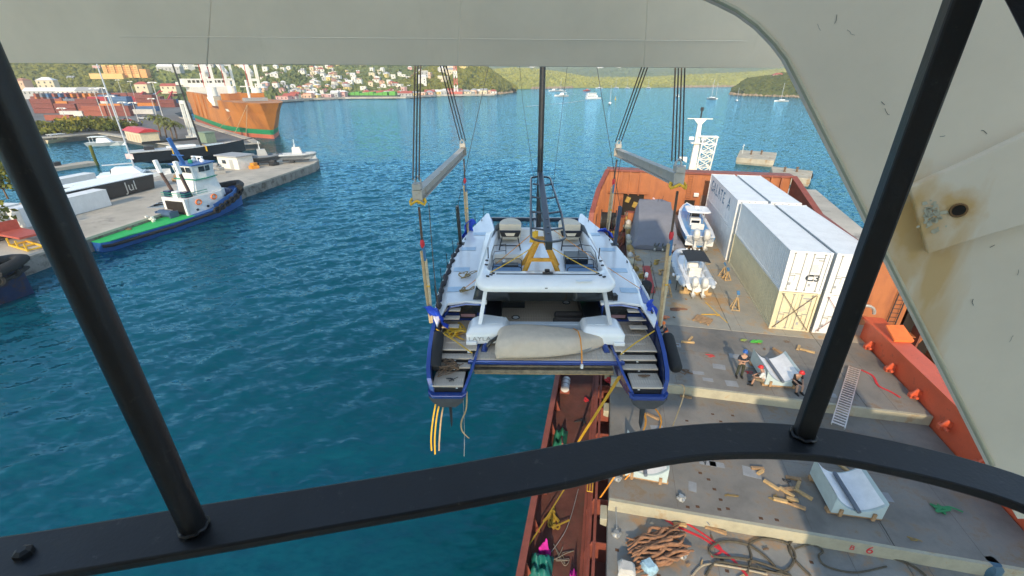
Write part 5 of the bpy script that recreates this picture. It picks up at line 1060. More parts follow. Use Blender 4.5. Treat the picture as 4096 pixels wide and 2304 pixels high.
# ---------------------------------------------------------------- ropes, straps, slings on deck
GRN = M('sling_green', (.10, .50, .06), .8, var=.2); GRND = M('sling_green_dark', (.03, .22, .08), .8, var=.2)
tangle('sling_bundle', P2(1868, 858, ZA + .02), (.16, .09), 12, M('sling_olive', (.30, .36, .08), .8), 'olive green sling bundle on the deck', strap=.08, h=.12, seed=21, cat_='sling')
tangle('sling_bundle', P2(1902, 861, ZA + .02), (.22, .08), 14, GRN, 'bright green sling bundle on the deck right of the olive one', strap=.08, h=.12, seed=22, cat_='sling')
tangle('sling_bundle', P2(2370, 1283, ZB + .02), (.30, .16), 16, GRND, 'dark green sling bundle on the shaded cover at the right', strap=.09, h=.12, seed=23, cat_='sling')
tangle('rope_heap', P2(1722, 935, ZA + .02), (.22, .16), 12, BROWN, 'brown rope heap on the deck right of the starboard stern', .025, .05, 24)
tangle('rope_heap', P2(1705, 780, ZA + .02), (.3, .12), 16, M('rag_brown', (.20, .10, .06), .9, var=.3), 'reddish brown rag heap on the tan deck', .05, .05, 25, cat_='rag')
tangle('sling_bundle', P2(1790, 792, ZA + .02), (.5, .06), 8, YEL, 'yellow lashing strap on the tan deck past the pallet', strap=.06, h=.06, seed=26, cat_='strap')
tangle('sling_bundle', P2(1672, 800, ZA + .02), (.13, .13), 12, HO, 'orange strap heap on the tan deck', strap=.06, h=.1, seed=27, cat_='strap')
def line(name, px, z, r, mat, label, cat_='rope', strap=0):
    cv = curve([P2(u, v, z + r) for u, v in px], 7)
    return single(name, B().ribbon(cv, strap, .015) if strap else B().tube(cv, r, 6), mat, label, cat_, smooth=0 if strap else 50)
line('lashing_strap', [(1775, 760), (1800, 785), (1830, 812)], ZA, .01, YEL, 'yellow strap leading aft from the inflatable boat', 'strap', .06)
line('ratchet_strap', [(1648, 1270), (1652, 1290), (1700, 1322), (1765, 1352), (1800, 1375), (1830, 1395), (1860, 1425), (1880, 1449)], ZD, .012, RED, 'long red ratchet strap running across the near deck', 'strap', .10)
line('ratchet_strap', [(1655, 1268), (1668, 1288), (1720, 1312), (1790, 1358), (1815, 1385), (1790, 1400)], ZD, .016, RED, 'second red strap looping beside the long one', 'strap', .08)
line('ratchet_strap', [(2165, 930), (2195, 945), (2210, 970), (2240, 985), (2265, 1000)], ZA, .02, RED, 'red strap running from the gangway ladder to the girder', 'strap', .12)
line('ratchet_strap', [(2480, 1230), (2500, 1290), (2520, 1370), (2540, 1420)], ZD, .02, RED, 'dark red strap at the far right of the near deck', 'strap', .12)
RUSTROPE = M('net_rope', (.30, .15, .08), .95, var=.4, scale=5, bump=.5, bscale=14)
nt_ = B(); rg = random.Random(9); c0 = P2(1655, 1385, ZD)
for k in range(24):
    off = Vector(((k % 5 - 2) * .08, (k % 12 - 5.5) * .115, .08 * (k // 12))); pts = []
    for j in range(7):
        t_ = j / 6 - .5; pts.append(c0 + Vector((t_ * 2.2, t_ * .7, 0)) + off + Vector((rg.gauss(0, .06), rg.gauss(0, .10), .06 + .18 * math.cos(t_ * 2.6) * math.exp(-((k % 12 - 5.5) / 5) ** 2) + rg.random() * .08)))
    nt_.tube(curve(pts, 5), [.03 + .035 * math.sin(i / 30 * math.pi) + .012 * math.sin(i * 1.3 + k) for i in range(31)], 7)
single('rope_net', nt_, RUSTROPE, 'thick rusty brown cargo net bundle on the near deck', 'net', smooth=60)
HAWSER = M('hawser', (.095, .08, .055), .95, var=.4, scale=8, bump=.5, bscale=30)
line('hawser', [(1775, 1449), (1800, 1415), (1850, 1420), (1930, 1435), (1990, 1449), (1940, 1425), (1870, 1405), (1800, 1400), (1785, 1380), (1820, 1362), (1880, 1370), (1925, 1400), (1950, 1425)], ZD, .046, HAWSER, 'dark hawser coiled beside the brown net')
line('hawser', [(1880, 1440), (1890, 1400), (1885, 1370), (1920, 1355), (1975, 1365), (2000, 1395), (1985, 1430), (1950, 1440), (1905, 1425)], ZD, .046, HAWSER, 'dark hawser loop in the middle of the near deck')
line('hawser', [(2040, 1449), (2010, 1420), (1988, 1390), (1990, 1362), (2030, 1352), (2090, 1362), (2160, 1385), (2230, 1400), (2290, 1420), (2330, 1449)], ZD, .046, HAWSER, 'dark hawser sweeping to the right across the near deck')
line('hawser', [(2000, 1380), (2040, 1370), (2070, 1385), (2060, 1400), (2080, 1425), (2150, 1440), (2230, 1425)], ZD, .035, HAWSER, 'thinner dark rope crossing the swept hawser')
line('pale_rope', [(1740, 1449), (1775, 1420), (1850, 1428), (1930, 1445)], ZD, .04, M('rope_pale', (.36, .30, .21), .9, var=.3, scale=9), 'pale worn rope at the bottom edge of the deck')
line('chain_lashing', [(1718, 1262), (1745, 1285), (1775, 1310), (1785, 1322)], ZD + .3, .025, GALV, 'steel lashing chain over the lower cover step', 'chain')
line('chain_lashing', [(1555, 1205), (1557, 1240), (1550, 1275), (1552, 1330)], ZD + .25, .03, GALV, 'steel lashing chain by the hatch edge', 'chain')
for u, v, z, lb in ((1713, 1255, ZB, 'cast deck lashing pot on the cover step'), (1553, 1205, ZB, 'cast deck lashing pot next to the half hidden cradle'), (1550, 1345, ZD, 'cast deck lashing pot left of the brown net'), (1716, 1398, ZD, 'cast deck lashing pot right of the brown net')):
    t = thing('lashing_pot', lb, 'deck fitting', P2(u, v, z)); part('pot_cup', B().lathe([(.16, 0), (.17, .05), (.09, .12), (.10, .18)], 14), GALV, t, smooth=40)
    for k in range(4): part('pot_lug', B().obox((.15 * math.cos(k * 1.57), .15 * math.sin(k * 1.57), .07), (.09, .06, .1), (0, 0, k * 1.57)), GALV, t)
PAPER = M('sack_grey', (.48, .47, .44), .8, var=.25, bump=.4, bscale=8)
def sack(u, v, z, size, mat, label, name='sack', cat_='sack', seed=1):
    rg = random.Random(seed)
    b = B().loft([[(x * size[0] * k + rg.gauss(0, .02), y * size[1] * k + rg.gauss(0, .02), zz * size[2]) for x, y in rrect(-.5, .5, -.5, .5, .15, 2)] for k, zz in ((.9, 0), (1.05, .3), (1, .75), (.7, 1.0))])
    return single(name, b, mat, label, cat_, smooth=40, loc=P2(u, v, z), rot=(0, 0, rg.uniform(-.5, .5)))
sack(1575, 1440, ZD, (.6, .5, .4), PAPER, 'crumpled grey sack at the bottom edge left of the net', seed=2)
sack(1630, 1435, ZD, (.45, .5, .45), M('bag_blue_white', (.32, .48, .58), .7, var=.4, scale=5), 'blue and white bag at the bottom edge beside the net', seed=3)
# bucket and winch drum at the lower right corner
sack(2480, 1440, ZD, (.5, .6, .6), M('drum_blue', (.06, .14, .20), .5, var=.3), 'blue bucket at the lower right corner', 'bucket', 'bucket', 5)
# ---------------------------------------------------------------- port walkway clutter
can = thing('life_raft_canister', 'white cylindrical life raft canister standing on the walkway bulwark', 'canister', SH(-1.35, 23.6, 2.62), RS)
part('canister_shell', B().tube([(0, -.55, .45), (0, -.5, .45), (0, .5, .45), (0, .55, .45)], [.22, .27, .27, .22], 16), WHITE, can, smooth=40)
part('canister_band', B().tube([(0, -.2, .45), (0, -.14, .45)], .28, 16).tube([(0, .2, .45), (0, .26, .45)], .28, 16), GREY, can)
part('canister_cradle', B().box(-.3, .3, -.4, -.3, 0, .3).box(-.3, .3, .3, .4, 0, .3), RUSTRED, can)
TG = M('tarp_green', (.015, .16, .10), .6, var=.3, bump=.4, bscale=5)
def heap(sx, sy, size, mat, label, name='green_tarp', seed=0):
    rg = random.Random(seed); ph = [rg.uniform(0, 6) for _ in range(6)]
    fn = lambda u, v: Vector(((u - .5) * size[0], (v - .5) * size[1], size[2] * (math.sin(u * math.pi) * math.sin(v * math.pi)) ** .5 * (1 + .3 * math.sin(u * 11 + ph[0]) + .3 * math.sin(v * 13 + ph[1]) + .2 * math.sin((u + v) * 17 + ph[2])) + .01))
    return single(name, B().grid(fn, 16, 16), mat, label, 'tarp', smooth=45, loc=SH(sx, sy, 2.625), rot=(0, 0, RS))
heap(-1.2, 18.9, (.75, 1.9, .5), TG, 'green tarp heap on the walkway above the guard rail', seed=1)
heap(-1.2, 11.7, (.95, 1.2, .55), M('tarp_teal', (.01, .17, .15), .6, var=.3, bump=.4, bscale=5), 'teal tarp heap at the bottom of the walkway', seed=2)
MAG = M('cloth_magenta', (.55, .02, .32), .7, var=.2)
heap(-1.15, 12.3, (.55, .3, .75), MAG, 'magenta cloth on top of the teal tarp', 'magenta_cloth', 3)
heap(.12, 11.4, (.3, .9, .5), MAG, 'magenta cloth hanging by the coaming rails', 'magenta_cloth', 4)
single('timber_post', B().beam((0, 0, .1), (.2, -1.6, .75), .08, .08), RUSTRED, 'reddish post lying on the green tarp', 'post', loc=SH(-1.2, 19.6, 2.7), rot=(0, 0, RS))
tangle('tangled_strap', SH(-.95, 14.1, 2.66), (.22, .35), 18, M('strap_mustard', (.42, .27, .03), .8, var=.2), 'mustard yellow strap heap on the walkway below the guard rail', strap=.08, h=.15, seed=31, cat_='strap')
tangle('tangled_rope', SH(-.1, 20.8, 2.66), (.2, .25), 16, DARK, 'dark rope coil on the walkway', .02, .06, 32)
tangle('red_strap_heap', SH(.05, 22.6, 2.7), (.12, .14), 12, RED, 'red strap heap on the walkway by the coaming', strap=.07, h=.2, seed=33, cat_='strap')
tangle('red_strap_heap', SH(1.25, 21.9, 4.9), (.25, .12), 14, RED, 'red strap heap on the hatch corner below the starboard hull', strap=.07, h=.3, seed=34, cat_='strap')
tangle('tangled_rope', SH(-.3, 12.4, 2.66), (.25, .3), 14, M('rope_grey', (.22, .19, .15), .9), 'grey rope scraps at the bottom of the walkway', .018, .05, 35)
line('pale_rope', [(1455, 1230), (1425, 1330), (1370, 1410)], 2.7, .015, GREY, 'thin pale rope stretched along the walkway below the rail')
line('lashing_strap', [(1420, 1230), (1370, 1310), (1325, 1380)], 3.2, .015, M('strap_mustard'), 'mustard strap from the walkway to the bulwark', 'strap', .06)
rk = thing('yellow_rack', 'small yellow tubular rack standing against the coaming', 'rack', SH(.55, 14.9, 3.75), RS)
for x in (-.12, 0, .12): part('rack_tube', B().tube([(x, 0, .1), (x, .75, .1)], .02), YEL, rk)
for y in (0, .75): part('rack_end', B().tube([(-.12, y, .1), (.12, y, .1)], .02), YEL, rk)
bol = thing('orange_bollard', 'orange mooring bollard on the walkway under the guard rail', 'bollard', SH(-1.3, 16.6, 2.62)); part('bollard_post', B().lathe([(.22, 0), (.2, .1), (.2, .45), (.27, .5), (.24, .6)], 16), M('bollard_orange', (.45, .12, .03), .6, var=.3), bol, smooth=40); part('bollard_foot', B().lathe([(.32, 0), (.32, .04)], 16), RUSTRED, bol)
# red fire/plank, dark panel and clutter between hull and boats
FX = thing('red_gangway', 'short red gangway leaning at the hatch edge beside the catamaran', 'gangway', P2(1640, 740, ZA), RS + R(5))
part('gangway_plate', B().extr([(-.35, 0, .1), (.25, 0, .1), (.15, 3.0, 1.1), (-.45, 3.0, 1.1)], (0, 0, .08)), M('gang_red', (.40, .07, .06), .7, var=.25), FX)
for s in (-1, 1): part('gangway_rail', B().tube([(-.05 + s * .32, 0, .6), (-.15 + s * .32, 3.0, 1.6)], .025).tube([(-.05 + s * .32, .2, .1), (-.05 + s * .32, .2, .65)], .02).tube([(-.13 + s * .32, 2.8, 1.1), (-.13 + s * .32, 2.8, 1.6)], .02), DARK, FX)
fender('fender', SH(3.55, 31.2, 5.9), SH(3.6, 30.6, 7.6), .42, FEND, 'tall black rubber fender beside the red gangway')
for u, v, lb in ((1622, 692, 'white topped bollard light post beside the red gangway'), (1700, 700, 'white fender ball left of the inflatable boat')):
    t = thing('marker_post', lb, 'post', P2(u, v + 30, ZA)); part('post', B().tube([(0, 0, 0), (0, 0, .9)], .03), DARK, t); part('post_head', B().lathe([(.13, .9), (.14, 1.2), (.08, 1.28)], 12), LAMP, t)
sp_ = thing('rope_spool', 'yellow flanged spool among the red clutter near the bulkhead', 'spool', P2(1545, 600, 4.4)); part('spool_core', B().lathe([(.2, 0), (.2, .75)], 14), YELMACH, sp_)
for z in (0, .72): part('spool_flange', B().lathe([(.45, z), (.45, z + .07)], 18), YEL, sp_)
drum = thing('winch_drum', 'big black mooring winch drum by the forward left bulwark', 'winch', SH(.9, 53.2, 4.2), RS)
part('drum', B().tube([(-.9, 0, 1.2), (.7, 0, 1.2)], 1.0, 20), RUBBER, drum, smooth=40)
for x in (-.95, .75): part('drum_flange', B().tube([(x - .05, 0, 1.2), (x + .05, 0, 1.2)], 1.3, 20), DARK, drum)
part('drum_base', B().box(-1, .9, -.6, .6, -1.6, .3), RUSTRED, drum)
for k, (x, y, z, dx, dy, dz) in enumerate(((2.2, 50, 2.62, 1.0, 1.2, 2.2), (1.0, 47.6, 2.62, .8, .8, 1.6), (3.3, 52.5, ZA, .7, .6, 1.2), (.4, 44.2, 2.62, .7, 1.5, 1.0), (2.0, 54.5, 2.62, 1.5, .8, 3.0), (.3, 41.0, 2.62, .6, .9, .9))):
    t = thing('deck_machinery', ('tall rusty machinery cabinet before the doorway', 'rusty red vent box behind the winch drum', 'small rusty locker at the foot of the bulkhead', 'pinkish red locker on the forward walkway', 'rusty platform frame beside the doorway', 'low rusty locker nearest the forward hull bow')[k], 'machinery', SH(x, y, z), RS)
    part('cabinet', B().box(-dx / 2, dx / 2, -dy / 2, dy / 2, 0, dz), RUSTRED if k % 2 else ORNG, t, bev=.03); part('cabinet_top', B().box(-dx / 2 - .05, dx / 2 + .05, -dy / 2 - .05, dy / 2 + .05, dz, dz + .06), RUSTRED, t)
    part('cabinet_pipe', B().tube([(dx / 2 + .1, 0, 0), (dx / 2 + .1, 0, dz + .5), (dx / 2 + .1, -.4, dz + .8)], .06), RUSTRED, t)
b = B(); rg = random.Random(12)
pipe = thing('pipe_rack', 'bundle of rusty pipes and posts along the hatch edge near the forward hull', 'pipes', SH(2.0, 42, 2.62), RS)
for k in range(26):
    y = k * .6 - 6; part('pipe', B().tube([(rg.uniform(-1.2, .5), y, 0), (rg.uniform(-1.0, .6), y + rg.uniform(-.5, .5), rg.uniform(1.6, 4.2))], .06, 6), (RUSTRED, WALKRED, BROWN)[k % 3], pipe)
# timber and straps heaped left of the covered boat
for k, (u, v) in enumerate(((1600, 655), (1612, 700), (1588, 640), (1650, 665), (1660, 690))):
    single('timber_wedge', B().obox((0, 0, .12), (.9 - .1 * k, .25, .2), (.1, .15, .3 * k)).obox((.1, .2, .3), (.7, .2, .14), (0, .2, .8)), (WOODL, YELMACH)[k % 2], ('crossed timbers at the hatch edge left of the covered boat', 'crossed timbers by the marker post', 'crossed timbers farthest forward on the hatch edge', 'crossed timbers under the covered boat stern', 'crossed yellowish timbers left of the inflatable boat')[k], 'timber', loc=P2(u, v, ZA))
tangle('tangled_strap', P2(1625, 680, ZA + .05), (.5, .6), 14, M('strap_olive'), 'olive straps spread on deck left of the covered boat', strap=.08, h=.2, seed=41, cat_='strap')
tangle('tangled_strap', P2(1660, 625, ZA + .05), (.7, .3), 12, YEL, 'yellow straps under the covered boat stern', strap=.07, h=.25, seed=42, cat_='strap')
# ragged packing along the forward hatch edge
rg = random.Random(61)
for k in range(14):
    y = 30.5 + k * 1.75; single('sling_bag', B().sph((0, 0, .25), (rg.uniform(.2, .35), rg.uniform(.35, .6), rg.uniform(.25, .4)), 9, 6), (PAPER, M('strap_olive'), CREAM)[k % 3], 'crumpled %s packing bag on the forward hatch edge' % ('grey', 'olive', 'cream')[k % 3], 'bag', 'packing bags along the forward hatch edge', smooth=60, loc=SH(2.95 + rg.uniform(-.12, .15), y, ZA - .03), rot=(.2, .1, rg.uniform(0, 3)))
for k in range(40):
    a = rg.random(); z, y0, y1 = ((ZA, 21.9, 28), (ZA, 28.8, 42), (ZB, 14.2, 21), (ZD, 9.5, 13.4))[k % 4]; sx = rg.uniform(3.2, 11 if k % 4 == 1 else 15.5); sy = rg.uniform(y0, y1)
    if k % 2: single('deck_debris', B().obox((0, 0, .035), (rg.uniform(.12, .35), rg.uniform(.05, .12), .06)), (WOOD, WOODL, BROWN)[k % 3], 'small %s scrap of dunnage lying on the ship deck' % ('brown', 'pale', 'dark')[k % 3], 'debris', 'dunnage scraps on the ship deck', loc=SH(sx, sy, z + .004), rot=(0, 0, rg.uniform(0, 3)))
    else: tangle('rope_scrap', SH(sx, sy, z + .012), (rg.uniform(.08, .2), rg.uniform(.05, .15)), 7, (BROWN, M('strap_olive'), RED, DARK)[(k // 2) % 4], 'short %s line end lying on the ship deck' % ('brown', 'olive', 'red', 'dark')[(k // 2) % 4], .014, .03, 100 + k)['group'] = 'line ends on the ship deck'
# ---------------------------------------------------------------- quays, piers
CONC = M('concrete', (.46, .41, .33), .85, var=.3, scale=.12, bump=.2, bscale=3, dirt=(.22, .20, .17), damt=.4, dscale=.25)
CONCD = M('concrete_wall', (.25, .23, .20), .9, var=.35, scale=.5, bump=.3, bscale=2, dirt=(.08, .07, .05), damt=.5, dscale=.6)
ASPH = M('yard_asphalt', (.15, .145, .135), .9, var=.25, scale=.05)
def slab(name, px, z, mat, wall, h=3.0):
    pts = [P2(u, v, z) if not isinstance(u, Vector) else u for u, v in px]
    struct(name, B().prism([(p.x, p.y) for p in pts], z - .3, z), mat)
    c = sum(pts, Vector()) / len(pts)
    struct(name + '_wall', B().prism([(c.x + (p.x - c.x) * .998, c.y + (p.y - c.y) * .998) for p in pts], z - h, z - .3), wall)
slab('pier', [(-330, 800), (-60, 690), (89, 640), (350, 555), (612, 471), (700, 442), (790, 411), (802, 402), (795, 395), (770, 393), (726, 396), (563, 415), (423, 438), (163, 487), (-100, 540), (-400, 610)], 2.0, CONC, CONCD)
QF = [(-700, 430), (100, 347), (180, 341), (255, 335), (360, 352), (456, 367), (560, 366), (646, 360), (628, 350), (521, 318), (456, 295), (440, 285)]
qp = [P2(u, v, 2.0) for u, v in QF] + [Vector((-215, 330, 2)), Vector((-215, 700, 2)), Vector((-900, 800, 2)), Vector((-900, 200, 2))]
struct('quay', B().prism([(p.x, p.y) for p in qp], -1, 2.0), ASPH)
qe = B().ribbon([P2(u, v, 2.15) for u, v in QF[1:11]], 2.2, .35, side=None)
struct('quay_edge', qe, CONC)
struct('ship_quay', B().prism([SH(x, y)[:2] for x, y in ((22.9, -30), (35, -30), (34.2, 64), (37.5, 90), (25, 90), (23.2, 60))], -1, 2.6), CONC)
for k, (px, lb) in enumerate((([(1853, 396), (1948, 404), (1955, 384), (1862, 377)], 'weathered concrete mooring platform standing in the open water'), ([(1945, 440), (2040, 450), (2045, 430), (1940, 418)], 'low concrete mooring platform just beyond the ship wall'))):
    pts = [P2(u, v, 1.7) for u, v in px]; c = sum(pts, Vector()) / 4
    t = thing('mooring_dolphin', lb, 'platform', (c.x, c.y, 0)); q = [(p.x - c.x, p.y - c.y) for p in pts]
    part('concrete_cap', B().loft([[(x * .93, y * .93, -.5) for x, y in q], [(x, y, .5) for x, y in q], [(x, y, 1.7) for x, y in q]]), M('dolphin_concrete', (.48, .42, .31), .9, var=.3, scale=.4, bump=.3, bscale=2, dirt=(.30, .17, .07), damt=.35, dscale=.5), t, bev=.1)
    for x in (-1.2, 1.6): part('bollard', B().lathe([(.3, 1.7), (.22, 1.9), (.22, 2.5), (.35, 2.65), (.2, 2.8)], 10, (x, .8, 0)), BROWN, t)
    if k == 0: part('marker_post', B().tube([(-2.6, 3.0, 1.7), (-2.6, 3.0, 4.2)], .07).tube([(-2.9, 3, 3.4), (-2.3, 3, 3.9)], .05), SHIPWHITE, t)
    else: part('tyre_fender', B().tube([(4.4 + .0 * a, .0 + .6 * math.cos(a), .9 + .6 * math.sin(a)) for a in np.linspace(0, 6.28, 13)[:-1]], .25, 6, closed=True), RUBBER, t, smooth=50)
# ---------------------------------------------------------------- hills with canopy
def leaf_mat(name, c1, c2, scale=.12):
    m = bpy.data.materials.new(name); m.use_nodes = True; n = m.node_tree.nodes; l = m.node_tree.links; b = n['Principled BSDF']; b.inputs['Roughness'].default_value = .9; b.inputs['Specular IOR Level'].default_value = .1
    g = n.new('ShaderNodeNewGeometry'); t = n.new('ShaderNodeTexNoise'); t.inputs['Scale'].default_value = scale; t.inputs['Detail'].default_value = 8; t.inputs['Roughness'].default_value = .75; l.new(g.outputs['Position'], t.inputs['Vector'])
    r = n.new('ShaderNodeValToRGB'); r.color_ramp.elements[0].position = .32; r.color_ramp.elements[1].position = .68; r.color_ramp.elements[0].color = (*c1, 1); r.color_ramp.elements[1].color = (*c2, 1); l.new(t.outputs[0], r.inputs[0]); l.new(r.outputs[0], b.inputs['Base Color']); return m
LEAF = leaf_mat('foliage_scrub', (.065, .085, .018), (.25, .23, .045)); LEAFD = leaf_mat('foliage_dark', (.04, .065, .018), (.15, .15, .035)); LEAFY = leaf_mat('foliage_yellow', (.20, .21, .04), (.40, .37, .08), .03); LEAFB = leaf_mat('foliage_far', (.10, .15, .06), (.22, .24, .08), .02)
ROCK = M('shore_rock', (.36, .26, .16), .9, var=.4, scale=.08)
def ip(pts, s):
    k = s * (len(pts) - 1); i = min(int(k), len(pts) - 2); f = k - i; return pts[i].lerp(pts[i + 1], f)
class Hill:
    def __init__(h, name, front, crest, nu, nv, jit, mat, pw=1.0, seed=1, rough=6, z0=.2):
        h.F = [P2(u, v, z0) for u, v in front]; h.C = [PY(u, v, y) for u, v, y in crest]; h.pw = pw; h.seed = seed; h.rough = rough
        rg = np.random.default_rng(seed); J = rg.random((nv + 8, nu + 1))
        vs = []
        for j in range(nv + 8):
            for i in range(nu + 1):
                p = h.at(i / nu, j / nv); edge = min(1, j / 2); q = jit * edge
                vs.append((p.x + (J[j, (i * 7) % (nu + 1)] - .5) * q * 1.2, p.y + (J[j, (i * 3) % (nu + 1)] - .5) * q * 1.2, p.z + J[j, i] * q))
        b = B().add(vs, [(j * (nu + 1) + i, j * (nu + 1) + i + 1, (j + 1) * (nu + 1) + i + 1, (j + 1) * (nu + 1) + i) for j in range(nv + 7) for i in range(nu)])
        h.o = struct(name, b, mat, smooth=0)
    def at(h, s, t):
        a = ip(h.F, s); c = ip(h.C, s); p = a.lerp(c, t); f = math.sin(min(t, 1) * math.pi / 2) ** h.pw if t <= 1 else 1 - (t - 1) * .8
        n = math.sin(p.x * .021 + h.seed) * math.cos(p.y * .017 + h.seed * 2) + .5 * math.sin(p.x * .05 + p.y * .043 + h.seed)
        p.z = a.z + (c.z - a.z) * f + n * h.rough * min(1, t * 1.5) * (t < 1.01) * .4; return p
HA = Hill('hillside', [(-500, 262), (30, 240), (200, 238), (330, 236), (470, 232), (600, 230)], [(-500, 90, 800), (0, 130, 800), (200, 148, 760), (420, 150, 800), (560, 140, 900), (700, 130, 1000)], 190, 80, 4.2, LEAF, .9, 3, 5, z0=3)
HB_ = Hill('town_hill', [(400, 262), (560, 258), (679, 256), (780, 249), (867, 246), (1016, 245), (1094, 240)], [(380, 110, 1250), (560, 120, 1300), (700, 120, 1400), (800, 130, 1500), (900, 135, 1500), (1080, 145, 1600), (1180, 160, 1700)], 170, 110, 4.5, leaf_mat('foliage_town', (.10, .13, .04), (.24, .25, .07), .02), 1.0, 5, 10)
HC = Hill('wooded_headland', [(1000, 245), (1094, 240), (1160, 239), (1241, 238), (1275, 234), (1296, 230)], [(1010, 205, 700), (1090, 172, 740), (1170, 155, 780), (1225, 176, 760), (1275, 212, 735), (1300, 228, 730)], 110, 60, 3.6, LEAF, .75, 7, 3)
HD = Hill('green_ridge', [(1200, 226), (1308, 224), (1449, 221), (1560, 221), (1689, 220), (1859, 218), (2080, 217), (2300, 217)], [(1200, 180, 1500), (1300, 174, 1450), (1400, 184, 1500), (1480, 198, 1500), (1640, 197, 1500), (1750, 191, 1550), (1900, 182, 1550), (2100, 166, 1550), (2300, 155, 1550)], 260, 50, 4, LEAFY, .75, 9, 3)
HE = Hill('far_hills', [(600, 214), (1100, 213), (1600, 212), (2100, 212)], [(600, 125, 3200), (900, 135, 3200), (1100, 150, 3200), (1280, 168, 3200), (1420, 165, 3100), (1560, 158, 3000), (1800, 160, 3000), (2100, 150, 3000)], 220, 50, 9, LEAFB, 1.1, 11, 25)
HF = Hill('islet', [(1836, 237), (1870, 240), (1930, 242), (2000, 244), (2040, 246), (2200, 250)], [(1838, 234, 660), (1880, 205, 700), (1940, 196, 720), (1990, 186, 730), (2050, 176, 740), (2200, 175, 740)], 90, 45, 3.2, LEAFD, .6, 13, 2)
for nm, px, y0 in (('shore_rocks', [(1110, 240), (1180, 239.5), (1241, 238.5), (1275, 234.5), (1296, 230.5)], 0), ('shore_rocks', [(1836, 237.5), (1870, 240.5), (1930, 242.6), (2000, 244.6), (2060, 247)], 0), ('shore_rocks', [(1340, 224), (1400, 222.5), (1440, 221.5)], 0), ('shore_rocks', [(1690, 220.5), (1780, 219.5), (1850, 218.5)], 0)):
    rg = random.Random(len(px) + px[0][0]); b = B(); pl_ = [P2(u, v, .2) for u, v in px]
    for k in range(140):
        p = ip(pl_, rg.random()); s_ = p.y / 650 * rg.uniform(.7, 2.4); b.sph(p + Vector((rg.gauss(0, 1), rg.uniform(0, 5), s_ * .3)), (s_ * 1.5, s_, s_ * rg.uniform(.5, 1.1)), 5, 3)
    struct(nm, b, ROCK, kind='stuff')
def blob(b, c, r, rg, n=7, m=4):
    q = B().sph((0, 0, 0), 1, n, m); b.add([Vector(c) + Vector((v[0] * r * rg.uniform(.7, 1.25), v[1] * r * rg.uniform(.7, 1.25), v[2] * r * .8 * rg.uniform(.7, 1.25))) for v in q.v], q.f)
def canopy(name, hill, n, r0, r1, mat, seed, s=(0, 1), t=(0, .95)):
    rg = random.Random(seed); b = B()
    for _ in range(n):
        p = hill.at(rg.uniform(*s), rg.uniform(*t)); r = rg.uniform(r0, r1); blob(b, p + Vector((0, 0, r * .5)), r, rg, 6, 4)
    struct(name, b, mat, kind='stuff')
canopy('woodland', HA, 2600, 2.4, 5.2, LEAF, 1, (.30, 1), (0, .75)); canopy('woodland', HA, 700, 2, 4.5, LEAFD, 2, (.3, 1), (0, .6))
canopy('woodland', HC, 1300, 1.8, 4.2, LEAF, 3, (.1, .98), (.05, .95)); canopy('woodland', HF, 800, 1.6, 3.8, LEAFD, 4, (.03, .9), (.08, .95))
canopy('woodland', HB_, 900, 1.8, 3.4, LEAFD, 5, (.25, 1), (.02, .5)); canopy('woodland', HD, 2200, 2.5, 4.5, LEAFY, 6, (.05, .9), (.05, .95))
# ---------------------------------------------------------------- houses
WALLS = [('white', M('wall_white', (.72, .69, .62), .8, var=.12)), ('cream', M('wall_cream', (.66, .56, .38), .8, var=.12)), ('peach', M('wall_peach', (.66, .42, .28), .8, var=.12)), ('pink', M('wall_pink', (.60, .36, .32), .8, var=.12)), ('grey', M('wall_grey', (.42, .42, .40), .8, var=.12)), ('yellow', M('wall_yellow', (.66, .52, .20), .8, var=.12))]
ROOFS = [('red', M('roof_red', (.42, .10, .07), .7, var=.2)), ('white', M('roof_white', (.72, .70, .66), .7, var=.1)), ('grey', M('roof_grey', (.34, .34, .34), .7, var=.15)), ('rust', M('roof_rust', (.38, .19, .12), .7, var=.2))]
WIN = M('window_dark', (.05, .06, .07), .2)
_hm = {}
def house(p, w_, d, h, rz, wi, ri, kind, label, group, cat_='house', name='house', win=True):
    t = thing(name, label, cat_, p, rz, group); key = (w_, d, h, wi, ri, kind)
    if key not in _hm:
        wl = B().box(-w_ / 2, w_ / 2, -d / 2, d / 2, -3, h); e = .35
        if kind == 'flat': rf = B().box(-w_ / 2 - .15, w_ / 2 + .15, -d / 2 - .15, d / 2 + .15, h, h + .4)
        elif kind == 'hip': rf = B().loft([[(-w_ / 2 - e, -d / 2 - e, h), (w_ / 2 + e, -d / 2 - e, h), (w_ / 2 + e, d / 2 + e, h), (-w_ / 2 - e, d / 2 + e, h)], [(-w_ / 5, -.1, h + d * .28), (w_ / 5, -.1, h + d * .28), (w_ / 5, .1, h + d * .28), (-w_ / 5, .1, h + d * .28)]])
        else: rf = B().extr([(-w_ / 2 - e, -d / 2 - e, h), (-w_ / 2 - e, d / 2 + e, h), (-w_ / 2 - e, 0, h + d * .3)], (w_ + 2 * e, 0, 0))
        wn = B().box(-.55, .55, -.06, .06, -.7, .7)
        _hm[key] = (wl.mesh('wall', WALLS[wi][1]), rf.mesh('roof', ROOFS[ri][1]), wn.mesh('window', WIN))
    a, r, wn = _hm[key]; link('wall', a, t); link('roof', r, t)
    if win:
        nfl = max(1, int(h / 3)); nw = max(1, int(w_ / 3.6))
        for f in range(nfl):
            for k in range(nw): link('window', wn, t, (-w_ / 2 + (k + .5) * w_ / nw, -d / 2, 1.7 + f * 3.0))
    return t
SIZES = [(9, 8, 3.4), (11, 9, 6.2), (14, 10, 6.4), (8, 7, 3.2), (18, 11, 6.4), (12, 10, 9.3)]
rg = random.Random(77); n_h = 0
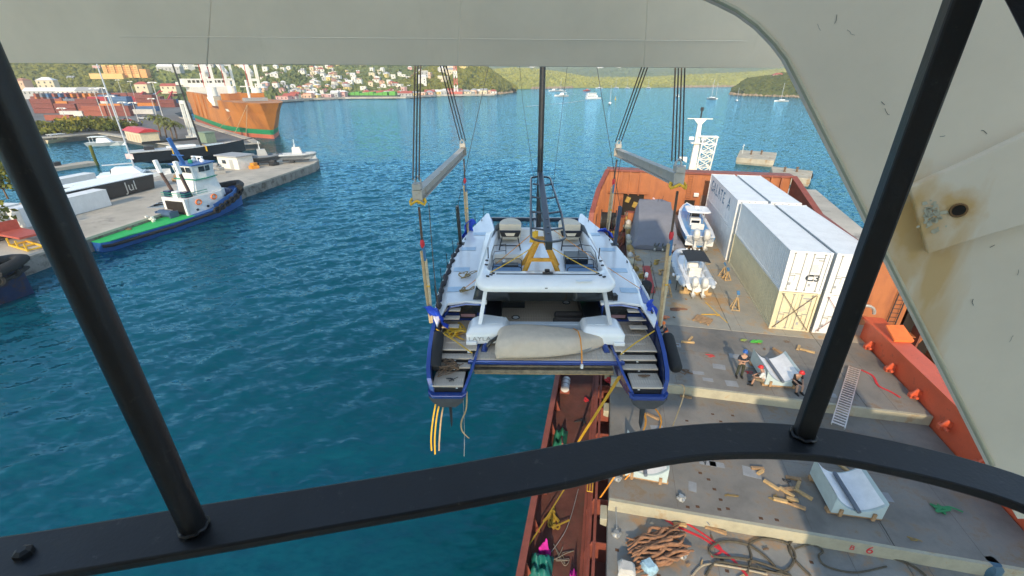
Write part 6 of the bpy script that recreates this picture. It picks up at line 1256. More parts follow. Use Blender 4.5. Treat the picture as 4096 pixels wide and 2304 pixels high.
def scatter(hill, n, s, t, lab, grp, scale=1.0, tb=1.6, minw=0, white=.45):
    for _ in range(n):
        p = hill.at(rg.uniform(*s), t[0] + (t[1] - t[0]) * rg.random() ** tb); w_, d, h = SIZES[rg.randrange(minw, 6)]
        wi = 0 if rg.random() < white else rg.randrange(6); ri = rg.choice((0, 1, 1, 2, 3)); kd = rg.choice(('hip', 'gable', 'flat', 'hip'))
        if kd == 'flat': ri = 1
        house(p + Vector((0, 0, 2.8)), w_ * scale, d * scale, h * scale, rg.uniform(-.6, .5), wi, ri, kd, '%s house with %s %s roof %s' % (WALLS[wi][0], ROOFS[ri][0], {'hip': 'hipped', 'gable': 'gabled', 'flat': 'flat'}[kd], lab), grp, win=t[0] < .3)
scatter(HB_, 150, (.30, .86), (.02, .48), 'in the town climbing the hill', 'houses on the town hillside', .47, 1.3)
scatter(HB_, 65, (.50, .92), (.03, .20), 'on the densely built lower town slope', 'houses on the lower town slope', .47, 1.0)
scatter(HB_, 30, (.05, .4), (.18, .5), 'on the hillside behind the orange ship', 'houses behind the orange ship', .8, 1.2)
scatter(HE, 26, (.48, .76), (.42, .80), 'on the far blue green hills', 'villas on the far hills', 1.5, 1.0, 1, 1.0)
scatter(HC, 9, (.10, .42), (.12, .62), 'on the flank of the wooded headland', 'houses on the wooded headland', .8, 1.0, 1, .1)
scatter(HA, 7, (.34, .62), (.08, .9), 'on the slope above the container yard', 'houses above the container yard', .75, 1.0)
# waterfront row
rg = random.Random(5)
for k in range(46):
    u = 690 + k * 12.2 + rg.uniform(-4, 4); p = P2(u, np.interp(u, [679, 780, 867, 1016, 1094, 1241], [254.5, 247.5, 244.5, 243.5, 238.8, 237]), 1.5) + Vector((0, rg.uniform(4, 28), 0))
    if 880 < u < 1010: p.y += 14
    w_, d, h = rg.choice(((9, 7, 3), (12, 8, 3.2), (8, 7, 4.6), (15, 8, 3.2))); wi = rg.randrange(6); ri = rg.choice((0, 0, 1, 2)); kd = rg.choice(('gable', 'hip', 'flat'))
    house(p, w_, d, h, rg.uniform(-.15, .1), wi, ri, kd, 'low %s waterfront building with %s roof, number of its kind along the bay shore' .replace(', number of its kind', '') % (WALLS[wi][0], ROOFS[ri][0]), 'buildings along the bay waterfront', 'building', 'waterfront_building')
struct('shore_road', B().ribbon([P2(u, v, 1.2) for u, v in ((640, 262), (679, 256), (780, 249), (867, 246), (1016, 245), (1094, 240), (1241, 238))], 9, 1.6), CONC)
# landmark buildings
hot = thing('hotel_block', 'long orange stepped hotel block on the slope above the container yard', 'building', PY(305, 187, 520), R(8)); hot.scale = (.6, .6, .55)
OBW = M('hotel_orange', (.68, .34, .12), .8, var=.12); OBY = M('hotel_yellow', (.70, .46, .17), .8, var=.12)
for k in range(9):
    x = -27 + k * 6.2; part('wing', B().box(x, x + 6.1, (k % 2) * 2.2, 14, -6, 16 - (k % 2) * 1.2), (OBY, OBW)[k % 2], hot)
    for f in range(4): part('balcony_opening', B().box(x + 1, x + 5.1, (k % 2) * 2.2 - .12, (k % 2) * 2.2 - .02, 1.2 + f * 3.4, 3.0 + f * 3.4), M('hotel_shade', (.42, .20, .08), .8), hot)
part('terrace_wall', B().box(-46, 6, -8, -3, -8, 1.5), OBY, hot); part('side_wing', B().box(29, 40, 2, 14, -6, 9), OBW, hot)
bl = house(PY(430, 178, 560), 24, 9, 4, .1, 4, 1, 'gable', 'long pale roofed hall right of the orange hotel block', None, 'building', 'hall_building')
house(PY(125, 222, 430), 12, 9, 6.4, .35, 1, 1, 'hip', 'cream three storey house with hipped roof at the foot of the wooded slope', None)
house(PY(62, 216, 440), 10, 7, 4.4, -.2, 2, 3, 'hip', 'brownish house half hidden in trees at the left of the slope', None)
house(PY(362, 225, 440), 10, 7, 4.4, .2, 1, 0, 'hip', 'cream house with red hipped roof behind the container yard', None)
house(PY(430, 226, 440), 13, 7, 3.2, .1, 1, 0, 'gable', 'cream shed with red roof behind the orange ship stern', None)
house(PY(1052, 212, 690), 24, 10, 9.2, -.1, 2, 1, 'flat', 'peach coloured terraced apartment block on the headland flank', None, 'building', 'apartment_block')
house(PY(1025, 228, 670), 20, 10, 5, -.05, 3, 1, 'flat', 'pink flat roofed building above the green barge', None, 'building', 'flat_building')
house(PY(1085, 205, 720), 16, 12, 9.3, -.3, 0, 2, 'hip', 'white house with grey roof on the headland', None)
house(PY(1955, 198, 680), 15, 9, 4.8, -.1, 3, 0, 'hip', 'pink house with red roof alone on the wooded islet', None)
for k, (u, v, w_) in enumerate(((130, 239, 36), (190, 239, 22), (232, 238, 18))): house(PY(u, v, 400), w_, 9, 3.0, .05, (4, 0, 4)[k], (1, 1, 2)[k], 'gable', ('long white roofed warehouse at the back of the container yard', 'shorter white roofed warehouse in the yard behind the stacks', 'grey roofed warehouse nearest the red machines')[k], None, 'warehouse', 'warehouse')
# lattice radio mast
lt = thing('lattice_tower', 'tall red and white lattice tower on the headland shore', 'tower', P2(1148, 239, 1))
for k in range(9):
    z0, z1 = 3 + k * 8, 11 + k * 8; w0, w1 = 4.2 - k * .3, 4.2 - (k + 1) * .3; b = B()
    for sx in (-1, 1):
        for sy in (-1, 1): b.beam((sx * w0 / 2, sy * w0 / 2, z0), (sx * w1 / 2, sy * w1 / 2, z1), .55, .55)
    for sy in (-1, 1): b.beam((-w0 / 2, sy * w0 / 2, z0), (w1 / 2, sy * w1 / 2, z1), .4, .4).beam((w0 / 2, sy * w0 / 2, z0), (-w1 / 2, sy * w1 / 2, z1), .4, .4)
    part('tower_section', b, (M('tower_red', (.5, .12, .08), .6), M('tower_white', (.75, .74, .70), .6))[(k + 1) % 2], lt)
part('tower_base', B().box(-8, 8, -4, 4, -1, 4), M('tower_red'), lt)
bg_ = thing('barge', 'dark barge with bright green cargo moored along the bay shore', 'barge', P2(940, 247, 0), R(-4))
part('barge_hull', B().loft([[(x0, -6, z), (x1, -6, z), (x1, 6, z), (x0, 6, z)] for x0, x1, z in ((-29, 27, -.5), (-31, 29, 3))]), DARK, bg_)
for k in range(9): part('green_cargo', B().box(-29 + k * 5.2, -24.2 + k * 5.2, -5, 5, 3, 5.2 + (k % 3) * .7), M('cargo_green', (.11, .36, .05), .7, var=.25), bg_)
part('deck_house', B().box(19, 26, -4, 4, 3, 7), M('cargo_green'), bg_)
single('stranded_boat', B().loft([[(x * .6, -2, 0), (x, -2.5, 2.5), (x, 2.5, 2.5), (x * .6, 2, 0)] for x in (-7, 0, 7)][:3:2]), M('boat_red', (.5, .08, .06), .6), 'red hulled boat below the lattice tower', 'boat', loc=P2(1152, 240, 0) + Vector((0, -6, 0)))
# ---------------------------------------------------------------- container yard
CC = [('maroon', (.21, .055, .040)), ('rust red', (.32, .085, .045)), ('orange', (.60, .20, .03)), ('blue', (.07, .15, .28)), ('slate', (.17, .19, .22)), ('white', (.62, .60, .55)), ('red', (.38, .03, .04))]
CM = [M('yard_' + n_.replace(' ', '_'), c, .6, var=.2, scale=.6) for n_, c in CC]
def yard_mesh(m):
    b = B().box(-6.0, 6.0, -1.15, 1.15, .08, 2.5)
    for k in range(16):
        x = -5.7 + k * .76; b.box(x, x + .38, -1.21, -1.151, .15, 2.4).box(x, x + .38, 1.151, 1.21, .15, 2.4)
    for x in (-6.1, 5.95):
        for y in (-1.22, 1.07): b.box(x, x + .15, y, y + .15, 0, 2.59)
    b.box(-6.1, 6.1, -1.22, 1.22, 2.501, 2.58)
    return b.mesh('yard_container', m)
YM = [yard_mesh(m) for m in CM]
rg = random.Random(21); YR = R(-7)
def yc(p, k, rz, lab='in the yard', grp='containers stacked in the yard'):
    o = link('yard_container', YM[k], None, p, (0, 0, rz)); tag(o, '%s container %s' % (CC[k][0], lab), 'container', grp)
NC = 0
rows = [(312, (165, 290), 1), (303, (118, 215), 1), (292, (95, 340), 2), (285, (90, 330), 3), (276, (130, 350), 3), (268, (75, 400), 3), (260, (85, 425), 3), (253, (80, 445), 3), (248, (90, 440), 2), (287, (335, 405), 1), (279, (345, 432), 2), (270, (398, 445), 2)]
def ORD(n_): return '%d%s' % (n_, 'th' if 10 < n_ % 100 < 14 else {1: 'st', 2: 'nd', 3: 'rd'}.get(n_ % 10, 'th'))
RW = ('nearest', 'second nearest', 'third nearest', 'fourth', 'fifth', 'sixth', 'seventh', 'eighth', 'farthest', 'right front', 'right middle', 'right rear')
TW_ = ('bottom', 'second', 'third', 'top')
for ri_, (v, (u0, u1), hh) in enumerate(rows):
    p0 = P2(u0, v, 2.0); p1 = P2(u1, v, 2.0); n_ = int((p1 - p0).length / 13.0); d = (p1 - p0).normalized(); rz = math.atan2(d.y, d.x)
    for k in range(max(1, n_)):
        if rg.random() < .12 or NC > 265: continue
        base = p0 + d * (6.5 + 13.0 * k + rg.uniform(-.3, .3)); nh = rg.randint(max(1, hh - 1), hh); ck = rg.choices(range(7), (48, 16, 7, 9, 5, 6, 5))[0]
        if abs(base.x - (-150)) < 0: continue
        for z in range(nh):
            for dep in range(1 if v > 280 else 2):
                kk = ck if rg.random() < .65 else rg.choices(range(7), (40, 14, 10, 12, 6, 6, 6))[0]
                yc(base + Vector((-d.y * dep * 2.6, d.x * dep * 2.6, z * 2.6)), kk, rz, 'on %s tier, %s stack from left, %s yard row%s' % (TW_[z], ORD(k + 1), RW[ri_], ' behind' if dep else '')); NC += 1
# end-on containers: colourful row
for k in range(10):
    p = P2(120 + k * 15, 262, 2.0)
    for z in range(0, 3): yc(p + Vector((0, 0, z * 2.6)), (2, 2, 1, 4, 3, 1, 3, 0, 2, 1)[(k + z) % 10], R(75), 'seen end on, %s tier, %s stack from left in the yard' % (TW_[z], ORD(k + 1)), 'containers seen end on in the yard')
# white long warehouse container row near the shore
# reach stackers and red machines
MR = M('machine_red', (.42, .03, .04), .5, var=.2)
for k, (u, v) in enumerate(((352, 262), (395, 258), (432, 262), (372, 250))):
    t = thing('reach_stacker', ('red reach stacker farthest left in the yard', 'red reach stacker in the middle of the yard', 'red reach stacker beside the orange ship stern', 'red reach stacker at the back of the yard')[k], 'machine', P2(u, v, 2), R(20 + 35 * k))
    part('chassis', B().box(-4, 4, -1.6, 1.6, .9, 2.4), MR, t, bev=.1); part('cab', B().box(-1, 1, -.8, .8, 2.4, 4.6), MR, t, bev=.1); part('cab_window', B().box(.99, 1.04, -.7, .7, 3.2, 4.4), GLASS, t)
    part('boom', B().beam((-3, 0, 3), (5, 0, 9), .9, .9), MR, t); part('spreader', B().box(4.6, 5.4, -3.2, 3.2, 8, 8.7), MR, t)
    for x in (-3, 2.8):
        for y in (-1.6, 1.6): part('wheel', B().tube([(x, y - .4, .9), (x, y + .4, .9)], .9, 14), RUBBER, t)
# light poles
POLE = M('pole_grey', (.55, .54, .50), .5, var=.1)
for k, (u, v, h) in enumerate(((172, 316, 7), (325, 312, 9), (352, 314, 9), (417, 316, 17), (262, 300, 14), (305, 320, 12), (345, 262, 16), (315, 258, 17), (395, 295, 9), (290, 320, 15))):
    t = thing('light_pole', '%s light pole %s' % (('short', 'short', 'short', 'tall', 'tall', 'medium', 'very tall', 'very tall', 'short', 'tall')[k], ('at the left end of the yard fence', 'left of the parked vehicles', 'beside the parked vehicles', 'in front of the orange ship', 'behind the white yacht mast', 'beside the quay bushes', 'with floodlights rising over the stacks', 'with floodlights left of its twin', 'near the red machines', 'before the maroon stacks')[k]), 'light pole', P2(u, v, 2))
    part('pole', B().tube([(0, 0, 0), (0, 0, h)], [.2, .11], 8), POLE, t); part('lamp_arm', B().box(-1.6, 1.6, -.15, .15, h, h + .25), POLE, t)
    for x in (-1.4, 1.4): part('lamp_head', B().box(x - .5, x + .5, -.35, .35, h - .25, h), LAMP, t)
# ---------------------------------------------------------------- planting on the quay
def leafy(name, p, r, h, label, cat_='tree', mat=LEAF, seed=0, trunk=True, grp=None, n=260):
    rg = random.Random(seed); t = thing(name, label, cat_, p, 0, grp); b = B()
    cl = [Vector((rg.gauss(0, r * .45), rg.gauss(0, r * .45), h * rg.uniform(.55, 1.0) if trunk else h * rg.uniform(.25, .8))) for _ in range(9)]
    for _ in range(n):
        c = rg.choice(cl); q = c + Vector((rg.gauss(0, r * .26), rg.gauss(0, r * .26), rg.gauss(0, h * .12))); s_ = rg.uniform(.18, .42) * r * .45
        a = Vector((rg.gauss(0, 1), rg.gauss(0, 1), rg.gauss(0, 1))).normalized(); e = a.cross(Vector((rg.gauss(0, 1), rg.gauss(0, 1), .3))).normalized()
        q.z = max(q.z, .05); b.add([q - a * s_, q + e * s_ * .6, q + a * s_, q - e * s_ * .6], [(0, 1, 2, 3)])
    part('crown', b, mat, t)
    tr = B().tube([(0, 0, 0), (0, 0, h * .6)], [.08 * h / 2, .04 * h / 2], 6)
    for c in cl[:4]: tr.tube([(0, 0, h * .4), tuple(c)], [.05 * h / 2, .02 * h / 2], 5)
    part('trunk' if trunk else 'stem', tr, BROWN, t); return t
rg = random.Random(15)
BU = [(115, 338), (128, 330), (150, 335), (172, 332), (195, 331), (170, 322), (215, 330), (238, 329), (255, 322), (275, 330), (300, 333), (262, 315), (140, 322), (312, 326), (95, 334), (290, 322), (230, 318)]
for k, (u, v) in enumerate(BU): leafy('shrub', P2(u, v, 2), rg.uniform(3, 5.2), rg.uniform(2.5, 4.5), 'green shrub in the planted strip along the basin quay', 'shrub', (LEAF, LEAFD, LEAF)[k % 3], k, False, 'shrubs along the basin quay', 200)
leafy('shrub', P2(185, 318, 2), 4.5, 4, 'yellow flowering shrub before the blue container in the yard', 'shrub', M('leaf_yellow', (.42, .30, .03), .9, var=.3), 50, False)
for k, (u, v, h) in enumerate(((-20, 600, 5), (-45, 560, 7), (8, 470, 6), (-10, 500, 5), (20, 500, 4))): leafy('tree', P2(u, v, 2), 2.6, h, ('tree behind the left guard post by the white container', 'tree at the left edge of the pier', 'tree at the far left above the pier', 'tree beside the far left pier shed', 'low tree at the left edge near the basin')[k], 'tree', LEAF, 60 + k, True, None, 320)
def palm(p, h, label, seed):
    rg = random.Random(seed); t = thing('palm_tree', label, 'tree', p)
    part('trunk', B().tube(curve([(0, 0, 0), (.3, 0, h * .5), (.2, 0, h)], 4), .22, 7), BROWN, t)
    fr = B()
    for k in range(15):
        a = k * 2.4 + rg.random(); L = rg.uniform(2.6, 3.6); up = rg.uniform(.3, 1.4); pts = [Vector((.2 + math.cos(a) * L * s_, math.sin(a) * L * s_, h + up * math.sin(s_ * 2.2) * 1.2 - 1.6 * s_ * s_)) for s_ in np.linspace(0, 1, 7)]
        sd2 = Vector((-math.sin(a), math.cos(a), 0))
        for i in range(1, 7):
            w2 = .75 * math.sin(i / 7 * math.pi) + .15
            for sg in (-1, 1): fr.add([pts[i - 1], pts[i], pts[i] + sd2 * sg * w2 + Vector((0, 0, -.35))], [(0, 1, 2)])
    part('crown', fr, M('palm_leaf', (.14, .15, .03), .8, var=.35), t)
for k, (u, v, h, lb) in enumerate(((405, 345, 6.5, 'palm tree farthest left in the row beside the red roofed shed'), (420, 350, 6, 'second palm tree right of the red roofed shed'), (436, 356, 5.5, 'palm tree nearest the quay edge'), (445, 350, 4.5, 'small palm tree at the right end of the row'))): palm(P2(u, v, 2), h, lb, k)
# ---------------------------------------------------------------- quay sheds, vehicles
sh = thing('quay_shed', 'cream shed with bright red roof on the basin quay', 'shed', P2(362, 355, 2), R(-36))
part('wall', B().box(-7, 7, -2.4, 2.4, 0, 3.2), WALLS[1][1], sh); part('roof', B().extr([(-7.6, -3, 3.2), (-7.6, 3, 3.2), (-7.6, 1.0, 4.2), (-7.6, -1.0, 4.2)], (15.2, 0, 0)), M('roof_bright_red', (.55, .04, .04), .5, var=.12), sh)
for k in range(5): part('door', B().box(-6 + k * 2.6, -4.6 + k * 2.6, -2.47, -2.41, .2, 2.4), WALLS[2][1], sh)
CARC = [M('car_white', (.7, .7, .68), .3, coat=.4), M('car_dark', (.06, .07, .08), .3, coat=.4), M('car_red', (.4, .04, .03), .3, coat=.4), M('car_silver', (.45, .47, .48), .3, coat=.4)]
def car(p, rz, k, label):
    t = thing('parked_car', label, 'car', p, rz, None); part('body', B().loft([[(-.85, y, z0), (.85, y, z0), (.85, y, z1), (-.85, y, z1)] for y, z0, z1 in ((-2.2, .35, .8), (-2.0, .3, 1.0), (1.9, .3, .95), (2.2, .35, .75))]), CARC[k], t, bev=.06)
    part('cabin', B().loft([[(-.78, -1.7, .98), (.78, -1.7, .98), (.78, .9, .98), (-.78, .9, .98)], [(-.62, -1.2, 1.5), (.62, -1.2, 1.5), (.62, .3, 1.5), (-.62, .3, 1.5)]]), GLASS, t)
    for x in (-.8, .8):
        for y in (-1.35, 1.35): part('wheel', B().tube([(x - .1, y, .33), (x + .1, y, .33)], .33, 12), RUBBER, t)
for k, (u, v, lb) in enumerate(((335, 312, 'white car parked by the yard light poles'), (345, 316, 'dark car parked in front of the white one'), (360, 300, 'silver car parked near the storage tank'), (318, 305, 'red car parked beside the maroon stacks'), (385, 302, 'dark car parked on the quay apron'))): car(P2(u, v, 2), R(60 + 20 * k), (0, 1, 3, 2, 1)[k], lb)
gn = thing('white_gantry', 'white portal frame on the quay before the orange ship', 'frame', P2(486, 348, 2), R(-40))
for x in (-2.2, 2.2): part('leg', B().box(x - .45, x + .45, -.4, .4, 0, 12), SHIPWHITE, gn)
part('top_beam', B().box(-2.6, 2.6, -.4, .4, 11, 12), SHIPWHITE, gn); part('foot', B().box(-3.2, 3.2, -1.2, 1.2, 0, .8), SHIPWHITE, gn)
single('quay_kiosk', B().box(-2, 2, -1.5, 1.5, 0, 3).box(-2.2, 2.2, -1.7, 1.7, 3, 3.2), M('kiosk_green', (.20, .26, .18), .7), 'green grey kiosk at the end of the basin quay', 'kiosk', loc=P2(525, 358, 2), rot=(0, 0, R(-30)))
# ---------------------------------------------------------------- orange cargo ship across the harbour
OS_B = P2(688, 349, 0); hd_ = Vector((.655, -.756, 0)).normalized(); OR = -math.atan2(hd_.x, hd_.y)
OS = thing('orange_cargo_ship', 'rust orange cargo ship with green stripe and white cranes berthed across the harbour', 'ship', OS_B, OR)
OHULL = M('freighter_orange', (.50, .185, .04), .6, var=.2, scale=.1, dirt=(.30, .11, .04), damt=.5, dscale=.12, streak=True); OGRN = M('freighter_green', (.02, .24, .10), .6, var=.15, scale=.3); ORED = M('freighter_red', (.50, .13, .07), .6, var=.15, scale=.3)
def osec(z_lo, z_hi, flare_lo, flare_hi, ys):
    return [[(-w_ * flare_lo(y), y + (0 if z_lo > 0 else 0), z_lo), (w_ * flare_lo(y), y, z_lo), (w_ * flare_hi(y), y, z_hi), (-w_ * flare_hi(y), y, z_hi)] for y, w_ in ys]
HW = 9.5
ysl = [-118, -110, -60, -34, -22, -12, -5, 0]
wl_ = {-118: .75, -110: .95, -60: 1, -34: 1, -22: .86, -12: .55, -5: .25, 0: .02}; wt_ = {-118: .85, -110: 1, -60: 1, -34: 1, -22: .98, -12: .85, -5: .58, 0: .30}
def layer(z0, z1, f0, f1, sh0, sh1):
    S_ = []
    for y in ysl:
        a = wl_[y] * (1 - f0) + wt_[y] * f0; c = wl_[y] * (1 - f1) + wt_[y] * f1; k = max(0, (y + 22) / 22)
        S_.append([(-HW * a, y + sh0 * k, z0), (HW * a, y + sh0 * k, z0), (HW * c, y + sh1 * k, z1), (-HW * c, y + sh1 * k, z1)])
    return B().loft(S_)
part('hull_bottom', layer(-1, 1.4, 0, .05, .5, 0), ORED, OS, smooth=30); part('hull_stripe', layer(1.4, 3.2, .05, .15, 0, .4), OGRN, OS, smooth=30); part('hull_topsides', layer(3.2, 9.0, .15, .7, .4, 3.2), OHULL, OS, smooth=30)
part('forecastle', B().loft([[(-HW * c, y + 3.2 * max(0, (y + 22) / 22) + 0, 9.0), (HW * c, y + 3.2 * max(0, (y + 22) / 22), 9.0), (HW * c2, y + 5.2 * max(0, (y + 22) / 22), 12.6), (-HW * c2, y + 5.2 * max(0, (y + 22) / 22), 12.6)] for y, c, c2 in ((-34, 1, 1), (-22, .95, 1), (-12, .76, .9), (-5, .48, .66), (0, .2, .34))]), OHULL, OS, smooth=30)
part('high_side', B().extr([(-HW, -112, 9), (-HW, -55, 9), (-HW, -58, 13), (-HW, -62, 14.2), (-HW, -112, 14.2)], (1.2, 0, 0)).extr([(HW - 1.2, -112, 9), (HW - 1.2, -55, 9), (HW - 1.2, -58, 13), (HW - 1.2, -62, 14.2), (HW - 1.2, -112, 14.2)], (1.2, 0, 0)).box(-HW + 1.2, HW - 1.2, -112, -110.5, 9, 14.2), OHULL, OS)
part('cargo_deck', B().box(-HW + 1.25, HW - 1.25, -110, -34, 9.02, 9.5), WALKRED, OS)
part('hatch_block', B().box(-7, 7, -60, -42, 9.5, 13.5), M('hatch_grey', (.32, .28, .22), .8), OS)
for y in (-70, -82, -94): part('side_buttress', B().box(HW, HW + .5, y, y + 5, 4, 14), OHULL, OS)
bh = part('bridge_house', B().box(-8.5, 8.5, -116, -100, 9, 16.5), SHIPWHITE, OS); part('bridge', B().box(-10.5, 10.5, -114, -104, 16.5, 20.3), SHIPWHITE, bh); part('bridge_wing', B().box(-13, 13, -112, -107, 17.4, 18.8), SHIPWHITE, bh)
for k in range(9): part('bridge_window', B().box(-8 + k * 1.9, -6.7 + k * 1.9, -103.98, -103.9, 18.4, 19.6), GLASS, bh)
part('radar_mast', B().box(-1.5, 1.5, -111, -108, 20.3, 23).tube([(0, -109, 23), (0, -109, 30)], .5).box(-4, 4, -109.4, -108.8, 26, 26.5), SHIPWHITE, bh)
part('radar_mast_gear', B().beam((-3, -112, 20.3), (-3, -112, 28), 1.2, 1.2), MR, bh)
for y, sx_ in ((-58, 1), (-37, -1), (-84, -1)):
    c = part('deck_crane', B().lathe([(2.6, 9), (2.6, 13), (2.2, 13.2), (1.9, 17)], 16, (sx_ * 6.5, y, 0)), SHIPWHITE, OS, smooth=30)
    for dx in (-1.5, 1.5): part('crane_post', B().box(sx_ * 6.5 + dx - .5, sx_ * 6.5 + dx + .5, y - .6, y + .6, 16.5, 40), SHIPWHITE, c)
    part('crane_tie', B().box(sx_ * 6.5 - 1.5, sx_ * 6.5 + 1.5, y - .5, y + .5, 19.5, 20.5).box(sx_ * 6.5 - 1.5, sx_ * 6.5 + 1.5, y - .5, y + .5, 26, 27), SHIPWHITE, c)
    part('crane_jib', B().beam((sx_ * 6.5, y - 2, 22), (sx_ * 4, y - 24, 34), 1.8, 1.8), SHIPWHITE, c); part('crane_ladder', B().box(sx_ * 6.5 + 2.2, sx_ * 6.5 + 2.45, y - 1, y - .8, 17, 40), MR, c)
part('fore_mast', B().tube([(0, -22, 12.6), (0, -22, 20)], .5).box(-2.5, 2.5, -22.2, -21.8, 17.5, 17.9), SHIPWHITE, OS); part('windlass', B().box(-4, 4, -16, -12, 12.65, 13.8), GREY, OS); part('breakwater', B().box(-8, 8, -33, -32, 12.6, 15), OHULL, OS)
part('name_plate', B().obox((8.2, -17.5, 9.4), (.15, 9, .9), (0, .35, R(14))), SHIPWHITE, OS)
for y0, z0, y1 in ((2, 12, -3), (-10, 11, -30), (2, 12, 14)): part('mooring_line', B().tube([(6, y0 - 3, z0), (12, y1, 2.2)], .1, 4), TANST, OS)
# ---------------------------------------------------------------- tugboat alongside the pier
TB = M('tug_blue', (.02, .10, .32), .45, var=.2, scale=.8, dirt=(.05, .04, .04), damt=.3, dscale=1); TGd = M('tug_deck_green', (.02, .42, .10), .7, var=.12, scale=1); TGn = M('tug_green_trim', (.02, .26, .16), .6); TW = M('tug_white', (.70, .70, .68), .5, var=.1, dirt=(.36, .2, .1), damt=.25, dscale=1.5, streak=True)
st_ = Vector((-53.7, 56.6, 0)); bw_ = Vector((-47.8, 76.3, 0)); hdt = (bw_ - st_).normalized(); TR = -math.atan2(hdt.x, hdt.y)
def tug(loc, rz, label, deck=TGd, hullm=TB):
    t = thing('tugboat', label, 'tugboat', loc, rz); t.scale = (1.15, 1.2, 1.0)   # origin: stern, centre; y forward; length 21
    Ys = [0, .8, 8, 14, 18, 20, 21.2]; Wd = [2.6, 3.1, 3.3, 3.2, 2.5, 1.5, .35]; Zt = [1.3, 1.25, 1.25, 1.5, 2.4, 3.0, 3.2]; Wb = [2.2, 2.7, 3.0, 2.7, 1.5, .7, .1]
    part('hull', B().loft([[(-w_, y, z), (-b_, y, -.4), (b_, y, -.4), (w_, y, z)] for y, w_, z, b_ in zip(Ys, Wd, Zt, Wb)]), hullm, t, smooth=30)
    part('fender_belt', B().tube([(-w_ - .05, y, z - .45) for y, w_, z in zip(Ys, Wd, Zt)] + [(0, 21.5, 2.8)] + [(w_ + .05, y, z - .45) for y, w_, z in zip(Ys[::-1], Wd[::-1], Zt[::-1])], .22, 7), RUBBER, t, smooth=50)
    part('work_deck', B().prism([(-w_ * .95, y) for y, w_ in zip(Ys[:4], Wd[:4])] + [(w_ * .95, y) for y, w_ in zip(Ys[3::-1], Wd[3::-1])], 1.30, 1.38), deck, t)
    part('bow_bulwark', B().loft([[(sg * w_, y, z - .1), (sg * w_, y, z + .8), (sg * (w_ - .12), y, z + .8), (sg * (w_ - .12), y, z - .1)] for sg in (-1, 1) for y, w_, z in (list(zip(Ys[3:], Wd[3:], Zt[3:])) if sg < 0 else list(zip(Ys[:2:-1], Wd[:2:-1], Zt[:2:-1])))]), hullm, t)
    hs_ = part('deck_house', B().loft([[(-2.2, 8.6, z), (2.2, 8.6, z), (2.2, 14, z), (1.2, 15.4, z), (-1.2, 15.4, z), (-2.2, 14, z)] for z in (1.25, 3.9)]), TW, t, bev=.05)
    part('upper_house', B().loft([[(-1.8, 10.6, 3.9), (1.8, 10.6, 3.9), (1.8, 14.6, 3.9), (-1.8, 14.6, 3.9)], [(-1.7, 11, 6.3), (1.7, 11, 6.3), (1.6, 14.2, 6.3), (-1.6, 14.2, 6.3)]]), TW, hs_, bev=.05)
    wh = part('wheelhouse', B().loft([[(x * k, 12.7 + y * k, z) for x, y in ((-1.7, -1.6), (1.7, -1.6), (1.9, 0), (1.5, 1.6), (-1.5, 1.6), (-1.9, 0))] for k, z in ((1, 6.3), (1.0, 7.3), (1.08, 8.4))]), TW, t, bev=.04)
    for x, y, a in ((-1.0, 11.0, 0), (0, 11.0, 0), (1.0, 11.0, 0), (1.92, 12.2, 80), (1.9, 13.1, 100), (-1.92, 12.2, 100), (.8, 14.5, 0), (-.8, 14.5, 0)): part('wheelhouse_window', B().obox((x, y, 7.75), (.75, .1, .8), (0, 0, R(a))), GLASS, wh)
    part('wheelhouse_roof', B().prism([(-2.1, 10.8), (2.1, 10.8), (2.3, 12.7), (1.8, 14.6), (-1.8, 14.6), (-2.3, 12.7)], 8.4, 8.6), TB, wh, bev=.04)
    part('trim_band', B().prism([(-2.0, 10.9), (2.0, 10.9), (2.1, 12.7), (1.7, 14.5), (-1.7, 14.5), (-2.1, 12.7)], 6.2, 6.34), TGn, wh)
    part('mast', B().beam((0, 11.4, 8.6), (-.2, 10.6, 12.6), .4, .4).beam((-1, 11, 10), (1, 11, 10), .15, .15), TB, t); part('radar', B().box(-.9, .9, 13.4, 13.7, 9.2, 9.4).tube([(0, 13.5, 8.6), (0, 13.5, 9.2)], .12), LAMP, t)
    for k in range(4): part('roof_fitting', B().lathe([(.25, 8.6), (.3, 8.9), (.15, 9.15)], 8, (-1.2 + k * .75, 12.2 + (k % 2) * 1.1, 0)), (TGn, LAMP)[k % 2], t)
    for s in (-1, 1):
        f = part('exhaust_funnel', B().beam((s * 1.5, 10.0, 3.9), (s * 1.7, 9.3, 7.6), .30, .30), M('funnel_rust', (.10, .06, .05), .8, var=.4), t); part('funnel_top', B().beam((s * 1.71, 9.28, 7.6), (s * 1.76, 9.1, 9.5), .42, .42), LAMP, f)
    part('upper_rail', B().tube([(-2.1, 8.7, 4.6), (2.1, 8.7, 4.6), (2.15, 12, 4.6)], .05).tube([(-2.1, 8.7, 4.25), (2.1, 8.7, 4.25), (2.15, 12, 4.25)], .04), TGn, t)
    for x, y in ((-1.5, 9.3), (0, 9.3), (1.4, 9.4)): part('winch_box', B().box(x - .45, x + .45, y - .4, y + .4, 3.9, 4.8), (NAVY, LAMP)[x == 0], t, bev=.05)
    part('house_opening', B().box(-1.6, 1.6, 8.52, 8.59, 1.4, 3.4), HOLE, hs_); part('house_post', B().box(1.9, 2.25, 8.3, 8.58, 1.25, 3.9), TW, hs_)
    for y, z in ((10.2, 3.0), (12.6, 3.2)): 
        part('life_ring', B().tube([(2.28, y + .38 * math.cos(a), z + .38 * math.sin(a)) for a in np.linspace(0, 6.28, 15)[:-1]], .1, 6, closed=True), HO, t, smooth=50)
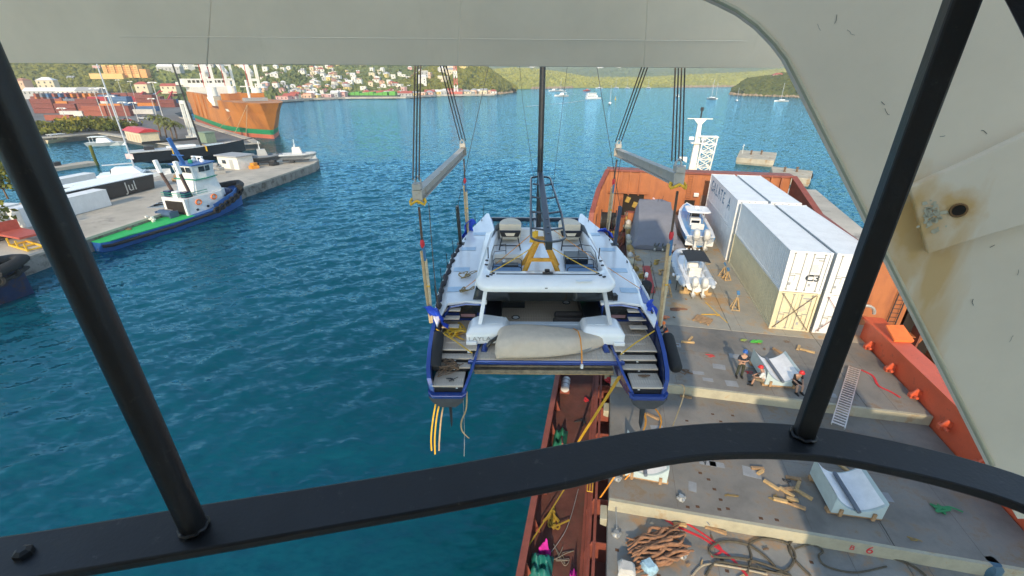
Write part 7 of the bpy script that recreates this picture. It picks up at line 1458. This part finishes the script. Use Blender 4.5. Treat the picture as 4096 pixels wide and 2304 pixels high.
    for y, z in ((9.8, 1.9), (11.4, 2.0), (13.2, 2.1), (14.4, 2.9)): part('porthole', B().tube([(2.2, y, z), (2.25, y, z)], .2, 12), DARK, hs_)
    part('tow_winch', B().tube([(-1.1, 7.2, 1.9), (1.1, 7.2, 1.9)], .55, 14).box(-1.3, -1.1, 6.6, 7.8, 1.29, 2.3).box(1.1, 1.3, 6.6, 7.8, 1.29, 2.3), M('winch_blue', (.05, .09, .16), .6), t)
    part('tow_bitt', B().box(-.6, -.35, 5.3, 5.6, 1.29, 2.2).box(.35, .6, 5.3, 5.6, 1.29, 2.2).box(-.9, .9, 5.3, 5.55, 1.7, 1.9), SHIPWHITE, t)
    for s in (-1, 1):
        for k in range(7):
            y = 14.2 + k * 1.05; w_ = float(np.interp(y, Ys, Wd)) + .15; z = float(np.interp(y, Ys, Zt)) - .2
            part('tyre_fender', B().tube([(s * w_ + .0, y + .42 * math.cos(a), z + .42 * math.sin(a)) for a in np.linspace(0, 6.28, 13)[:-1]], .17, 6, closed=True), RUBBER, t, smooth=50)
    part('bow_pudding', B().tube([(-2.0, 19.6, 3.5), (-.9, 21, 3.7), (0, 21.5, 3.8), (.9, 21, 3.7), (2.0, 19.6, 3.5)], .5, 10), RUBBER, t, smooth=50)
    part('tarp_cover', B().sph((0, 18.6, 2.9), (1.3, 1.3, .7), 10, 6), NAVY, t, smooth=50)
    part('stern_lettering', B().obox((-.9, -.06, .75), (1.7, .02, .3)).obox((.7, -.06, .75), (.7, .02, .22)), LAMP, t)
    for c_ in t.children:
        if c_.name.split('.')[0] in ('deck_house', 'wheelhouse', 'mast', 'radar', 'roof_fitting', 'exhaust_funnel', 'upper_rail', 'winch_box', 'life_ring', 'tow_winch'): c_.location.y += 2.5
        elif c_.name.startswith('tow_bitt'): c_.location.y += 2
    return t
rgt = Vector((hdt.y, -hdt.x, 0))
tg = tug(st_ - rgt * 2.9 - hdt * 1.2, TR, 'blue and white tugboat with bright green work deck moored along the pier')
tp = lambda x, y, z: st_ - rgt * (2.9 - x) + hdt * (y * 1.2 - 1.2) + Vector((0, 0, z))
tangle('hawser_heap', tp(-.6, 2.3, 1.33), (.5, .3), 16, YEL, 'yellow hawser heap on the green tug deck', .08, .2, 51)
tangle('hawser_heap', tp(.4, 4.4, 1.33), (.4, .2), 14, BROWN, 'dark rope heap on the green tug deck', .09, .2, 52)
tug(P2(88, 735, 0) - Vector((math.sin(R(38)), math.cos(R(38)), 0)) * 25.5, R(-38), 'second dark blue tugboat at the lower left with tyre fenders on its bow', M('tug_deck_dark', (.05, .07, .12), .8, var=.3), M('tug_navy', (.012, .028, .085), .5, var=.3, dirt=(.06, .03, .02), damt=.5, dscale=1))
# ---------------------------------------------------------------- things on the near pier
def box40(u, v, rz, label, L=12.2, h=2.6, mat=None):
    t = thing('pier_container', label, 'container', P2(u, v, 2.0), rz); part('container_box', B().box(-L, 0, 0, 2.44, .02, h), mat or CWHITE, t, bev=.03)
    part('container_roof', B().box(-L - .03, .03, -.03, 2.47, h, h + .06), mat or CWHITE, t); part('door', B().box(.001, .05, .05, 1.2, .1, h - .1), mat or CWHITE, t); part('door', B().box(.001, .05, 1.24, 2.39, .1, h - .1), mat or CWHITE, t)
    for y in (.4, .9, 1.6, 2.1): part('locking_bar', B().tube([(.07, y, .1), (.07, y, h - .1)], .025), STEELG, t)
d_ = (P2(282, 517, 2) - P2(191, 541, 2)).normalized(); az = math.atan2(d_.y, d_.x)
box40(282, 517, az, 'white container on the pier left of the tug')
box40(252, 470, az, 'white container behind another one on the pier', 10)
box40(70, 560, az + .08, 'grey white box container behind the red trailer', 9, 2.8)
BY = M('yacht_black', (.015, .016, .018), .25, coat=.5, var=.1)
bb = thing('black_sided_catamaran', 'white decked catamaran with black topsides and silver script stored on the pier', 'catamaran', P2(390, 474, 2), 0)
v0 = P2(390, 474, 2); v1 = P2(281, 502, 2); dd = (v1 - v0); dd.z = 0; L_ = dd.length * 1.75; dd.normalize(); nn = Vector((dd.y, -dd.x, 0)); nn = nn if nn.x < 0 else -nn
part('topsides', B().extr([(0, 0, .1), tuple(dd * L_ * .92) [:2] + (.1,), tuple(dd * L_)[:2] + (2.7,), tuple(dd * -.6)[:2] + (2.5,)], nn * 1.6).extr([nn * 4.2 + Vector((0, 0, .1)), nn * 4.2 + dd * L_ * .9 + Vector((0, 0, .1)), nn * 4.2 + dd * L_ + Vector((0, 0, 2.6)), nn * 4.2 + dd * -.6 + Vector((0, 0, 2.5))], nn * 1.4), BY, bb, bev=.05)
part('deck', B().extr([dd * -.7 + Vector((0, 0, 2.55)), dd * L_ + Vector((0, 0, 2.72)), dd * L_ * .98 + nn * 1.7 + Vector((0, 0, 2.72)), dd * L_ * .75 + nn * 2.6 + Vector((0, 0, 2.72)), dd * L_ * .95 + nn * 4.2 + Vector((0, 0, 2.72)), dd * L_ * .9 + nn * 5.7 + Vector((0, 0, 2.72)), dd * -.7 + nn * 5.7 + Vector((0, 0, 2.55))], (0, 0, .12)), WHITE, bb)
o = text('Jul', 2.3, ALU, bb, dd * L_ * .30 - nn * .02 + Vector((0, 0, 1.35)), (R(90), 0, math.atan2(-dd.y, -dd.x)), 'script_lettering')
wc = thing('white_sailing_catamaran', 'white sailing catamaran with tall pale mast moored behind the pier', 'catamaran', P2(335, 452, 0), R(-62))
for s in (-1, 1): part('hull', B().loft([[(s * 2.6 - w_, y, 1.5), (s * 2.6, y, -.3), (s * 2.6 + w_, y, 1.5)] for y, w_ in ((-6, .7), (0, .85), (4, .6), (7, .05))]), WHITE, wc)
part('bridge_deck', B().box(-2.7, 2.7, -5.5, 2.5, 1.2, 1.7), WHITE, wc, bev=.1); part('cabin', B().loft([[(-2, -3, 1.7), (2, -3, 1.7), (1.6, 2.2, 1.7), (-1.6, 2.2, 1.7)], [(-1.7, -2.8, 2.9), (1.7, -2.8, 2.9), (1.1, 1.0, 2.9), (-1.1, 1.0, 2.9)]]), WHITE, wc, bev=.1); part('cabin_window', B().box(-1.95, 1.95, -3.06, -3.0, 1.9, 2.6), GLASS, wc)
part('mast', B().tube([(0, 1, 1.7), (-.2, .8, 24.5)], [.17, .12], 8), M('mast_pale', (.45, .48, .52), .5), wc); part('boom', B().tube([(0, .8, 3.6), (0, -4.5, 3.5)], .14), M('mast_pale'), wc)
single('ensign_flag', B().grid(lambda u, v: Vector((u * 1.6, .15 * math.sin(u * 6), v * 1.0)), 8, 4), M('flag_white_red', (.65, .5, .5), .8, var=.3, scale=1), 'small white and red flag flying by the pale mast', 'flag', loc=P2(318, 400, 6))
# black racing yacht beyond the pier
ya = P2(338, 420, 0); yb_ = P2(622, 392, 0); yd = (yb_ - ya); Ly = yd.length; yr = -math.atan2(yd.x, yd.y)
by = thing('black_sailing_yacht', 'long black racing yacht with black mast lying across the pier end', 'yacht', ya, yr)
part('hull', B().loft([[(-w_, y * Ly, zt), (-w_ * .8, y * Ly, zt * .35), (0, y * Ly, zb), (w_ * .8, y * Ly, zt * .35), (w_, y * Ly, zt)] for y, w_, zt, zb in ((0, 1.9, 3.4, 1.6), (.15, 2.5, 3.4, .4), (.5, 2.7, 3.7, -.3), (.8, 1.6, 4.1, -.2), (1.0, .15, 4.6, 1.6))]), BY, by, smooth=30)
part('deck', B().prism([(-1.8, 0), (-2.4, .15 * Ly), (-2.6, .5 * Ly), (-1.5, .8 * Ly), (0, .98 * Ly), (1.5, .8 * Ly), (2.6, .5 * Ly), (2.4, .15 * Ly), (1.8, 0)], 3.65, 3.9), M('yacht_deck', (.45, .47, .48), .6, var=.2), by)
part('coach_roof', B().box(-1, 1, .3 * Ly, .55 * Ly, 3.9, 4.4), WHITE, by, bev=.15); part('mast', B().tube([(0, .6 * Ly, 2.9), (-.6, .53 * Ly, 36)], [.26, .16], 8), BLACK, by); part('boom', B().beam((0, .58 * Ly, 5.8), (-.4, .12 * Ly, 5.6), .4, .6), BLACK, by); part('bowsprit', B().tube([(0, .96 * Ly, 4.4), (0, 1.1 * Ly, 4.8)], .12), BLACK, by)
for y in (.33, .62): part('yellow_sling', B().box(-2.75, 2.75, y * Ly - .12, y * Ly + .12, 2.6, 3.95), YEL, by)
part('winch_pedestal', B().box(-.6, .6, .12 * Ly, .2 * Ly, 3.9, 4.8), DARK, by)
# shed, patrol boats, trailer, frame
sd3 = thing('pier_shed', 'white work shed with flat roof on the pier', 'shed', P2(597, 421, 2), R(-22)); part('wall', B().box(-3.2, 3.2, -2, 2, 0, 2.7), WALLS[0][1], sd3); part('roof', B().box(-3.6, 3.6, -2.4, 2.4, 2.7, 2.95), ROOFS[2][1], sd3); part('door', B().box(.5, 1.6, -2.06, -2.01, .1, 2.1), WALLS[4][1], sd3); part('window', B().box(-1.8, -.6, -2.06, -2.01, 1.1, 1.9), WIN, sd3)
def patrol(u, v, rz, label, hullc, top):
    t = thing('patrol_boat', label, 'boat', P2(u, v, 2.0), rz)
    part('hull', B().loft([[(-w_, y, 1.9), (0, y, .7), (w_, y, 1.9)] for y, w_ in ((-4, 1.2), (1, 1.3), (3, .8), (4.2, .1))]), hullc, t); part('collar', B().tube(curve([(-1.25, -4, 1.9), (-1.35, 1, 1.95), (-.8, 3.2, 2.05), (0, 4.2, 2.1), (.8, 3.2, 2.05), (1.35, 1, 1.95), (1.25, -4, 1.9)], 4), .28, 8), hullc, t, smooth=60)
    part('pilot_house', B().loft([[(-.8, -1, 1.9), (.8, -1, 1.9), (.7, 1.3, 1.9), (-.7, 1.3, 1.9)], [(-.7, -.9, 3.6), (.7, -.9, 3.6), (.6, .8, 3.6), (-.6, .8, 3.6)]]), top, t, bev=.06); part('pilot_window', B().box(-.6, .6, -1.02, -.97, 2.6, 3.3), GLASS, t); part('antenna_arch', B().box(-.6, .6, -.4, -.2, 3.6, 4.2).tube([(0, -.3, 4.2), (0, -.3, 5.4)], .06), LAMP, t)
    part('trailer', B().box(-.9, .9, -3.5, 2.5, .45, .65).box(-1.1, -.9, -2, -1, 0, .7).box(.9, 1.1, -2, -1, 0, .7), DARK, t); part('engine', B().box(-.5, .5, -4.7, -4.1, 1.2, 2.4), DARK, t, bev=.1)
patrol(665, 414, R(-60), 'grey patrol boat with pilot house on a trailer on the pier', M('patrol_grey', (.16, .18, .20), .5), WALLS[4][1])
patrol(752, 408, R(-75), 'pale grey patrol boat on a trailer near the pier tip', M('patrol_pale', (.42, .45, .47), .5), WALLS[0][1])
tr = thing('flatbed_trailer', 'red flatbed trailer with dark wheels parked on the near pier', 'trailer', P2(20, 600, 2.0), R(70))
part('bed', B().box(-1.25, 1.25, -6, 3, .95, 1.2), M('trailer_red', (.42, .08, .05), .6, var=.2), tr); part('headboard', B().box(-1.2, 1.2, -1.2, -1, 1.2, 2.4), M('trailer_red'), tr)
for y in (-.2, 1.0, 2.2):
    for x in (-1.1, 1.1): wv = part('wheel', B().tube([(x - .16, y, .5), (x + .16, y, .5)], .5, 14), RUBBER, tr); part('wheel_hub', B().tube([(x - .18, y, .5), (x + .18, y, .5)], .2, 10), ALU, wv)
yf = thing('steel_skid', 'yellow steel skid lying on the near pier edge', 'skid', P2(70, 622, 2.0), R(65))
for x in (-.8, .8): part('frame_rail', B().box(x - .08, x + .08, -2.4, 2.4, .1, .3), YEL, yf)
for y in (-2.2, 0, 2.2): part('frame_crossbar', B().box(-.8, .8, y - .1, y + .1, .12, .28), YEL, yf); part('frame_leg', B().box(-.88, -.72, y - .08, y + .08, .3, 1.1), YEL, yf)
# pier clutter
PC = [(540, 425, 'pallet of grey crates beside the pier shed'), (520, 433, 'heap of nets before the pier shed'), (556, 436, 'stacked grey boards on the pier'), (640, 424, 'orange crate beside the pier shed'), (690, 416, 'dark crate between the patrol boats'), (450, 455, 'low crates behind the tug wheelhouse')]
for k, (u, v, lb) in enumerate(PC): single('crate_pile', B().box(-.9, .9, -.7, .7, .02, .7).obox((.1, .1, 1.0), (1.2, 1.0, .55), (0, 0, .4)), (GREY, LEAFD, STEELG, ORST, DARK, WOOD)[k], lb, 'crate', bev=.03, loc=P2(u, v, 2), rot=(0, 0, .3 * k))
wk = B()
for k in range(9): wk.obox((P2(395 + k * 9, 520 - k * 4, 2.006)), (2.6, 1.2 + (k % 3) * .5, .008), (0, 0, .2 * k))
struct('pier_puddles', wk, M('wet_patch', (.16, .16, .165), .15, var=.3), kind='stuff')
# old barge stub with piles in the basin
bs = thing('derelict_pontoon', 'derelict concrete pontoon with mossy piles in the basin', 'pontoon', P2(158, 425, 0), R(-20)); part('deck', B().box(-2.2, 2.2, -7, 7, -.5, .8), CONC, bs, bev=.1)
for x, y, h, m_ in ((2.0, 6.5, 5.0, LEAFD), (1.8, -6.6, 2.0, YELMACH), (-.6, -6.6, 1.8, YELMACH)): part('pile', B().tube([(x, y, -1), (x + .2, y, h)], .38, 8), m_, bs)
part('pump', B().box(-1.6, -.6, -1, .4, .8, 1.7), DARK, bs)
# ---------------------------------------------------------------- boats in the basin and the bay
def motor(p, rz, s, label, hullm=WHITE, grp=None):
    t = thing('motor_boat', label, 'boat', p, rz, grp); part('hull', B().loft([[(-w_ * s, y * s, 1.0 * s), (0, y * s, -.2 * s), (w_ * s, y * s, 1.0 * s)] for y, w_ in ((-4, 1.3), (0, 1.4), (3, .8), (4.4, .05))]), hullm, t)
    part('cabin', B().loft([[(-1 * s, -1.5 * s, 1 * s), (1 * s, -1.5 * s, 1 * s), (.8 * s, 1.5 * s, 1 * s), (-.8 * s, 1.5 * s, 1 * s)], [(-.9 * s, -1.3 * s, 2 * s), (.9 * s, -1.3 * s, 2 * s), (.6 * s, .6 * s, 2 * s), (-.6 * s, .6 * s, 2 * s)]]), hullm, t); part('cabin_window', B().box(-.8 * s, .8 * s, -1.52 * s, -1.44 * s, 1.3 * s, 1.8 * s), GLASS, t)
    part('canopy', B().box(-1.1 * s, 1.1 * s, -3 * s, .6 * s, 2.3 * s, 2.4 * s).tube([(-.9 * s, -2.8 * s, 1 * s), (-.9 * s, -2.8 * s, 2.3 * s)], .05 * s).tube([(.9 * s, -2.8 * s, 1 * s), (.9 * s, -2.8 * s, 2.3 * s)], .05 * s), WHITE, t); return t
motor(P2(268, 367, 0), R(-70), 1.3, 'white motor boat with canopy moored in the basin')
motor(P2(160, 357, 0), R(-20), 1.2, 'cream motor boat moored at the basin wall', WALLS[1][1]); motor(P2(118, 355, 0), R(-60), .8, 'small white dinghy at the left of the basin wall')
def sail(u, v, L, label, rz=0, mh=1.35, two=False):
    t = thing('sailing_boat', label, 'boat', P2(u, v, 0), rz); s = L / 10
    part('hull', B().loft([[(-w_ * s, y * s, 1.1 * s), (0, y * s, -.2), (w_ * s, y * s, 1.1 * s)] for y, w_ in ((-5, 1.1), (0, 1.6), (3, 1.0), (5.4, .05))]), WHITE, t); part('coach_roof', B().box(-.9 * s, .9 * s, -2 * s, 2 * s, 1.1 * s, 1.7 * s), WHITE, t, bev=.1 * s)
    part('mast', B().tube([(0, .8 * s, 1 * s), (0, .8 * s, L * mh)], .10 * s + .06, 6), M('mast_pale'), t); part('boom', B().tube([(0, .8 * s, 2.4 * s), (0, -3.6 * s, 2.4 * s)], .16 * s, 6), BGREY, t)
    if two: part('mizzen_mast', B().tube([(0, -3.5 * s, 1 * s), (0, -3.5 * s, L * mh * .85)], .09 * s + .05, 6), M('mast_pale'), t)
for u, v, L, rz, two, lb in ((1534, 263, 11, 170, 0, 'white sailing boat with bare mast right of the catamaran mast in mid bay'), (1412, 230, 15, 60, 0, 'white sailing boat anchored left of the ferry below the ridge'), (1791, 250, 14, 20, 1, 'two masted white sailing boat left of the islet'), (1853, 255, 9, 160, 0, 'small sailing boat before the islet point'), (1966, 256, 12, 80, 0, 'sailing boat anchored before the islet'), (1508, 222.5, 15, 70, 0, 'far sailing boat below the green ridge left of the wires'), (1550, 222, 14, 30, 0, 'far sailing boat second along the ridge shore'), (1578, 223, 13, 30, 0, 'far sailing boat third along the ridge shore'), (1631, 222.3, 13, 30, 0, 'far sailing boat at the right of the ridge shore')): sail(u, v, L, lb, R(rz), 1.35, two)
motor(P2(1413, 243, 0), R(80), 2.0, 'white catamaran launch below the anchored sailing boat')
motor(P2(1392, 230, 0), R(100), 1.8, 'white launch speeding left of the anchored boats')
motor(P2(1476, 229, 0), R(100), 1.5, 'red speed boat leaving a long wake', M('boat_red'))
motor(P2(1703, 244, 0), R(0), 1.2, 'small white launch behind the hoisting wires')
fy = thing('ferry', 'white double decked ferry crossing the bay with a wake', 'ferry', P2(1492, 249, 0), R(-75))
part('hull', B().loft([[(-w_, y, 1.6), (-w_ * .7, y, -.3), (w_ * .7, y, -.3), (w_, y, 1.6)] for y, w_ in ((-8, 2.5), (3, 2.7), (7, 1.4), (9, .1))]), WHITE, fy)
for z, y0, y1 in ((1.6, -7.5, 4), (3.9, -7, 2.5)):
    part('deck_cabin', B().box(-2.3, 2.3, y0, y1, z, z + 2.1), WHITE, fy)
    for k in range(6): part('cabin_window', B().box(2.31, 2.36, y0 + .6 + k * 1.5, y0 + 1.6 + k * 1.5, z + .8, z + 1.6), GLASS, fy)
bo = thing('channel_buoy', 'small yellow channel buoy in mid bay', 'buoy', P2(1548, 251, 0)); part('float', B().lathe([(.9, -.3), (1.0, .4), (.4, .8)], 10), YEL, bo); part('tower', B().lathe([(.3, .8), (.15, 3.2)], 6), YEL, bo)
FOAM = M('foam', (.62, .70, .74), .7, var=.25, scale=.2)
def wake(px, w0, w1, seed):
    rg = random.Random(seed); pts = [P2(u, v, .12) for u, v in px]; b = B(); n = 60
    for k in range(n):
        s = k / n; 
        if rg.random() < .25 * s: continue
        p = ip(pts, s); q = ip(pts, min(1, s + .8 / n)); d = (q - p).normalized(); x = Vector((-d.y, d.x, 0)); w_ = (w0 + (w1 - w0) * s) * rg.uniform(.4, 1.1)
        b.add([p - x * w_, q - x * w_ * rg.uniform(.6, 1.2), q + x * w_ * rg.uniform(.6, 1.2), p + x * w_], [(0, 1, 2, 3)])
    struct('wake_foam', b, FOAM, kind='stuff')
wake([(1486, 250), (1440, 257), (1380, 263), (1320, 268)], .9, 2.2, 1); wake([(1395, 230.6), (1440, 236), (1480, 241.5)], .7, 1.2, 2); wake([(1478, 229.6), (1560, 228), (1700, 225.5), (1850, 223.5)], .7, 1.3, 3)
# ---------------------------------------------------------------- hazy sea air
hz = bpy.data.materials.new('sea_haze'); hz.use_nodes = True; n = hz.node_tree.nodes; n.remove(n['Principled BSDF'])
pv = n.new('ShaderNodeVolumePrincipled'); pv.inputs['Color'].default_value = (.93, .96, 1, 1); pv.inputs['Density'].default_value = 2.5e-4; pv.inputs['Anisotropy'].default_value = .2
hz.node_tree.links.new(pv.outputs[0], n['Material Output'].inputs['Volume'])
o = link('haze', B().box(-6500, 6500, -500, 7000, -4, 330).mesh('haze', hz)); o['kind'] = 'stuff'
sc.cycles.volume_bounces = 0
# ---------------------------------------------------------------- labels: number look-alikes by their place from the left
from collections import defaultdict
dd_ = defaultdict(list)
for o in C.objects:
    if o.parent is None and o.get('label'): dd_[o['label']].append(o)
for lb, os_ in dd_.items():
    if len(os_) > 1:
        os_.sort(key=lambda o: o.location.x / max(1, o.location.y))
        for k, o in enumerate(os_):
            n_ = k + 1; sf = 'th' if 10 < n_ % 100 < 14 else {1: 'st', 2: 'nd', 3: 'rd'}.get(n_ % 10, 'th')
            o['label'] = '%s, %d%s from left' % (lb, n_, sf)
